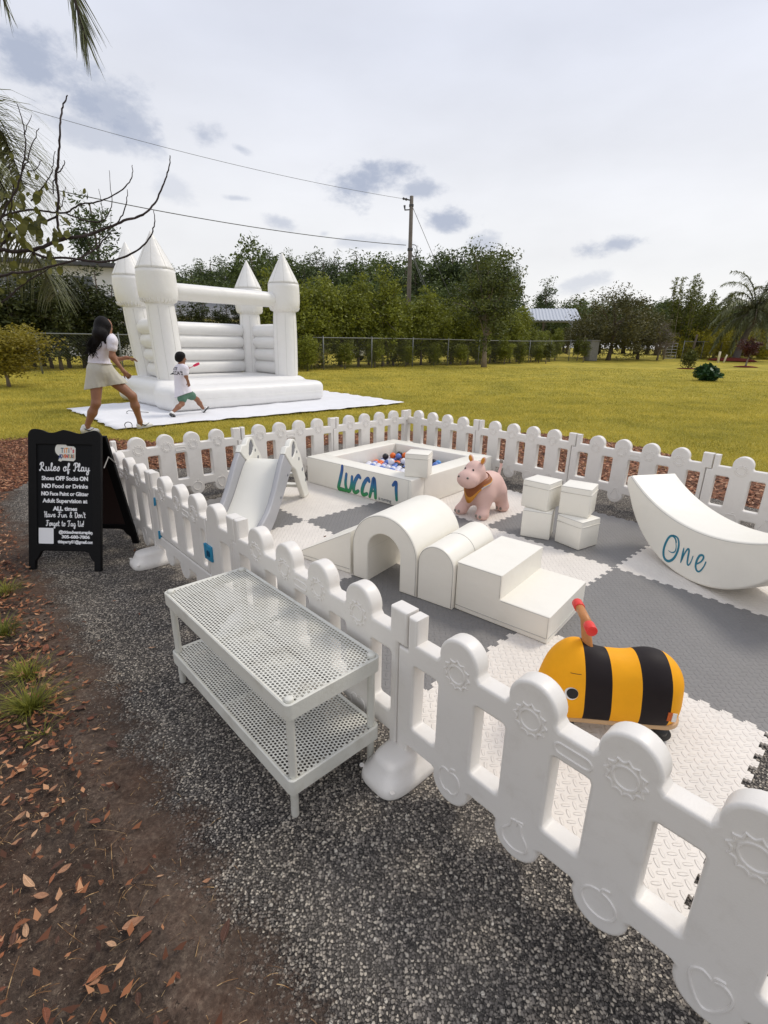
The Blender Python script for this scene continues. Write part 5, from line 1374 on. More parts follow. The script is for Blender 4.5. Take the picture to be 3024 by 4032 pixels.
    # rear leaf
    Mr = Matrix.Translation((0, .268, .0)) @ Matrix.Translation((0, .19, 0)) @ Matrix.Rotation(R(90) + math.asin(.18 / .8), 4, 'X')
    rout = [(0, 0), (.042, 0), (.042, .055), (.062, .078), (.078, .112), (.10, .118), (W - .10, .118), (W - .078, .112), (W - .062, .078), (W - .042, .055), (W - .042, 0), (W, 0), (W, .80), (0, .80)]
    me = plate('rear_frame', [rout, inner], .022, .003, 2); me.transform(Mr); link('rear_frame', me, bl, g); smooth_by_angle(me)
    me = plate('rear_panel', [rrect(.044, .147, W - .044, .773, .002, 2)], .008, .001, 1); me.transform(Mr); link('rear_panel', me, red, g)
    br = pm('steel_stay', col(150, 146, 140), .4)
    for x in (-.006, W + .006):
        m = MB(); m.tube([(x, .19, .60), (x, .255, .655), (x, .322, .60)], .0035, 6); m.build('folding_stay', br, g)
sandwich_board()

# ================================================================== BOUNCE HOUSE, TARP
M_PVC = pm('white_pvc', (0.81, 0.80, 0.78, 1), 0.42, 0.02, 3, 0.45, 4.5, 0.45, dirt=(col(210, 204, 192), 0.08, 2.4), bdist=0.035)
M_PVCS = pm('pvc_seam', (0.60, 0.59, 0.56, 1), 0.6)
def tarp():
    P = TARP_POLY; r = np.random.default_rng(3)
    edge = ragged(P, 0.12, 0.018, 8); n = len(edge)
    cx, cy = np.mean([p[0] for p in edge]), np.mean([p[1] for p in edge])
    V = []; F_ = []; rings = 26
    for k in range(rings + 1):
        t = k / rings
        for (x, y) in edge:
            X, Y = x + (cx - x) * t, y + (cy - y) * t
            z = .012 + .010 * math.sin(X * 9 + 1.3 * math.sin(Y * 4)) * math.sin(Y * 5.3 + X * 2) + r.normal(0, .0025) + (0.014 * math.sin((X - Y) * 5) ** 2 if t < .08 else 0)
            V.append((X, Y, max(z, .006) + gz(X, Y)))
    for k in range(rings):
        for i in range(n):
            F_.append((k * n + i, k * n + (i + 1) % n, (k + 1) * n + (i + 1) % n, (k + 1) * n + i))
    o = link('ground_tarp', idx_mesh('ground_tarp', V, F_), pm('white_tarp', (.80, .80, .82, 1), .5, .04, 2, .5, 9, .35), None, True)
    for p in o.data.polygons:
        if p.normal.z < 0: p.flip()
    s = o.modifiers.new('t', 'SOLIDIFY'); s.thickness = .006; s.offset = 1
    tag(o, 'white tarp spread on the lawn under the bounce house', 'tarp')
tarp()
def castle():
    base = Vector((-4.12, 9.64, .018)); d = Vector((.68, .733, 0)); ang = math.atan2(d.y, d.x)
    c = empty('bounce_house', base, ang, 'white inflatable bounce house with four pointed towers on the lawn', 'bounce house')
    Lx, Ly = 3.86, 3.05
    # air cushion: front step and jumping bed
    def rb(x0, x1, y0, y1, z, r):   # rounded slab from parallel fat tubes
        out = []; n = max(2, int((y1 - y0) / (r * 1.1)))
        for k in range(n + 1):
            y = y0 + r + (y1 - y0 - 2 * r) * k / n
            out += [('c', (x0 + r, y, r), (x1 - r, y, r), r, r), ('c', (x0 + r, y, z - r), (x1 - r, y, z - r), r, r)]
        return out
    o = sdf_obj('base_cushion', rb(0.02, Lx, 0.0, .92, .44, .13) + rb(0.10, Lx, .70, Ly, .53, .15), .035, M_PVC, c, .10)
    TW = {'a': (.5, 1.15), 'b': (3.55, 1.10), 'c': (.62, 2.75), 'd': (3.68, 2.85)}
    LEAN = {'a': .07, 'b': -.03, 'c': .17, 'd': -.02}
    for k, (x, y) in TW.items():
        s = .98 if k in 'ab' else .94
        t = MB(); t.lathe([(.255 * s, .40), (.275 * s, .48), (.29 * s, .60), (.292 * s, 1.2), (.288 * s, 1.7), (.275 * s, 1.98), (.27 * s, 2.04)], (x, y, 0), 40); tw = t.build('tower', M_PVC, c, True)
        cap = MB(); cap.lathe([(.268 * s, 2.0), (.275 * s, 2.035), (.335 * s, 2.065), (.372 * s, 2.13), (.384 * s, 2.25), (.385 * s, 2.42), (.378 * s, 2.58), (.372 * s, 2.66)], (x, y, 0), 48); cp = cap.build('tower_cap', M_PVC, tw, True)
        rf = MB(); rf.lathe([(.372 * s, 2.655), (.352 * s, 2.70), (.30 * s, 2.80), (.20 * s, 2.985), (.095 * s, 3.18), (.03, 3.30), (.008, 3.34), (.0001, 3.345)], (x, y, 0), 48); rf.build('tower_roof', M_PVC, tw, True)
        def bend(o, k=k):
            for v in o.data.vertices: v.co.x += LEAN[k] * max(0.0, 1 - (v.co.z - .5) / 1.9) 
        for o_ in (tw, cp): bend(o_)
        ws = MB()
        for q in range(8):
            a = 2 * math.pi * q / 8 + .2; ws.tube([(x + LEAN[k] * max(0.0, 1 - (z - .5) / 1.9) + .2925 * s * math.cos(a) * rr, y + .2925 * s * math.sin(a) * rr, z) for z, rr in ((.56, .985), (1.2, 1.0), (1.7, .987), (1.98, .942))], .0035, 5)
            ws.tube([(x + .374 * s * math.cos(a), y + .374 * s * math.sin(a), 2.655), (x + .301 * s * math.cos(a), y + .301 * s * math.sin(a), 2.80), (x + .201 * s * math.cos(a), y + .201 * s * math.sin(a), 2.985), (x + .096 * s * math.cos(a), y + .096 * s * math.sin(a), 3.18)], .0035, 5)
        ws.tube([(x + .3735 * s * math.cos(t), y + .3735 * s * math.sin(t), 2.657) for t in np.linspace(0, 2 * math.pi, 41)], .005, 5)
        ws.build('stitched_seam', M_PVCS, tw, True)
        # puckered seam where the cap is gathered
        sm_ = MB()
        for q in range(30):
            a = 2 * math.pi * q / 30; r1, r2 = .278 * s, .338 * s
            sm_.tube([(x + r1 * math.cos(a), y + r1 * math.sin(a), 2.036), (x + r2 * math.cos(a + .04), y + r2 * math.sin(a + .04), 2.068), (x + .372 * s * math.cos(a + .05), y + .372 * s * math.sin(a + .05), 2.125)], [.006, .012, .003], 6)
        sm_.build('gathered_seam', M_PVC, tw, True)
    def roll(name, p, q, r):
        p, q = Vector(p), Vector(q); L = (q - p).length; u_ = (q - p) / L; n = 20; pts = []; rad = []
        for i in range(n + 1):
            t = i / n; e = min(t, 1 - t) * L; pts.append(p + (q - p) * t); rad.append(r * (0.80 + 0.20 * min(1, e / .16) ** .5))
        m = MB(); m.tube(pts, rad, 22); return m.build(name, M_PVC, c, True)
    roll('crossbeam', (.76, 1.15, 2.28), (3.29, 1.10, 2.28), .168)
    hs = [.70, 1.01, 1.32, 1.60]
    for i, z in enumerate(hs):
        r = .168
        q = max(0.0, 1 - (z - .5) / 1.9); roll('wall_roll', (.46 + .12 * q, 1.36, z), (.58 + .26 * q, 2.56, z), r); roll('wall_roll', (3.62, 1.30, z), (3.72, 2.66, z), r); roll('wall_roll', (.82 + .26 * q, 2.84, z), (3.46, 2.92, z), r)
    # inflated seams along the front step
    m = MB(); m.tube([(.02, -.012, .22), (Lx, -.012, .22)], .004, 6); m.build('front_seam', M_PVC, c, True)
    for x in (1.3, 2.6): 
        m = MB(); m.tube([(x, .95, .535), (x, 2.0, .538), (x, 3.0, .535)], .006, 6); m.build('bed_seam', M_PVC, c, True)
castle()
def stake(x, y, a, label, L=.34):
    s = MB(); dx, dy = math.cos(a) * L, math.sin(a) * L
    s.tube([(0, 0, .03), (dx * .5, dy * .5, .05), (dx, dy, .075), (dx * 1.12, dy * 1.12, .05), (dx * 1.1, dy * 1.1, .02), (dx * 1.02, dy * 1.02, .01)], .008, 8)
    o = s.build('tie_down_stake', pm('galvanised_steel', col(150, 150, 150), .4), None, True); o.location = (x, y, 0); tag(o, label, 'stake'); return o
stake(-4.55, 9.55, R(200), 'grey hooked tie-down stake by the left corner of the bounce house')
def loop_stake():
    s = MB(); s.tube([(-.05, 0, .01)] + [(.055 * math.cos(R(a)), 0.01 * math.sin(R(a * 2)), .05 + .055 * math.sin(R(a))) for a in range(200, -31, -20)] + [(.06, 0, .0)], .006, 8)
    o = s.build('tie_down_loop', pm('dark_steel', col(70, 72, 74), .45), None, True); o.location = (-4.08, 7.83, .005); o.rotation_euler = (0, 0, R(10)); tag(o, 'dark wire loop stake at the near corner of the white tarp', 'stake')
loop_stake()

# ================================================================== PEOPLE
M_SKIN = pm('skin_tan', (.30, .145, .085, 1), .5, .08, 12, .05, 120, .35)
M_SKINB = pm('skin_brown', (.26, .12, .068, 1), .5, .08, 12, .05, 120, .35)
M_HAIR = pm('black_hair', (.008, .0065, .007, 1), .6, .3, 60, .5, 160, .15)
M_TEE = pm('white_cotton', (.76, .73, .80, 1), .8, .05, 8, .9, 13, .2, bdist=.02)
M_SHORT = pm('ivory_cotton', (.54, .52, .45, 1), .8, .06, 8, .8, 14, .2)
M_GREEN = pm('green_shorts_fabric', (.10, .19, .135, 1), .8, .25, 30, .5, 20, .2)
M_SHOE = pm('white_leather', (.76, .76, .75, 1), .5, .04)
M_SOLE = pm('dark_sole', (.05, .048, .05, 1), .6)
def V3(t): return Vector(t)
def hand_prims(wr, hd, nrm, curl, s=1.0, side=1):
    """palm, four fingers of different length and a thumb; wr wrist, hd middle of the hand, nrm palm normal"""
    wr, hd, nrm = V3(wr), V3(hd), V3(nrm).normalized(); f = (hd - wr).normalized(); nrm = (nrm - f * nrm.dot(f)).normalized(); x = f.cross(nrm).normalized() * side
    out = [('c', wr, wr + f * .035 * s, .021 * s, .024 * s)]
    pal = wr + f * .05 * s
    for k in (-1.5, -.5, .5, 1.5): out.append(('c', pal - f * .02 * s + x * k * .014 * s, pal + f * .03 * s + x * k * .0175 * s, .013 * s, .0105 * s, .008))
    for k, L in ((-1.5, .058), (-.5, .074), (.5, .078), (1.5, .07)):
        a = pal + f * .034 * s + x * k * .0195 * s; d1 = (f * math.cos(curl * .5) + nrm * math.sin(curl * .5) + x * k * .05).normalized(); b = a + d1 * L * .5 * s
        d2 = (f * math.cos(curl * 1.4) + nrm * math.sin(curl * 1.4)).normalized(); c_ = b + d2 * L * .5 * s
        out += [('c', a, b, .0092 * s, .0082 * s, .004), ('c', b, c_, .0082 * s, .0068 * s, .004)]
    t0 = pal - f * .005 * s + x * 1.6 * .016 * s; d = (f * .65 + x * .75 + nrm * .25).normalized(); t1 = t0 + d * .032 * s; t2 = t1 + (f * .9 + x * .25 + nrm * .35).normalized() * .028 * s
    out += [('c', t0, t1, .0115 * s, .0095 * s, .006), ('c', t1, t2, .0095 * s, .0075 * s, .004)]
    return out
def head_prims(c, f, s=1.0):
    """skull, jaw, nose, ears, lips; f = where the face looks"""
    c, f = V3(c), V3(f).normalized(); up = Vector((0, 0, 1)); x = f.cross(up).normalized(); u_ = x.cross(f)
    Mx = Matrix((x, f, u_)).transposed()
    return [('e', c + u_ * .015 * s, (.073 * s, .088 * s, .098 * s), Mx), ('e', c + f * .022 * s - u_ * .062 * s, (.052 * s, .058 * s, .05 * s), Mx),
            ('c', c + f * .082 * s + u_ * .0 * s, c + f * .098 * s - u_ * .026 * s, .009 * s, .013 * s, .012), ('e', c + f * .077 * s - u_ * .058 * s, (.022 * s, .010 * s, .008 * s), Mx, .008),
            ('e', c + x * .075 * s - u_ * .008 * s, (.009 * s, .018 * s, .029 * s), Mx, .006), ('e', c - x * .075 * s - u_ * .008 * s, (.009 * s, .018 * s, .029 * s), Mx, .006)]
def face_bits(parent, c, f, s=1.0):
    c, f = V3(c), V3(f).normalized(); up = Vector((0, 0, 1)); x = f.cross(up).normalized(); u_ = x.cross(f)
    for k in (-1, 1):
        m = MB(); m.ball(c + f * .079 * s + x * k * .03 * s + u_ * .006 * s, (.011 * s, .007 * s, .0075 * s), 12, 8); m.build('eye', M_BLACK, parent, True)
        b = MB(); b.tube([c + f * .083 * s + x * k * t * s + u_ * (.026 + .004 * math.sin(t * 60)) * s for t in (.014, .03, .046)], .0035 * s, 6); b.build('eyebrow', M_HAIR, parent, True)
    m = MB(); m.tube([c + f * .0865 * s + x * t * s - u_ * .057 * s for t in (-.02, -.01, 0, .01, .02)], [.002 * s, .004 * s, .0045 * s, .004 * s, .002 * s], 8); m.build('mouth', pm('lips', (.30, .09, .08, 1), .5), parent, True)
def shoe(parent, heel, toe, up, m_up, m_sole, w=.042, h=.085, logo=True, name='shoe'):
    heel, toe, up = V3(heel), V3(toe), V3(up).normalized(); f = (toe - heel); L = f.length; f.normalize(); up = (up - f * up.dot(f)).normalized(); x = f.cross(up)
    o = sdf_obj(name, [('c', heel + up * .035 + f * .03, heel + f * L * .55 + up * .03, w * .82, w * .95), ('c', heel + f * L * .55 + up * .028, toe - f * .035 + up * .022, w, w * .62), ('c', heel + f * .035 + up * .05, heel + f * .05 + up * h, w * .85, w * .86)], .006, m_up, parent, .02)
    loop = []
    for t in np.linspace(0, 1, 24, endpoint=False):
        a = 2 * math.pi * t; px = math.cos(a); py = math.sin(a); wd = w * (1.02 if px < 0 else 1.12) * (1 - .18 * max(0, px) ** 2)
        loop.append(heel + f * (L * .5 + L * .52 * px) + x * wd * py)
    mb = MB(); n = len(loop); vs = [p - up * .006 for p in loop] + [p + up * .018 for p in loop]
    mb._add(vs, [tuple(range(n - 1, -1, -1)), tuple(range(n, 2 * n))] + [(i, (i + 1) % n, n + (i + 1) % n, n + i) for i in range(n)]); mb.build('sole', m_sole, o)
    if logo == 'swoosh':
        for sgn in (1, -1):
            mb = MB(); pts = catmull([heel + f * L * t + up * z + x * sgn * w * q for t, z, q in ((.18, .066, 1.08), (.36, .036, 1.2), (.5, .040, 1.16), (.70, .062, .92))], 5); n = len(pts)
            mb.tube(pts, [.004 + .006 * math.sin(math.pi * min(1, (i + 1) / n * 1.4)) if i < n * .75 else .004 for i in range(n)], 6); mb.build('shoe_mark', M_SOLE, o, True)
    elif logo == 'stripes':
        for sgn in (1, -1):
            mb = MB()
            for t in (.40, .50, .60): mb.tube([heel + f * L * t + up * .016 + x * sgn * w * 1.02, heel + f * L * (t + .02) + up * .04 + x * sgn * w * .93, heel + f * L * (t + .04) + up * .058 + x * sgn * w * .6], .0042, 6)
            mb.build('shoe_stripes', M_SOLE, o, True)
    return o
def cut_hem(me, pt, nrm):
    bm = bmesh.new(); bm.from_mesh(me); bmesh.ops.bisect_plane(bm, geom=bm.verts[:] + bm.edges[:] + bm.faces[:], plane_co=pt, plane_no=Vector(nrm).normalized(), clear_inner=True)
    bm.to_mesh(me); bm.free(); me.update()
def pleat(me, c, z0, z1, amp, n):
    # soft folds that open towards the hem
    for v in me.vertices:
        t = max(0.0, min(1.0, (z0 - v.co.z) / (z0 - z1))); a = math.atan2(v.co.y - c.y, v.co.x - c.x)
        f = 1 + amp * t * (math.sin(n * a + 2 * math.sin(a * 2)) + .5 * math.sin(n * 1.7 * a + v.co.z * 22)); v.co.x = c.x + (v.co.x - c.x) * f; v.co.y = c.y + (v.co.y - c.y) * f
    me.update()
def woman():
    W = {k: Vector(v) for k, v in WOMAN.items()}
    root = Vector((-4.2, 7.6, 0)); p = empty('person', root, 0, 'person with long black hair, white tee and ivory shorts lunging beside the bounce house', 'person')
    L_ = lambda v: Vector(v) - root
    J = {k: L_(v) for k, v in W.items()}
    f = Vector((.82, .57, 0)).normalized(); side = Vector((f.y, -f.x, 0))    # her right
    shc = (J['shR'] + J['shL']) / 2
    b = head_prims(J['head'] + Vector((.02, .01, -.005)), (Vector((.38, .92, -.10))), 1.0)
    b += [('c', J['head'] + Vector((0, 0, -.07)), shc + Vector((0, 0, .02)), .05, .056), ('c', shc, J['chest'], .105, .12), ('c', J['chest'], J['waist'], .12, .105), ('c', J['waist'], J['pelvis'], .11, .14),
          ('c', shc, J['shR'] - Vector((0, 0, .01)), .075, .052), ('c', shc, J['shL'] - Vector((0, 0, .01)), .075, .052),
          ('c', J['shR'], J['elR'], .050, .039), ('c', J['elR'], J['wrR'], .040, .024), ('c', J['shL'], J['elL'], .050, .039), ('c', J['elL'], J['wrL'], .040, .024),
          ('c', J['hipB'], J['knB'], .098, .060), ('c', J['knB'], J['knB'] * .62 + J['anB'] * .38, .056, .060), ('c', J['knB'] * .62 + J['anB'] * .38, J['anB'], .060, .035),
          ('c', J['hipF'], J['knF'], .100, .062), ('c', J['knF'], J['knF'] * .62 + J['anF'] * .38, .057, .061), ('c', J['knF'] * .62 + J['anF'] * .38, J['anF'], .061, .035),
          ('c', J['anB'], J['anB'] + Vector((.03, .03, -.05)), .035, .036), ('c', J['anF'], J['heelF'] + Vector((.02, .04, .06)), .035, .036)]
    b += hand_prims(J['wrR'], J['hdR'], -side * 1.0 + f * .1, .9, 1.0, -1) + hand_prims(J['wrL'], J['hdL'], side * .4 + Vector((0, 0, -.8)), .35, 1.0, 1)
    body = sdf_obj('body', b, .0075, M_SKIN, p, .035)
    face_bits(p, J['head'] + Vector((.02, .01, -.005)), Vector((.38, .92, -.10)))
    tee = [('c', shc + Vector((0, 0, -.005)), J['chest'], .118, .138), ('c', J['chest'], J['waist'] + Vector((0, 0, .06)), .138, .130), ('c', J['waist'] + Vector((0, 0, .06)), J['waist'] + Vector((-.005, 0, -.005)), .130, .148),
           ('c', shc, J['shR'] + Vector((0, 0, -.01)), .088, .068), ('c', shc, J['shL'] + Vector((0, 0, -.01)), .088, .068),
           ('c', J['shR'], J['shR'] * .56 + J['elR'] * .44, .066, .066), ('c', J['shL'], J['shL'] * .56 + J['elL'] * .44, .066, .066)]
    tee_o = sdf_obj('shirt', tee, .008, M_TEE, p, .03)
    wb = MB(); wc = J['waist'] + Vector((0, 0, -.018)); wb.tube([(wc.x + .151 * math.cos(t), wc.y + .146 * math.sin(t), wc.z + .012 * math.cos(t + 2.4)) for t in np.linspace(0, 2 * math.pi, 40)], .010, 6); wb.build('shirt_hem', M_TEE, p, True)
    hemB = Vector((-.125, -.09, .60)); hemF = Vector((.13, .09, .66))
    sh = [('c', J['waist'] + Vector((0, 0, -.03)), J['pelvis'], .138, .158), ('c', J['pelvis'] + Vector((-.02, -.03, .0)), hemB, .150, .152), ('c', J['pelvis'] + Vector((.03, .03, -.01)), hemF, .145, .135),
          ('c', J['hipF'] * .5 + J['knF'] * .5 + Vector((-.06, -.01, .04)), J['hipF'] * .5 + J['knF'] * .5 + Vector((-.01, 0, .03)), .105, .095)]
    me = sdf_mesh('shorts', sh, .009, .05)
    cut_hem(me, (-.03, 0, .672), (-.17, 0, 1)); pleat(me, J['pelvis'], .95, .66, .030, 11)
    so = link('shorts', me, M_SHORT, p, True); so.modifiers.new('smooth', 'SMOOTH').iterations = 2; t_ = so.modifiers.new('cloth', 'SOLIDIFY'); t_.thickness = .005
    hr = [('e', J['head'] + Vector((-.012, -.012, .02)), (.102, .105, .114)), ('c', J['head'] + Vector((.045, -.02, .0)), J['head'] + Vector((.03, -.05, -.14)), .062, .04), ('c', J['head'] + Vector((-.03, -.03, -.02)), J['hair1'] + Vector((-.02, -.03, 0)), .095, .088), ('c', J['hair1'] + Vector((-.02, -.03, 0)), J['hair2'], .085, .062), ('c', J['hair2'], J['hair3'], .062, .024),
          ('c', J['hair1'] + Vector((.05, -.03, .02)), J['hair1'] + Vector((.055, -.05, -.12)), .04, .014), ('c', J['hair2'] + Vector((-.03, 0, .02)), J['hair3'] + Vector((-.05, 0, .03)), .04, .012), ('c', J['hair1'] + Vector((.0, -.04, -.02)), J['hair2'] + Vector((.06, -.03, .03)), .05, .012)]
    sdf_obj('hair', hr, .008, M_HAIR, p, .03)
    st = MB(); r = np.random.default_rng(5)
    for i in range(40):
        a = J['hair1'] + Vector((r.normal(-.02, .035), r.normal(-.06, .012), r.normal(0, .03))); e = J['hair3'] + Vector((r.normal(.0, .05), r.normal(-.03, .02), r.normal(-.02, .05))); mid = J['hair2'] + Vector((r.normal(-.01, .05), r.normal(-.05, .015), r.normal(0, .03)))
        st.tube(catmull([a, mid, e], 4), .004, 5)
    st.build('hair_strands', M_HAIR, p, True)
    hf, tf = J['heelF'], J['toeF']; sf = shoe(p, Vector((hf.x - .01, hf.y, .02)), Vector((tf.x, tf.y, .028)), (0, 0, 1), M_SHOE, pm('grey_sole', (.50, .50, .49, 1), .6), logo='swoosh')
    ab = J['anB']; shoe(p, ab + Vector((-.06, -.06, -.075)), ab + Vector((.13, .10, -.078)), (0, 0, 1), M_SHOE, pm('grey_sole', (.50, .50, .49, 1), .6), logo='swoosh')
    # grey script mark on the back of the shirt
    bv = BVHTree.FromObject(tee_o, bpy.context.evaluated_depsgraph_get())
    def onb(q, dv):
        h, n, _, _ = bv.ray_cast(q, dv); return (h + n * .004) if h is not None else None
    tgt = J['chest'] * .7 + shc * .3; dv = Vector((.25, .95, 0)).normalized(); rx = Vector((dv.y, -dv.x, 0))
    mb = MB()
    for s in ([(.03, .045), (-.01, .06), (-.035, .02), (-.02, -.04), (.02, -.05), (.035, -.01), (.01, .0)], [(-.075, .0), (-.06, .03), (-.05, -.01), (-.075, -.02)]):
        pts = [onb(tgt - dv * .5 + rx * (a + .03) + Vector((0, 0, z)), dv) for a, z in s]; pts = [q for q in pts if q is not None]
        if len(pts) > 2: mb.tube(catmull(pts, 4), .0045, 5)
    if mb.v: mb.build('shirt_print', pm('grey_print', (.16, .16, .18, 1), .7), p, True)
def boy():
    B = {k: Vector(v) for k, v in BOY.items()}
    root = Vector((-3.75, 9.4, 0)); p = empty('person', root, 0, 'small child in a long white tee and green shorts running past the bounce house', 'person')
    J = {k: v - root for k, v in B.items()}; J['hipB'].y += .06; J['hipF'].y -= .04
    f = Vector((.72, .69, 0)).normalized(); side = Vector((f.y, -f.x, 0)); s = .92
    shc = (J['shR'] + J['shL']) / 2 + Vector((.0, 0, 0.01))
    hc = J['head'] + Vector((.0, .01, .0)); ff = f + Vector((.25, 0, -.05))
    b = head_prims(hc, ff, s) + [('c', hc - Vector((0, 0, .06)), J['neck'] - Vector((0, 0, .04)), .042, .045), ('c', shc, J['waist'], .085, .09), ('c', J['waist'], J['pelvis'], .09, .10),
         ('c', shc, J['shR'], .05, .038), ('c', shc, J['shL'], .05, .038), ('c', J['shR'], J['elR'], .037, .030), ('c', J['elR'], J['wrR'], .030, .020), ('c', J['shL'], J['elL'], .037, .030), ('c', J['elL'], J['hdL'] - (J['hdL'] - J['elL']).normalized() * .04, .030, .020),
         ('c', J['hipB'], J['knB'], .066, .045), ('c', J['knB'], J['knB'] * .6 + J['anB'] * .4, .043, .043), ('c', J['knB'] * .6 + J['anB'] * .4, J['anB'], .043, .027),
         ('c', J['hipF'], J['knF'], .066, .046), ('c', J['knF'], J['knF'] * .6 + J['anF'] * .4, .043, .044), ('c', J['knF'] * .6 + J['anF'] * .4, J['anF'], .044, .028)]
    b += hand_prims(J['wrR'], J['hdR'], -side, .5, .72, -1)
    wl = J['hdL'] - (J['hdL'] - J['elL']).normalized() * .045
    b += hand_prims(wl, J['hdL'], Vector((.3, .2, .9)), 1.5, .72, 1)
    sdf_obj('body', b, .0065, M_SKINB, p, .03)
    face_bits(p, hc, ff, s)
    hx = MB()
    sdf_obj('hair', [('e', hc + Vector((-.012, -.014, .034)), (.080, .088, .080)), ('e', hc + Vector((-.022, -.026, -.012)), (.072, .074, .062)), ('e', hc + Vector((.012, .0, .052)), (.072, .078, .062))], .0065, M_HAIR, p, .03)
    hem = Vector((-.012, 0, .425))
    tee = [('c', shc, J['chest'], .085, .114), ('c', J['chest'], J['waist'], .114, .122), ('c', J['waist'], hem + Vector((-.03, -.015, -.22)), .122, .165), ('c', J['waist'] + Vector((.02, 0, -.05)), hem + Vector((.045, .02, -.10)), .105, .125),
           ('c', shc, J['shR'], .064, .056), ('c', shc, J['shL'], .064, .056), ('c', J['shR'], J['shR'] * .35 + J['elR'] * .65, .054, .052), ('c', J['shL'], J['shL'] * .35 + J['elL'] * .65, .054, .052)]
    me = sdf_mesh('shirt', tee, .0075, .03)
    cut_hem(me, (-.012, 0, .392), (-.36, 0, 1)); pleat(me, J['waist'], .72, .36, .035, 8)
    tee_o = link('shirt', me, M_TEE, p, True); tee_o.modifiers.new('smooth', 'SMOOTH').iterations = 2; t_ = tee_o.modifiers.new('cloth', 'SOLIDIFY'); t_.thickness = .004
    sh = [('c', J['pelvis'] + Vector((0, 0, .0)), J['hipB'] * .50 + J['knB'] * .50, .108, .084), ('c', J['pelvis'], J['hipF'] * .50 + J['knF'] * .50, .106, .080)]
    sdf_obj('shorts', sh, .0075, M_GREEN, p, .03)
    shoe(p, J['heelF'], J['toeF'], Vector((-.55, -.1, .8)), M_SHOE, M_SOLE, .034, .06, 'stripes')
    # trailing foot: on its toes, sole to the rear
    toe = J['foottipB'] + Vector((.0, .03, .018)); heel = Vector((J['heelB'].x + .012, J['heelB'].y - .01, .085))
    shoe(p, heel, toe, (J['anB'] - heel * .5 - toe * .5), M_SHOE, M_SOLE, .034, .045, 'stripes')
    # lettering on the back
    bv = BVHTree.FromObject(tee_o, bpy.context.evaluated_depsgraph_get())
    dv = Vector((.36, .93, 0)).normalized(); rx = Vector((dv.y, -dv.x, 0)); tgt = J['chest'] + Vector((-.022, 0, -.005))
    ms = []
    for s_, dz, sz in (('ATE', .048, .070), ("LUCCA'S", -.028, .086)):
        m = text_mesh('t', s_, sz, 'CENTER', .0022, 0, 0)
        for v in m.vertices:
            q = tgt - dv * .6 + rx * v.co.x * .82 + Vector((0, 0, v.co.y + dz)); h, n, _, _ = bv.ray_cast(q, dv); v.co = (h + n * .0045) if h is not None else (q + dv * .5)
        ms.append((m, 0))
    link('shirt_lettering', join_meshes('shirt_lettering', ms), pm('dark_print', (.06, .06, .065, 1), .7), p)
    # swatter in his left hand: a thing of its own
    sw = empty('fly_swatter', B['sw1'], 0, 'pink plastic swatter held out by the running child', 'swatter')
    a, m_, e = Vector((-.05, -.01, -.025)), B['sw2'] - B['sw1'], B['sw3'] - B['sw1']
    pk = pm('pink_plastic', col(232, 48, 92), .4)
    k = MB(); k.tube([a, m_ * .5, m_], .006, 8); k.build('handle', pm('rose_handle', col(214, 120, 130), .5), sw, True)
    k = MB(); k.tube([m_ * .98, m_ * .9 + e * .1, m_ * .45 + e * .55, e * .96, e], [.010, .022, .026, .022, .016], 10, True, .35); k.build('paddle', pk, sw, True)
WOMAN = {'head': (-4.096, 7.6, 1.529), 'headtop': (-4.094, 7.6, 1.615), 'face': (-4.031, 7.62, 1.501), 'neck': (-4.086, 7.6, 1.399), 'chest': (-4.142, 7.6, 1.28), 'waist': (-4.232, 7.58, 1.031), 'pelvis': (-4.24, 7.58, 0.9), 'shR': (-3.956, 7.5, 1.325), 'elR': (-3.971, 7.46, 1.107), 'wrR': (-3.862, 7.5, 0.91), 'hdR': (-3.822, 7.52, 0.853), 'shL': (-4.202, 7.78, 1.34), 'elL': (-4.145, 7.86, 1.045), 'wrL': (-3.991, 7.9, 1.083), 'hdL': (-3.922, 7.92, 1.07), 'hipB': (-4.266, 7.5, 0.86), 'knB': (-4.298, 7.42, 0.443), 'anB': (-4.503, 7.42, 0.086), 'hipF': (-4.219, 7.66, 0.852), 'knF': (-3.896, 7.72, 0.527), 'anF': (-3.884, 7.82, 0.129), 'heelF': (-3.915, 7.8, 0.011), 'toeF': (-3.802, 8.05, 0.032), 'hair1': (-4.102, 7.52, 1.414), 'hair2': (-4.18, 7.48, 1.296), 'hair3': (-4.263, 7.46, 1.161), 'hemL': (-4.482, 7.5, 0.664), 'hemM': (-4.146, 7.5, 0.66), 'hemR': (-3.979, 7.68, 0.743), 'wstL': (-4.4, 7.58, 1.002), 'wstR': (-4.064, 7.58, 1.007)}
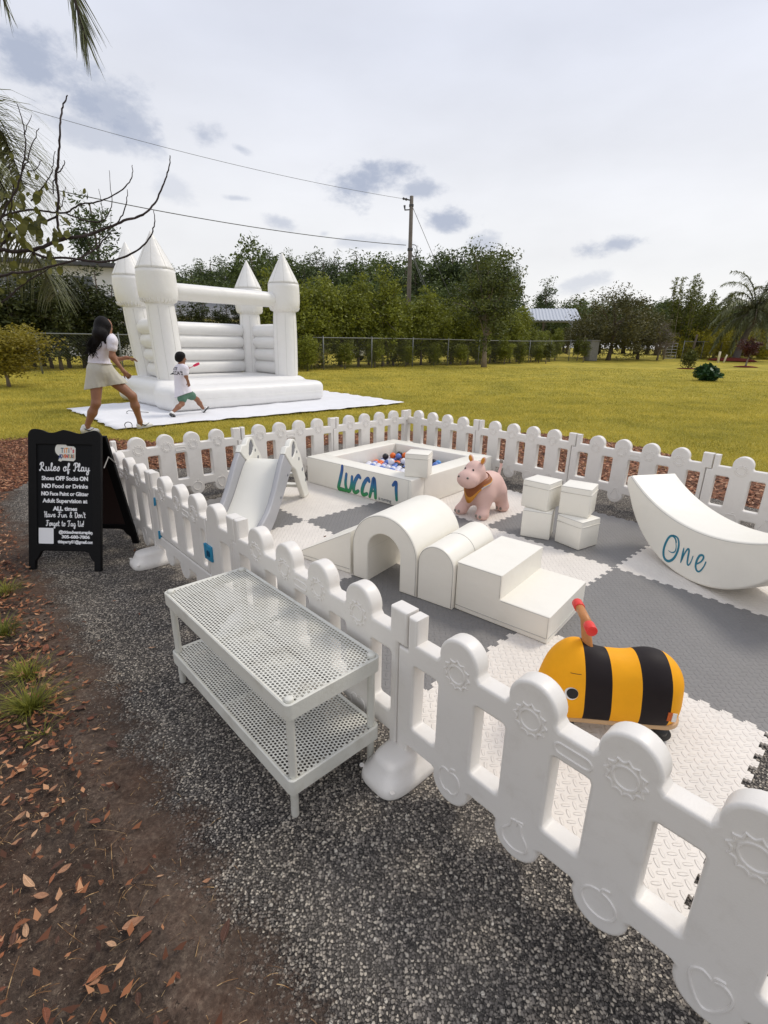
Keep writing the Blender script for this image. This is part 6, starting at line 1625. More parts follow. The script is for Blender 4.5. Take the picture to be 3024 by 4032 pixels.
BOY = {'head': (-3.759, 9.4, 1.04), 'headtop': (-3.749, 9.4, 1.127), 'face': (-3.708, 9.45, 1.008), 'neck': (-3.757, 9.4, 0.922), 'chest': (-3.789, 9.4, 0.814), 'waist': (-3.789, 9.4, 0.592), 'hem1': (-3.891, 9.3, 0.342), 'hem2': (-3.631, 9.5, 0.447), 'pelvis': (-3.767, 9.4, 0.444), 'shR': (-3.645, 9.28, 0.866), 'elR': (-3.632, 9.24, 0.731), 'wrR': (-3.614, 9.26, 0.643), 'hdR': (-3.61, 9.28, 0.572), 'shL': (-3.871, 9.52, 0.864), 'elL': (-3.84, 9.62, 0.783), 'hdL': (-3.734, 9.64, 0.842), 'sw1': (-3.719, 9.64, 0.849), 'sw2': (-3.638, 9.66, 0.894), 'sw3': (-3.526, 9.68, 0.947), 'hipB': (-3.784, 9.3, 0.414), 'knB': (-3.78, 9.28, 0.236), 'anB': (-3.882, 9.08, 0.11), 'toeB': (-3.901, 9.0, 0.005), 'heelB': (-3.919, 9.0, 0.068), 'foottipB': (-3.852, 9.05, -0.008), 'hipF': (-3.747, 9.5, 0.429), 'knF': (-3.619, 9.62, 0.28), 'anF': (-3.557, 9.72, 0.101), 'heelF': (-3.559, 9.72, 0.012), 'toeF': (-3.471, 9.8, 0.12)}
woman(); boy()

# ================================================================== TREES, HEDGE, FENCE, HOUSE
G_DARK = leaf_mat('leaf_dark', col(34, 48, 24), col(104, 118, 58), .55, .2, .5)
G_OLIVE = leaf_mat('leaf_olive', col(50, 58, 26), col(112, 116, 50), .55, .22, .7)
G_HEDGE = leaf_mat('leaf_hedge', col(36, 48, 18), col(150, 156, 58), .5, .28, 1.6)
G_PINE = leaf_mat('leaf_pine', col(38, 52, 32), col(106, 120, 76), .6, .15, .5)
G_BAMB = leaf_mat('leaf_bamboo', col(46, 60, 24), col(128, 132, 48), .55, .25, .6)
G_YEL = leaf_mat('leaf_yellow_green', col(104, 106, 26), col(186, 176, 62), .55, .3, .8)
G_PALM = leaf_mat('leaf_palm', col(46, 54, 34), col(142, 146, 104), .45, .15, .8)
G_DRY = leaf_mat('twig_grey', col(86, 78, 70), col(140, 130, 120), .8, .05, .8)
G_RED = leaf_mat('leaf_dark_red', col(52, 26, 26), col(104, 58, 48), .5, .15, .8)
G_COLD = leaf_mat('leaf_deep_green', col(18, 40, 24), col(58, 92, 52), .4, .15, 3)
M_BARK = pm('bark_grey', (.13, .105, .085, 1), .9, .35, 14, .9, 26, .2)
M_BARKD = pm('bark_dark', (.050, .038, .036, 1), .85, .35, 30, .8, 60, .2)
M_BARKP = pm('bark_pale', (.24, .20, .165, 1), .9, .3, 9, .7, 20, .2)

def leaf_cloud(clumps, n_each, spread, size, seed, aspect=.5, up=.3, droop=0.0):
    """leaf faces gathered in clumps; clumps rows (x,y,z[,scale])"""
    r = np.random.default_rng(seed); cl = np.asarray(clumps, float); k = len(cl); sc = cl[:, 3] if cl.shape[1] > 3 else np.ones(k)
    idx = np.repeat(np.arange(k), n_each); n = len(idx)
    dirs = r.normal(0, 1, (n, 3)); dirs /= np.linalg.norm(dirs, axis=1)[:, None]; rad = r.uniform(0, 1, n) ** .45
    P = cl[idx, :3] + dirs * (rad * spread * sc[idx])[:, None] * np.array([1, 1, .75])
    a = r.normal(0, 1, (n, 3)); a[:, 2] = a[:, 2] * .6 - droop; a /= np.linalg.norm(a, axis=1)[:, None]
    nn = dirs * .6 + r.normal(0, .7, (n, 3)); nn[:, 2] += up; b = np.cross(nn, a); b /= np.maximum(np.linalg.norm(b, axis=1), 1e-6)[:, None]
    L = (size * r.uniform(.55, 1.3, n))[:, None]; w = L * aspect
    return np.stack([P - a * L * .5, P + b * w * .5 - a * L * .08, P + a * L * .5, P - b * w * .5 - a * L * .08], 1).reshape(-1, 3)
def crown_clumps(n, R_, H, z0, seed, shape='oval', hollow=.55):
    r = np.random.default_rng(seed); out = []
    while len(out) < n:
        d = r.normal(0, 1, 3); d /= np.linalg.norm(d); q = r.uniform(hollow, 1.0)
        z = d[2] * q
        w = 1.0
        if shape == 'cone': w = .35 + .75 * (1 - (z + 1) / 2)
        elif shape == 'flat': w = .55 + .5 * (z + 1) / 2
        elif shape == 'col': w = 1.0 - .35 * max(0, z) ** 2
        out.append((d[0] * q * R_ * w * r.uniform(.75, 1.15), d[1] * q * R_ * w * r.uniform(.75, 1.15), z0 + (z + 1) / 2 * H * r.uniform(.92, 1.06), r.uniform(.65, 1.35)))
    return out
def trunk_mesh(h, r0, seed, clumps=None, limbs=7, lean=.06, start=.35):
    r = np.random.default_rng(seed); mb = MB(); pts = []
    for i in range(7):
        t = i / 6; pts.append((math.sin(t * 3 + seed) * lean * h * t, math.cos(t * 2.3 + seed) * lean * h * t, h * t))
    mb.tube(pts, [r0 * (1.35 if i == 0 else 1) * (1 - .72 * i / 6) for i in range(7)], 9)
    if clumps is not None:
        ids = r.choice(len(clumps), min(limbs, len(clumps)), replace=False)
        for i in ids:
            c = np.array(clumps[i][:3]); k = min(5, max(1, int(6 * np.clip(start + r.uniform(0, .45), 0, .95)))); s = np.array(pts[k]); m = s * .5 + c * .5 + np.array([0, 0, r.uniform(-.05, .15) * h * .3])
            mb.tube(catmull([s, m, c], 3), [r0 * .42 * (1 - .85 * j / 6) for j in range(7)], 6)
    me = mb.mesh('trunk'); me.shade_smooth(); return me
class TreeKind:
    def __init__(self, name, cat, leafm, bark, R_, H, z0, nclump, n_each, spread, size, seed, shape='oval', trunk=(None, .15), hollow=.55, aspect=.5, limbs=8, droop=0.0, lean=.06):
        self.name, self.cat = name, cat
        cl = crown_clumps(nclump, R_, H, z0, seed, shape, hollow)
        self.crown = np_mesh('crown', leaf_cloud(cl, n_each, spread, size, seed + 1, aspect, .3, droop), None, 4); self.crown.materials.append(leafm)
        th = trunk[0] if trunk[0] else z0 + H * .8
        self.trunk = trunk_mesh(th, trunk[1], seed + 2, cl, limbs, lean); self.trunk.materials.append(bark)
    def put(self, x, y, s=1.0, rz=0.0, label=None, group=None, sz=None, z=None):
        o = empty(self.name, (x, y, gz(x, y) - .02 if z is None else z), rz, label, self.cat, group)
        o.scale = (s, s, sz if sz else s)
        for nm, me in (('trunk', self.trunk), ('crown', self.crown)):
            c = bpy.data.objects.new(nm, me); C.objects.link(c); c.parent = o
        return o
rt = np.random.default_rng(99)
# --- far woods: tall pines and oaks in two ranks (about 55 to 75 m off)
PINES = [TreeKind('pine_tree', 'tree', G_PINE, M_BARK, 2.3, 6.0, 5.0, 40, 62, 1.0, .42, 200 + i, 'flat', (10.6, .2), .5, .32, 9, 0, .02) for i in range(3)]
OAKS = [TreeKind('oak_tree', 'tree', G_DARK, M_BARK, 3.4, 8.0, 2.2, 64, 62, 1.25, .42, 220 + i, 'oval', (None, .26), .6, .5, 8) for i in range(3)]
def far_wood():
    g = 'trees of the far wood behind the hedge'
    def b2x(px, Y): return PXB(px) * Y
    # (disp px, top height m at that distance, distance, kind)
    spec = []
    for px, y_top in [(395, 572), (418, 580), (445, 568), (475, 560), (505, 562), (540, 565), (575, 545), (605, 556), (640, 560), (668, 562), (700, 558), (735, 566), (765, 560), (800, 548), (835, 552), (870, 550), (905, 560), (935, 552), (965, 542), (990, 538), (1020, 552), (1050, 548), (1070, 562)]:
        spec.append((px, y_top, rt.uniform(56, 66), rt.choice(2)))
    for px in range(390, 1110, 34): spec.append((px + rt.uniform(-9, 9), np.interp(px, [390, 560, 800, 985, 1105], [566, 545, 546, 536, 575]) + rt.uniform(-8, 16), rt.uniform(54, 68), 1))
    for i, (px, yt, Y, k) in enumerate(spec):
        hz = 743 + (px - 830) * .016; H = 1.34 + (hz - yt) * .00081 * Y - float(gz(0, Y))
        kind = (PINES if k else OAKS)[i % 3]; full = 11.2 if k else 10.6; s = H / full
        kind.put(PXB(px) * Y, Y, s * (rt.uniform(.95, 1.15) if i < 25 else rt.uniform(.5, .85)), rt.uniform(0, 6.28), 'tall dark tree of the far wood behind the hedge', g, s)
    for px in range(380, 1090, 36):
        Y = rt.uniform(47, 53); OAKS[px % 3].put(PXB(px) * Y, Y, .62 * rt.uniform(.9, 1.15), rt.uniform(0, 6.28), 'lower dark tree of the far wood behind the hedge', g, .66 * rt.uniform(.9, 1.1), gz(0, Y) - 1.0)
def PXB(px): return (px - 830) * 0.0008945 * (1 + 0) - 0.0048 + (-0.000000012 * (px - 830) ** 2)
far_wood()
# --- right hand wood
OAKS[0].put(21.5, 62, .62, 1.0, 'dark rounded tree behind the metal roof', 'trees of the right hand wood', .60)
for i, (px, yt, Y) in enumerate([(1190, 668, 70), (1225, 652, 72), (1262, 660, 68), (1400, 655, 66), (1420, 640, 60), (1440, 652, 66), (1530, 668, 70), (1555, 662, 74), (1648, 640, 56), (1680, 612, 54), (1720, 630, 56), (1500, 668, 72), (1590, 680, 70)]):
    hz = 743 + (px - 830) * .016; H = 1.34 + (hz - yt) * .00081 * Y - float(gz(0, Y)); s = H / 10.4
    OAKS[i % 3].put(PXB(px) * Y, Y, s * 1.25, rt.uniform(0, 6.28), 'dark green tree of the wood behind the bamboo', 'trees of the right hand wood', s)
for px in range(1140, 1720, 26):
    Y = rt.uniform(70, 78); yt = rt.uniform(640, 664) + (12 if 1180 < px < 1260 else 0); s = (1.34 + (743 + (px - 830) * .016 - yt) * .00081 * Y - .6) / 10.4
    OAKS[(px // 26) % 3].put(PXB(px) * Y, Y, s * 1.35, rt.uniform(0, 6.28), 'distant dark green tree in the continuous wood at the right', 'distant trees of the wood at the right', s)
PINES[1].put(PXB(1168) * 69, 69, .72, .4, 'lone thin pine showing above the metal roof', None, .80)
# --- broad olive tree right of the roof, and the oak standing in front of the wire fence
BROAD = TreeKind('broad_tree', 'tree', leaf_mat('leaf_grey_olive', col(44, 48, 28), col(104, 100, 58), .6, .2, .6), M_BARK, 3.6, 5.3, .35, 110, 90, .85, .2, 301, 'oval', (4.2, .16), .45, .5, 14, 0, .1)
BROAD.put(PXB(1318) * 43, 43, 1.0, .3, 'broad olive brown tree with low branches right of the metal roof', None, .98)
BROAD.put(PXB(1382) * 45, 45, .72, 2.0, 'smaller olive shrub tree beside the dead grey bush', None, .72)
BROAD.put(PXB(1268) * 46, 46, .7, 4.0, 'olive shrub tree growing under the right end of the metal roof', None, .62)
LAWNOAK = TreeKind('lawn_tree', 'tree', leaf_mat('leaf_lawn_tree', col(36, 48, 24), col(116, 124, 62), .55, .25, .9), M_BARKP, 1.95, 5.3, 1.05, 120, 80, .55, .16, 311, 'oval', (4.8, .13), .35, .5, 18, 0, .03)
LAWNOAK.put(5.51, 29.05, 1.0, .8, 'round dark green tree with a pale trunk standing on the lawn before the wire fence')
# --- wax myrtle hedge along the wire fence
HED = [TreeKind('hedge_shrub', 'shrub', G_HEDGE, M_BARKP, 1.25, 4.55, .08, 118, 60, .48, .17, 330 + i, 'col', (3.6, .07), .35, .45, 12, 0, .05) for i in range(4)]
def hedge():
    g = 'shrubs of the tall hedge behind the wire fence'
    d = Vector((2.1776, 2.1355)).normalized(); n = Vector((-d.y, d.x))
    for i in range(22):
        t = -1.6 + i * 1.28 + rt.uniform(-.2, .2); p = Vector((-2.93, 24.01)) + d * t + n * rt.uniform(.9, 1.6); px_ = 830 + (p.x / p.y + .0048) / .0008945; s = rt.uniform(.84, 1.02) * (1.0 if px_ < 1010 else (.84 if px_ < 1130 else .56))
        HED[i % 4].put(p.x, p.y, s * .95, rt.uniform(0, 6.28), 'yellow green shrub of the tall hedge behind the wire fence', g, s * rt.uniform(.9, 1.08))
    for i in range(12):   # second rank closes the gaps
        t = -1 + i * 2.1; p = Vector((-2.93, 24.01)) + d * t + n * rt.uniform(2.6, 3.6); px_ = 830 + (p.x / p.y + .0048) / .0008945; s = rt.uniform(.8, .98) * (1.0 if px_ < 1130 else .58)
        HED[(i + 1) % 4].put(p.x, p.y, s, rt.uniform(0, 6.28), 'yellow green shrub of the tall hedge behind the wire fence', g, s)
    for i in range(11):
        t = -1 + i * 2.3; p = Vector((-2.93, 24.01)) + d * t + n * rt.uniform(-.15, .5); s = rt.uniform(.28, .42)
        HED[(i + 2) % 4].put(p.x, p.y, s * 1.3, rt.uniform(0, 6.28), 'low shrub at the foot of the hedge along the wire fence', 'low shrubs along the wire fence', s)
hedge()
# --- left side: dark columnar shrubs before the house
COLS = [TreeKind('columnar_shrub', 'shrub', leaf_mat('leaf_dark_shrub', col(26, 36, 18), col(78, 84, 40), .55, .2, 1.2), M_BARK, .85, 4.0, .1, 105, 46, .38, .15, 350 + i, 'col', (3.9, .07), .3, .42, 14, 0, .06) for i in range(3)]
for i, (px, Y, s, sz) in enumerate([(48, 20.5, 1.0, .98), (96, 23.5, 1.0, 1.0), (132, 21.2, .9, 1.02), (188, 24.5, 1.0, 1.0), (20, 22.5, 1.0, 1.0), (-20, 20, 1.0, .95), (25, 21, .9, .80), (75, 21.5, .9, .72), (112, 22, .85, .88), (150, 22.5, 1.0, 1.12), (182, 22.8, .75, .8), (222, 23.2, 1.1, 1.02), (258, 24, .95, .9), (300, 25, 1.0, .9), (345, 25.5, 1.0, .8), (400, 26, .95, .72), (440, 26.3, .9, .80), (490, 26.5, .9, .74), (535, 26.6, 1.0, .86), (580, 26.8, 1.0, .92), (615, 26.8, .9, .9), (645, 26.5, .95, 1.0)]):
    COLS[i % 3].put(PXB(px) * Y, Y, s, rt.uniform(0, 6.28), ('tall dark shrub between the white house and the wire fence' if px < 330 else 'dark shrub of the hedge seen behind the bounce house'), ('dark shrubs before the white house' if px < 330 else 'dark shrubs behind the bounce house'), sz)
PINES[0].put(PXB(246) * 42, 42, .86, 1.2, 'dark pine with a rounded top rising above the white house', None, 1.0)
OAKS[1].put(PXB(560) * 44, 44, .62, 2.2, 'dark leafy tree right behind the bounce house towers', None, .86)
FINE = TreeKind('fine_leaf_bush', 'bush', leaf_mat('leaf_fine', col(84, 82, 24), col(160, 146, 56), .55, .3, 2.0), M_BARKP, .95, 1.15, .3, 130, 90, .27, .07, 371, 'flat', (1.1, .03), .35, .4, 14, 0, .18)
FINE.put(-10.75, 14.4, 1.5, .4, 'yellow green fine leaved bush with thin stems at the left edge of the lawn', None, 1.22)
# --- bamboo, yellow shrubs
def culms(name, x, y, n, h, spread, seed, label, leafm, cat='bamboo', lf=.26, per=30):
    r = np.random.default_rng(seed); o = empty(name, (x, y, gz(x, y)), 0, label, cat); mb = MB(); V = []
    for i in range(n):
        a = r.uniform(0, 6.28); q = spread * math.sqrt(r.uniform(0, 1)); bx, by = q * math.cos(a), q * math.sin(a); H = h * r.uniform(.6, 1.05); lx, ly = bx * .35 + r.normal(0, .2), by * .35 + r.normal(0, .2)
        pts = [(bx + lx * t * t, by + ly * t * t, H * t * (1 - .06 * t)) for t in np.linspace(0, 1, 7)]; mb.tube(pts, [.035 * (1 - .8 * t) for t in np.linspace(0, 1, 7)], 5)
        cl = [(bx + lx * t * t + r.normal(0, .12), by + ly * t * t + r.normal(0, .12), H * t, 1.1 - .62 * t) for t in np.linspace(.10, 1.02, 24)]
        V.append(leaf_cloud(cl, per // 2, .45, lf, seed + i, .30, .2, .5))
    mb.build('culms', M_BARKP, o, True); link('foliage', np_mesh('foliage', np.concatenate(V), None, 4), leafm, o); return o
culms('bamboo_clump', PXB(1480) * 50, 50, 40, 6.6, 1.9, 400, 'tall dark green bamboo clump with feathery tops behind the metal gate', G_BAMB)
culms('bamboo_clump', PXB(1517) * 52, 52, 28, 5.6, 1.6, 441, 'lower bamboo clump just left of the palm crown', G_BAMB)
YEL = TreeKind('arching_shrub', 'shrub', G_YEL, M_BARKP, 2.3, 2.9, .05, 80, 70, .65, .3, 460, 'oval', (1.6, .05), .5, .2, 10, .6)
for i, (px, Y, s) in enumerate([(1500, 49, .95), (1545, 50, 1.0), (1585, 51, .9), (1628, 50, .9), (1668, 50, 1.0)]):
    YEL.put(PXB(px) * Y, Y, s, i * 1.3, 'bright yellow green arching shrub behind the low wire fence', 'yellow green shrubs behind the low wire fence', s * .95)
# --- queen palm on the right lawn
def frond_mesh(mb_v, path, n, llen, wid, r, droop=.8, both=True, plume=.5, mb=None, rr=.02):
    """feather leaf: leaflets along a rachis path; returns quads appended to mb_v"""
    P = catmull(path, 8); m = len(P)
    if mb is not None: mb.tube(P, [rr * (1 - .85 * i / (m - 1)) for i in range(m)], 6)
    for i in range(n):
        t = .06 + .94 * i / n; k = min(m - 2, int(t * (m - 1))); p = P[k].lerp(P[k + 1], t * (m - 1) - k); ax = (P[k + 1] - P[k]).normalized()
        up = Vector((0, 0, 1)); x = ax.cross(up); x = x.normalized() if x.length > 1e-3 else Vector((1, 0, 0)); u_ = x.cross(ax)
        for s in ((-1, 1) if both else (1,)):
            L = llen * (math.sin(math.pi * (.12 + .82 * t)) ** .6) * r.uniform(.75, 1.1); d = (x * s * r.uniform(.6, 1) + ax * r.uniform(.35, .8) + u_ * r.normal(0, plume)).normalized(); w = wid * r.uniform(.7, 1.2)
            prev = None; q = p.copy(); dd = d.copy()
            for j in range(5):
                tt = j / 4; nrm = dd.cross(Vector((0, 0, 1))); nrm = nrm.normalized() if nrm.length > 1e-3 else x; ww = w * (1 - tt * .9)
                cur = (q - nrm * ww, q + nrm * ww)
                if prev: mb_v += [tuple(prev[0]), tuple(prev[1]), tuple(cur[1]), tuple(cur[0])]
                prev = cur; q = q + dd * L / 4; dd = (dd + Vector((0, 0, -droop * .45))).normalized()
def queen_palm(x, y, H, n, L, seed, label, z=None, name='palm_tree', lean=(.5, 0), ll=.62):
    r = np.random.default_rng(seed); o = empty(name, (x, y, gz(x, y) if z is None else z), 0, label, 'palm tree')
    t = MB(); N = 12; pts = [(lean[0] * (i / N) ** 1.6, lean[1] * (i / N) ** 1.6, H * i / N) for i in range(N + 1)]
    t.tube(pts, [.30 * (1.15 if i == 0 else 1) * (1 - .3 * i / N) for i in range(N + 1)], 14); tr = t.build('trunk', pm('palm_bark', (.13, .115, .105, 1), .9, .3, 6, .9, 14, .2), o, True)
    cx, cy = lean; b = MB(); b.tube([(cx, cy, H - .1), (cx, cy, H + .5), (cx, cy, H + 1.1)], [.30, .34, .12], 12); 
    for k in range(14):
        a = 2.4 * k; b.tube([(cx + .2 * math.cos(a), cy + .2 * math.sin(a), H + .1), (cx + .42 * math.cos(a), cy + .42 * math.sin(a), H + .55 + .03 * k), (cx + .5 * math.cos(a), cy + .5 * math.sin(a), H + .9)], [.09, .06, .03], 6)
    b.build('boot_sheath', pm('palm_boot', (.10, .065, .05, 1), .9, .4, 9, .6, 20, .2), o, True)
    for k in range(n):
        a = 2.399 * k + r.normal(0, .12); el = R(82 - 118 * (k / n)) ; Lk = L * r.uniform(.85, 1.1); p = Vector((cx, cy, H + .9)); d = Vector((math.cos(a) * math.cos(el), math.sin(a) * math.cos(el), math.sin(el))); path = [p.copy()]
        for j in range(7):
            p = p + d * Lk / 7; path.append(p.copy()); d = (d + Vector((.0, 0, -.24 - .05 * j * .6))).normalized()
        V = []; mb = MB(); frond_mesh(V, path, 70, ll, .045, r, .9, True, .35, mb, .035)
        fo = link('frond', np_mesh('frond', np.array(V), None, 4), G_PALM, o); mb.build('rachis', M_BARKP, fo, True)
    # spear leaf bent over at the top
    sp = MB(); sp.tube(catmull([(cx, cy, H + 1.0), (cx + .35, cy, H + 2.4), (cx + .95, cy - .2, H + 2.95), (cx + 1.45, cy - .2, H + 2.75), (cx + 1.5, cy - .2, H + 2.2)], 5), [.06] * 10 + [.05] * 7 + [.04] * 4, 7); sp.build('spear_leaf', M_BARKD, o, True)
queen_palm(PXB(1597) * 45.5, 45.5, 3.1, 34, 4.1, 501, 'queen palm with a leaning trunk and drooping fronds on the right lawn', None, 'palm_tree', (.75, 0), .8)
def mound(x, y, r0, h, label):
    m = MB(); m.lathe([(r0, 0), (r0 * .85, h * .45), (r0 * .5, h * .85), (r0 * .1, h)], (0, 0, 0), 28); o = m.build('mulch_mound', pm('red_mulch', (.14, .030, .022, 1), .95, .4, 6, 1.0, 16, .1), None, True); o.location = (x, y, gz(x, y) - .01); tag(o, label, 'mulch mound'); return o
mound(PXB(1588) * 45.2, 45.2, 1.9, .28, 'dark red mulch mound round the foot of the palm'); mound(PXB(1623) * 36, 36, .75, .1, 'small dark red mulch patch under the dark red bush'); mound(PXB(1497) * 31.5, 31.5, .62, .06, 'small red mulch ring under the young feathery plant')
REDB = TreeKind('dark_red_bush', 'bush', G_RED, M_BARKP, .75, 1.2, .75, 46, 60, .3, .12, 520, 'flat', (1.5, .06), .4, .45, 18, 0, .12)
REDB.put(PXB(1623) * 36, 36, 1.0, .2, 'dark red leaved bush with pale stems in front of the palm')
GREENB = TreeKind('round_leafy_plant', 'plant', G_COLD, M_BARK, .55, .62, .03, 60, 26, .2, .2, 530, 'oval', (.4, .03), .5, .7, 6)
GREENB.put(13.15, 21.0, .86, .2, 'round dark green leafy plant on the lawn, nearest of the lawn plants')
YOUNG = TreeKind('young_plant', 'plant', G_OLIVE, M_BARK, .42, .85, .1, 40, 30, .22, .18, 540, 'cone', (.9, .02), .3, .25, 8, .3)
YOUNG.put(PXB(1497) * 31.5, 31.5, 1.15, .1, 'young feathery green plant on the lawn in a red mulch ring', None, 1.25)
SAP = TreeKind('sapling', 'sapling', G_OLIVE, M_BARKP, .32, 1.3, .3, 34, 26, .2, .14, 550, 'col', (1.7, .025), .3, .4, 8)
SAP.put(PXB(1183) * 36.5, 36.5, 1.0, .3, 'thin sapling by the wire fence right of the lawn tree'); SAP.put(PXB(1264) * 39.5, 39.5, 1.15, 1.9, 'leafy sapling at the right end of the wire fence')
SAP.put(PXB(1255) * 41, 41.5, 1.2, 4.0, 'small sapling left of the grey stone post')
DEAD = TreeKind('dead_bush', 'bush', G_DRY, M_BARKP, 1.1, 3.2, .15, 60, 60, .4, .26, 560, 'oval', (2.8, .07), .5, .07, 30, .3, .12)
DEAD.put(PXB(1425) * 44, 44, 1.0, .5, 'dead grey bush of bare twigs left of the metal gate', None, 1.0)
DEAD.put(PXB(672) * 24.6, 24.6, .62, 1.5, 'dead grey twiggy bush at the wire fence right of the bounce house', None, .55)

# --- chain link fence with posts, rail and wire
M_GALV = pm('galvanised_pipe', (.17, .18, .175, 1), .5, .1, 6)
M_WIRE = pm('fence_wire', (.10, .105, .10, 1), .5, .1)
def chain_fence(pts, label, spacing=3.05, mesh_step=.11, name='wire_fence'):
    """pts: (x, y, top height above the ground)"""
    o = empty(name, (pts[0][0], pts[0][1], 0), 0, label, 'fence'); org = Vector((pts[0][0], pts[0][1], 0))
    P = [Vector((x, y, 0)) for x, y, h in pts]; Hs = [p[2] for p in pts]; rail = []
    for i in range(len(P) - 1):
        a, b = P[i], P[i + 1]; L = (b - a).length; m = max(1, round(L / spacing))
        for j in range(m + (1 if i == len(P) - 2 else 0)):
            t = j / m; q = a.lerp(b, t); h = Hs[i] + (Hs[i + 1] - Hs[i]) * t; z0 = float(gz(q.x, q.y)); t_ = MB(); t_.tube([q - org + Vector((0, 0, z0)), q - org + Vector((0, 0, z0 + h + .04))], .032, 8); t_.ball(q - org + Vector((0, 0, z0 + h + .05)), .036, 8, 6); t_.build('post', M_GALV, o, True)
            rail.append(q - org + Vector((0, 0, z0 + h)))
    r = MB(); r.tube(rail, .022, 8); r.build('top_rail', M_GALV, o, True)
    V = []; w = .0035
    for i in range(len(P) - 1):
        a, b = P[i], P[i + 1]; L = (b - a).length; d = (b - a) / L
        for s in (1, -1):
            k = -int(2.2 / mesh_step)
            while k * mesh_step < L + 2.2:
                x0 = k * mesh_step; H = Hs[i]; e0, e1 = (x0, x0 + H * s)
                t0, t1 = 0.0, 1.0
                lo, hi = min(e0, e1), max(e0, e1)
                if hi > 0 and lo < L:
                    def cl(x): return (x - e0) / (e1 - e0)
                    ts = sorted([max(0, min(1, cl(0))), max(0, min(1, cl(L)))]); ts = [max(0.0, ts[0]), min(1.0, ts[1])]
                    if ts[1] - ts[0] > .01:
                        q0 = a + d * (e0 + (e1 - e0) * ts[0]); q1 = a + d * (e0 + (e1 - e0) * ts[1])
                        def zz(q, t): f = min(1, max(0, (q - a).length / L)); return float(gz(q.x, q.y)) + .03 + (Hs[i] + (Hs[i + 1] - Hs[i]) * f - .03) * t
                        A = q0 - org + Vector((0, 0, zz(q0, ts[0]))); B_ = q1 - org + Vector((0, 0, zz(q1, ts[1])))
                        n = d * w * .7 + Vector((0, 0, w * .7)); V += [tuple(A - n), tuple(B_ - n), tuple(B_ + n), tuple(A + n)]
                k += 1
    link('wire_mesh', np_mesh('wire_mesh', np.array(V), None, 4), M_WIRE, o); return o
chain_fence([(-17.5, 16.2, 1.45), (-10.6, 20.6, 1.42), (-2.93, 24.01, 1.42), (14.49, 41.1, 1.5), (17.4, 43.6, 1.5)], 'long galvanised chain link fence between the lawn and the hedge')
chain_fence([(PXB(1478) * 46, 46, 1.5), (PXB(1560) * 48.5, 48.5, 1.5), (PXB(1700) * 50, 50, 1.5)], 'low grey wire fence behind the palm at the right edge of the lawn', 3.2, .14)
def metal_gate():
    x, y = PXB(1441) * 45.5, 45.5; o = empty('metal_gate', (x, y, gz(x, y)), R(20), 'grey tubular metal field gate at the right end of the lawn', 'gate'); m = pm('gate_steel', (.42, .42, .42, 1), .4); W_ = 1.25
    fr = MB(); fr.tube([(0, 0, .1), (W_, 0, .1), (W_, 0, 1.35), (0, 0, 1.35), (0, 0, .1)], .03, 8); fr.build('gate_frame', m, o, True)
    for z in (.35, .6, .85, 1.1): b = MB(); b.tube([(0, 0, z), (W_, 0, z)], .022, 8); b.build('bar', m, o, True)
    b = MB(); b.tube([(W_ * .5, -.03, .1), (W_ * .5, -.03, 1.35)], .022, 8); b.build('brace', m, o, True)
    p = MB(); p.tube([(-.12, 0, 0), (-.12, 0, 1.9)], .075, 10); p.build('gate_post', M_BARKP, o, True)
metal_gate()
def post(x, y, h, r, m, label, name='fence_post', lean=0.0):
    p = MB(); p.tube([(0, 0, -.1), (lean * h, 0, h * .6), (lean * h * 1.6, 0, h)], [r, r * .95, r * .9], 10); o = p.build(name, m, None, True); o.location = (x, y, gz(x, y)); tag(o, label, 'post'); return o
post(PXB(1498) * 45.6, 45.6, 2.1, .09, M_BARK, 'dark wooden post standing at the low wire fence left of the palm', 'wooden_post', .05)
post(PXB(1560) * 42, 42, .85, .09, pm('cream_pvc', (.66, .60, .42, 1), .5), 'cream plastic pipe stub upright by the palm mulch', 'pipe_stub')
post(PXB(1572) * 42.4, 42.4, .6, .07, pm('cream_pvc', (.66, .60, .42, 1), .5), 'short leaning cream pipe stub beside the taller one', 'pipe_stub', .18)
def stone_post():
    x, y = PXB(1280) * 41.5, 41.5; m = MB(); m.box((0, 0, .75), (.85, .5, 1.5)); m.box((0, 0, 1.53), (.95, .6, .1)); o = m.build('stone_pillar', pm('grey_block', (.20, .195, .18, 1), .9, .3, 5, .6, 14), None); o.location = (x, y, gz(x, y)); o.rotation_euler = (0, 0, R(25)); bevel(o, .02, 2); tag(o, 'grey block pillar at the right end of the wire fence', 'pillar')
stone_post()
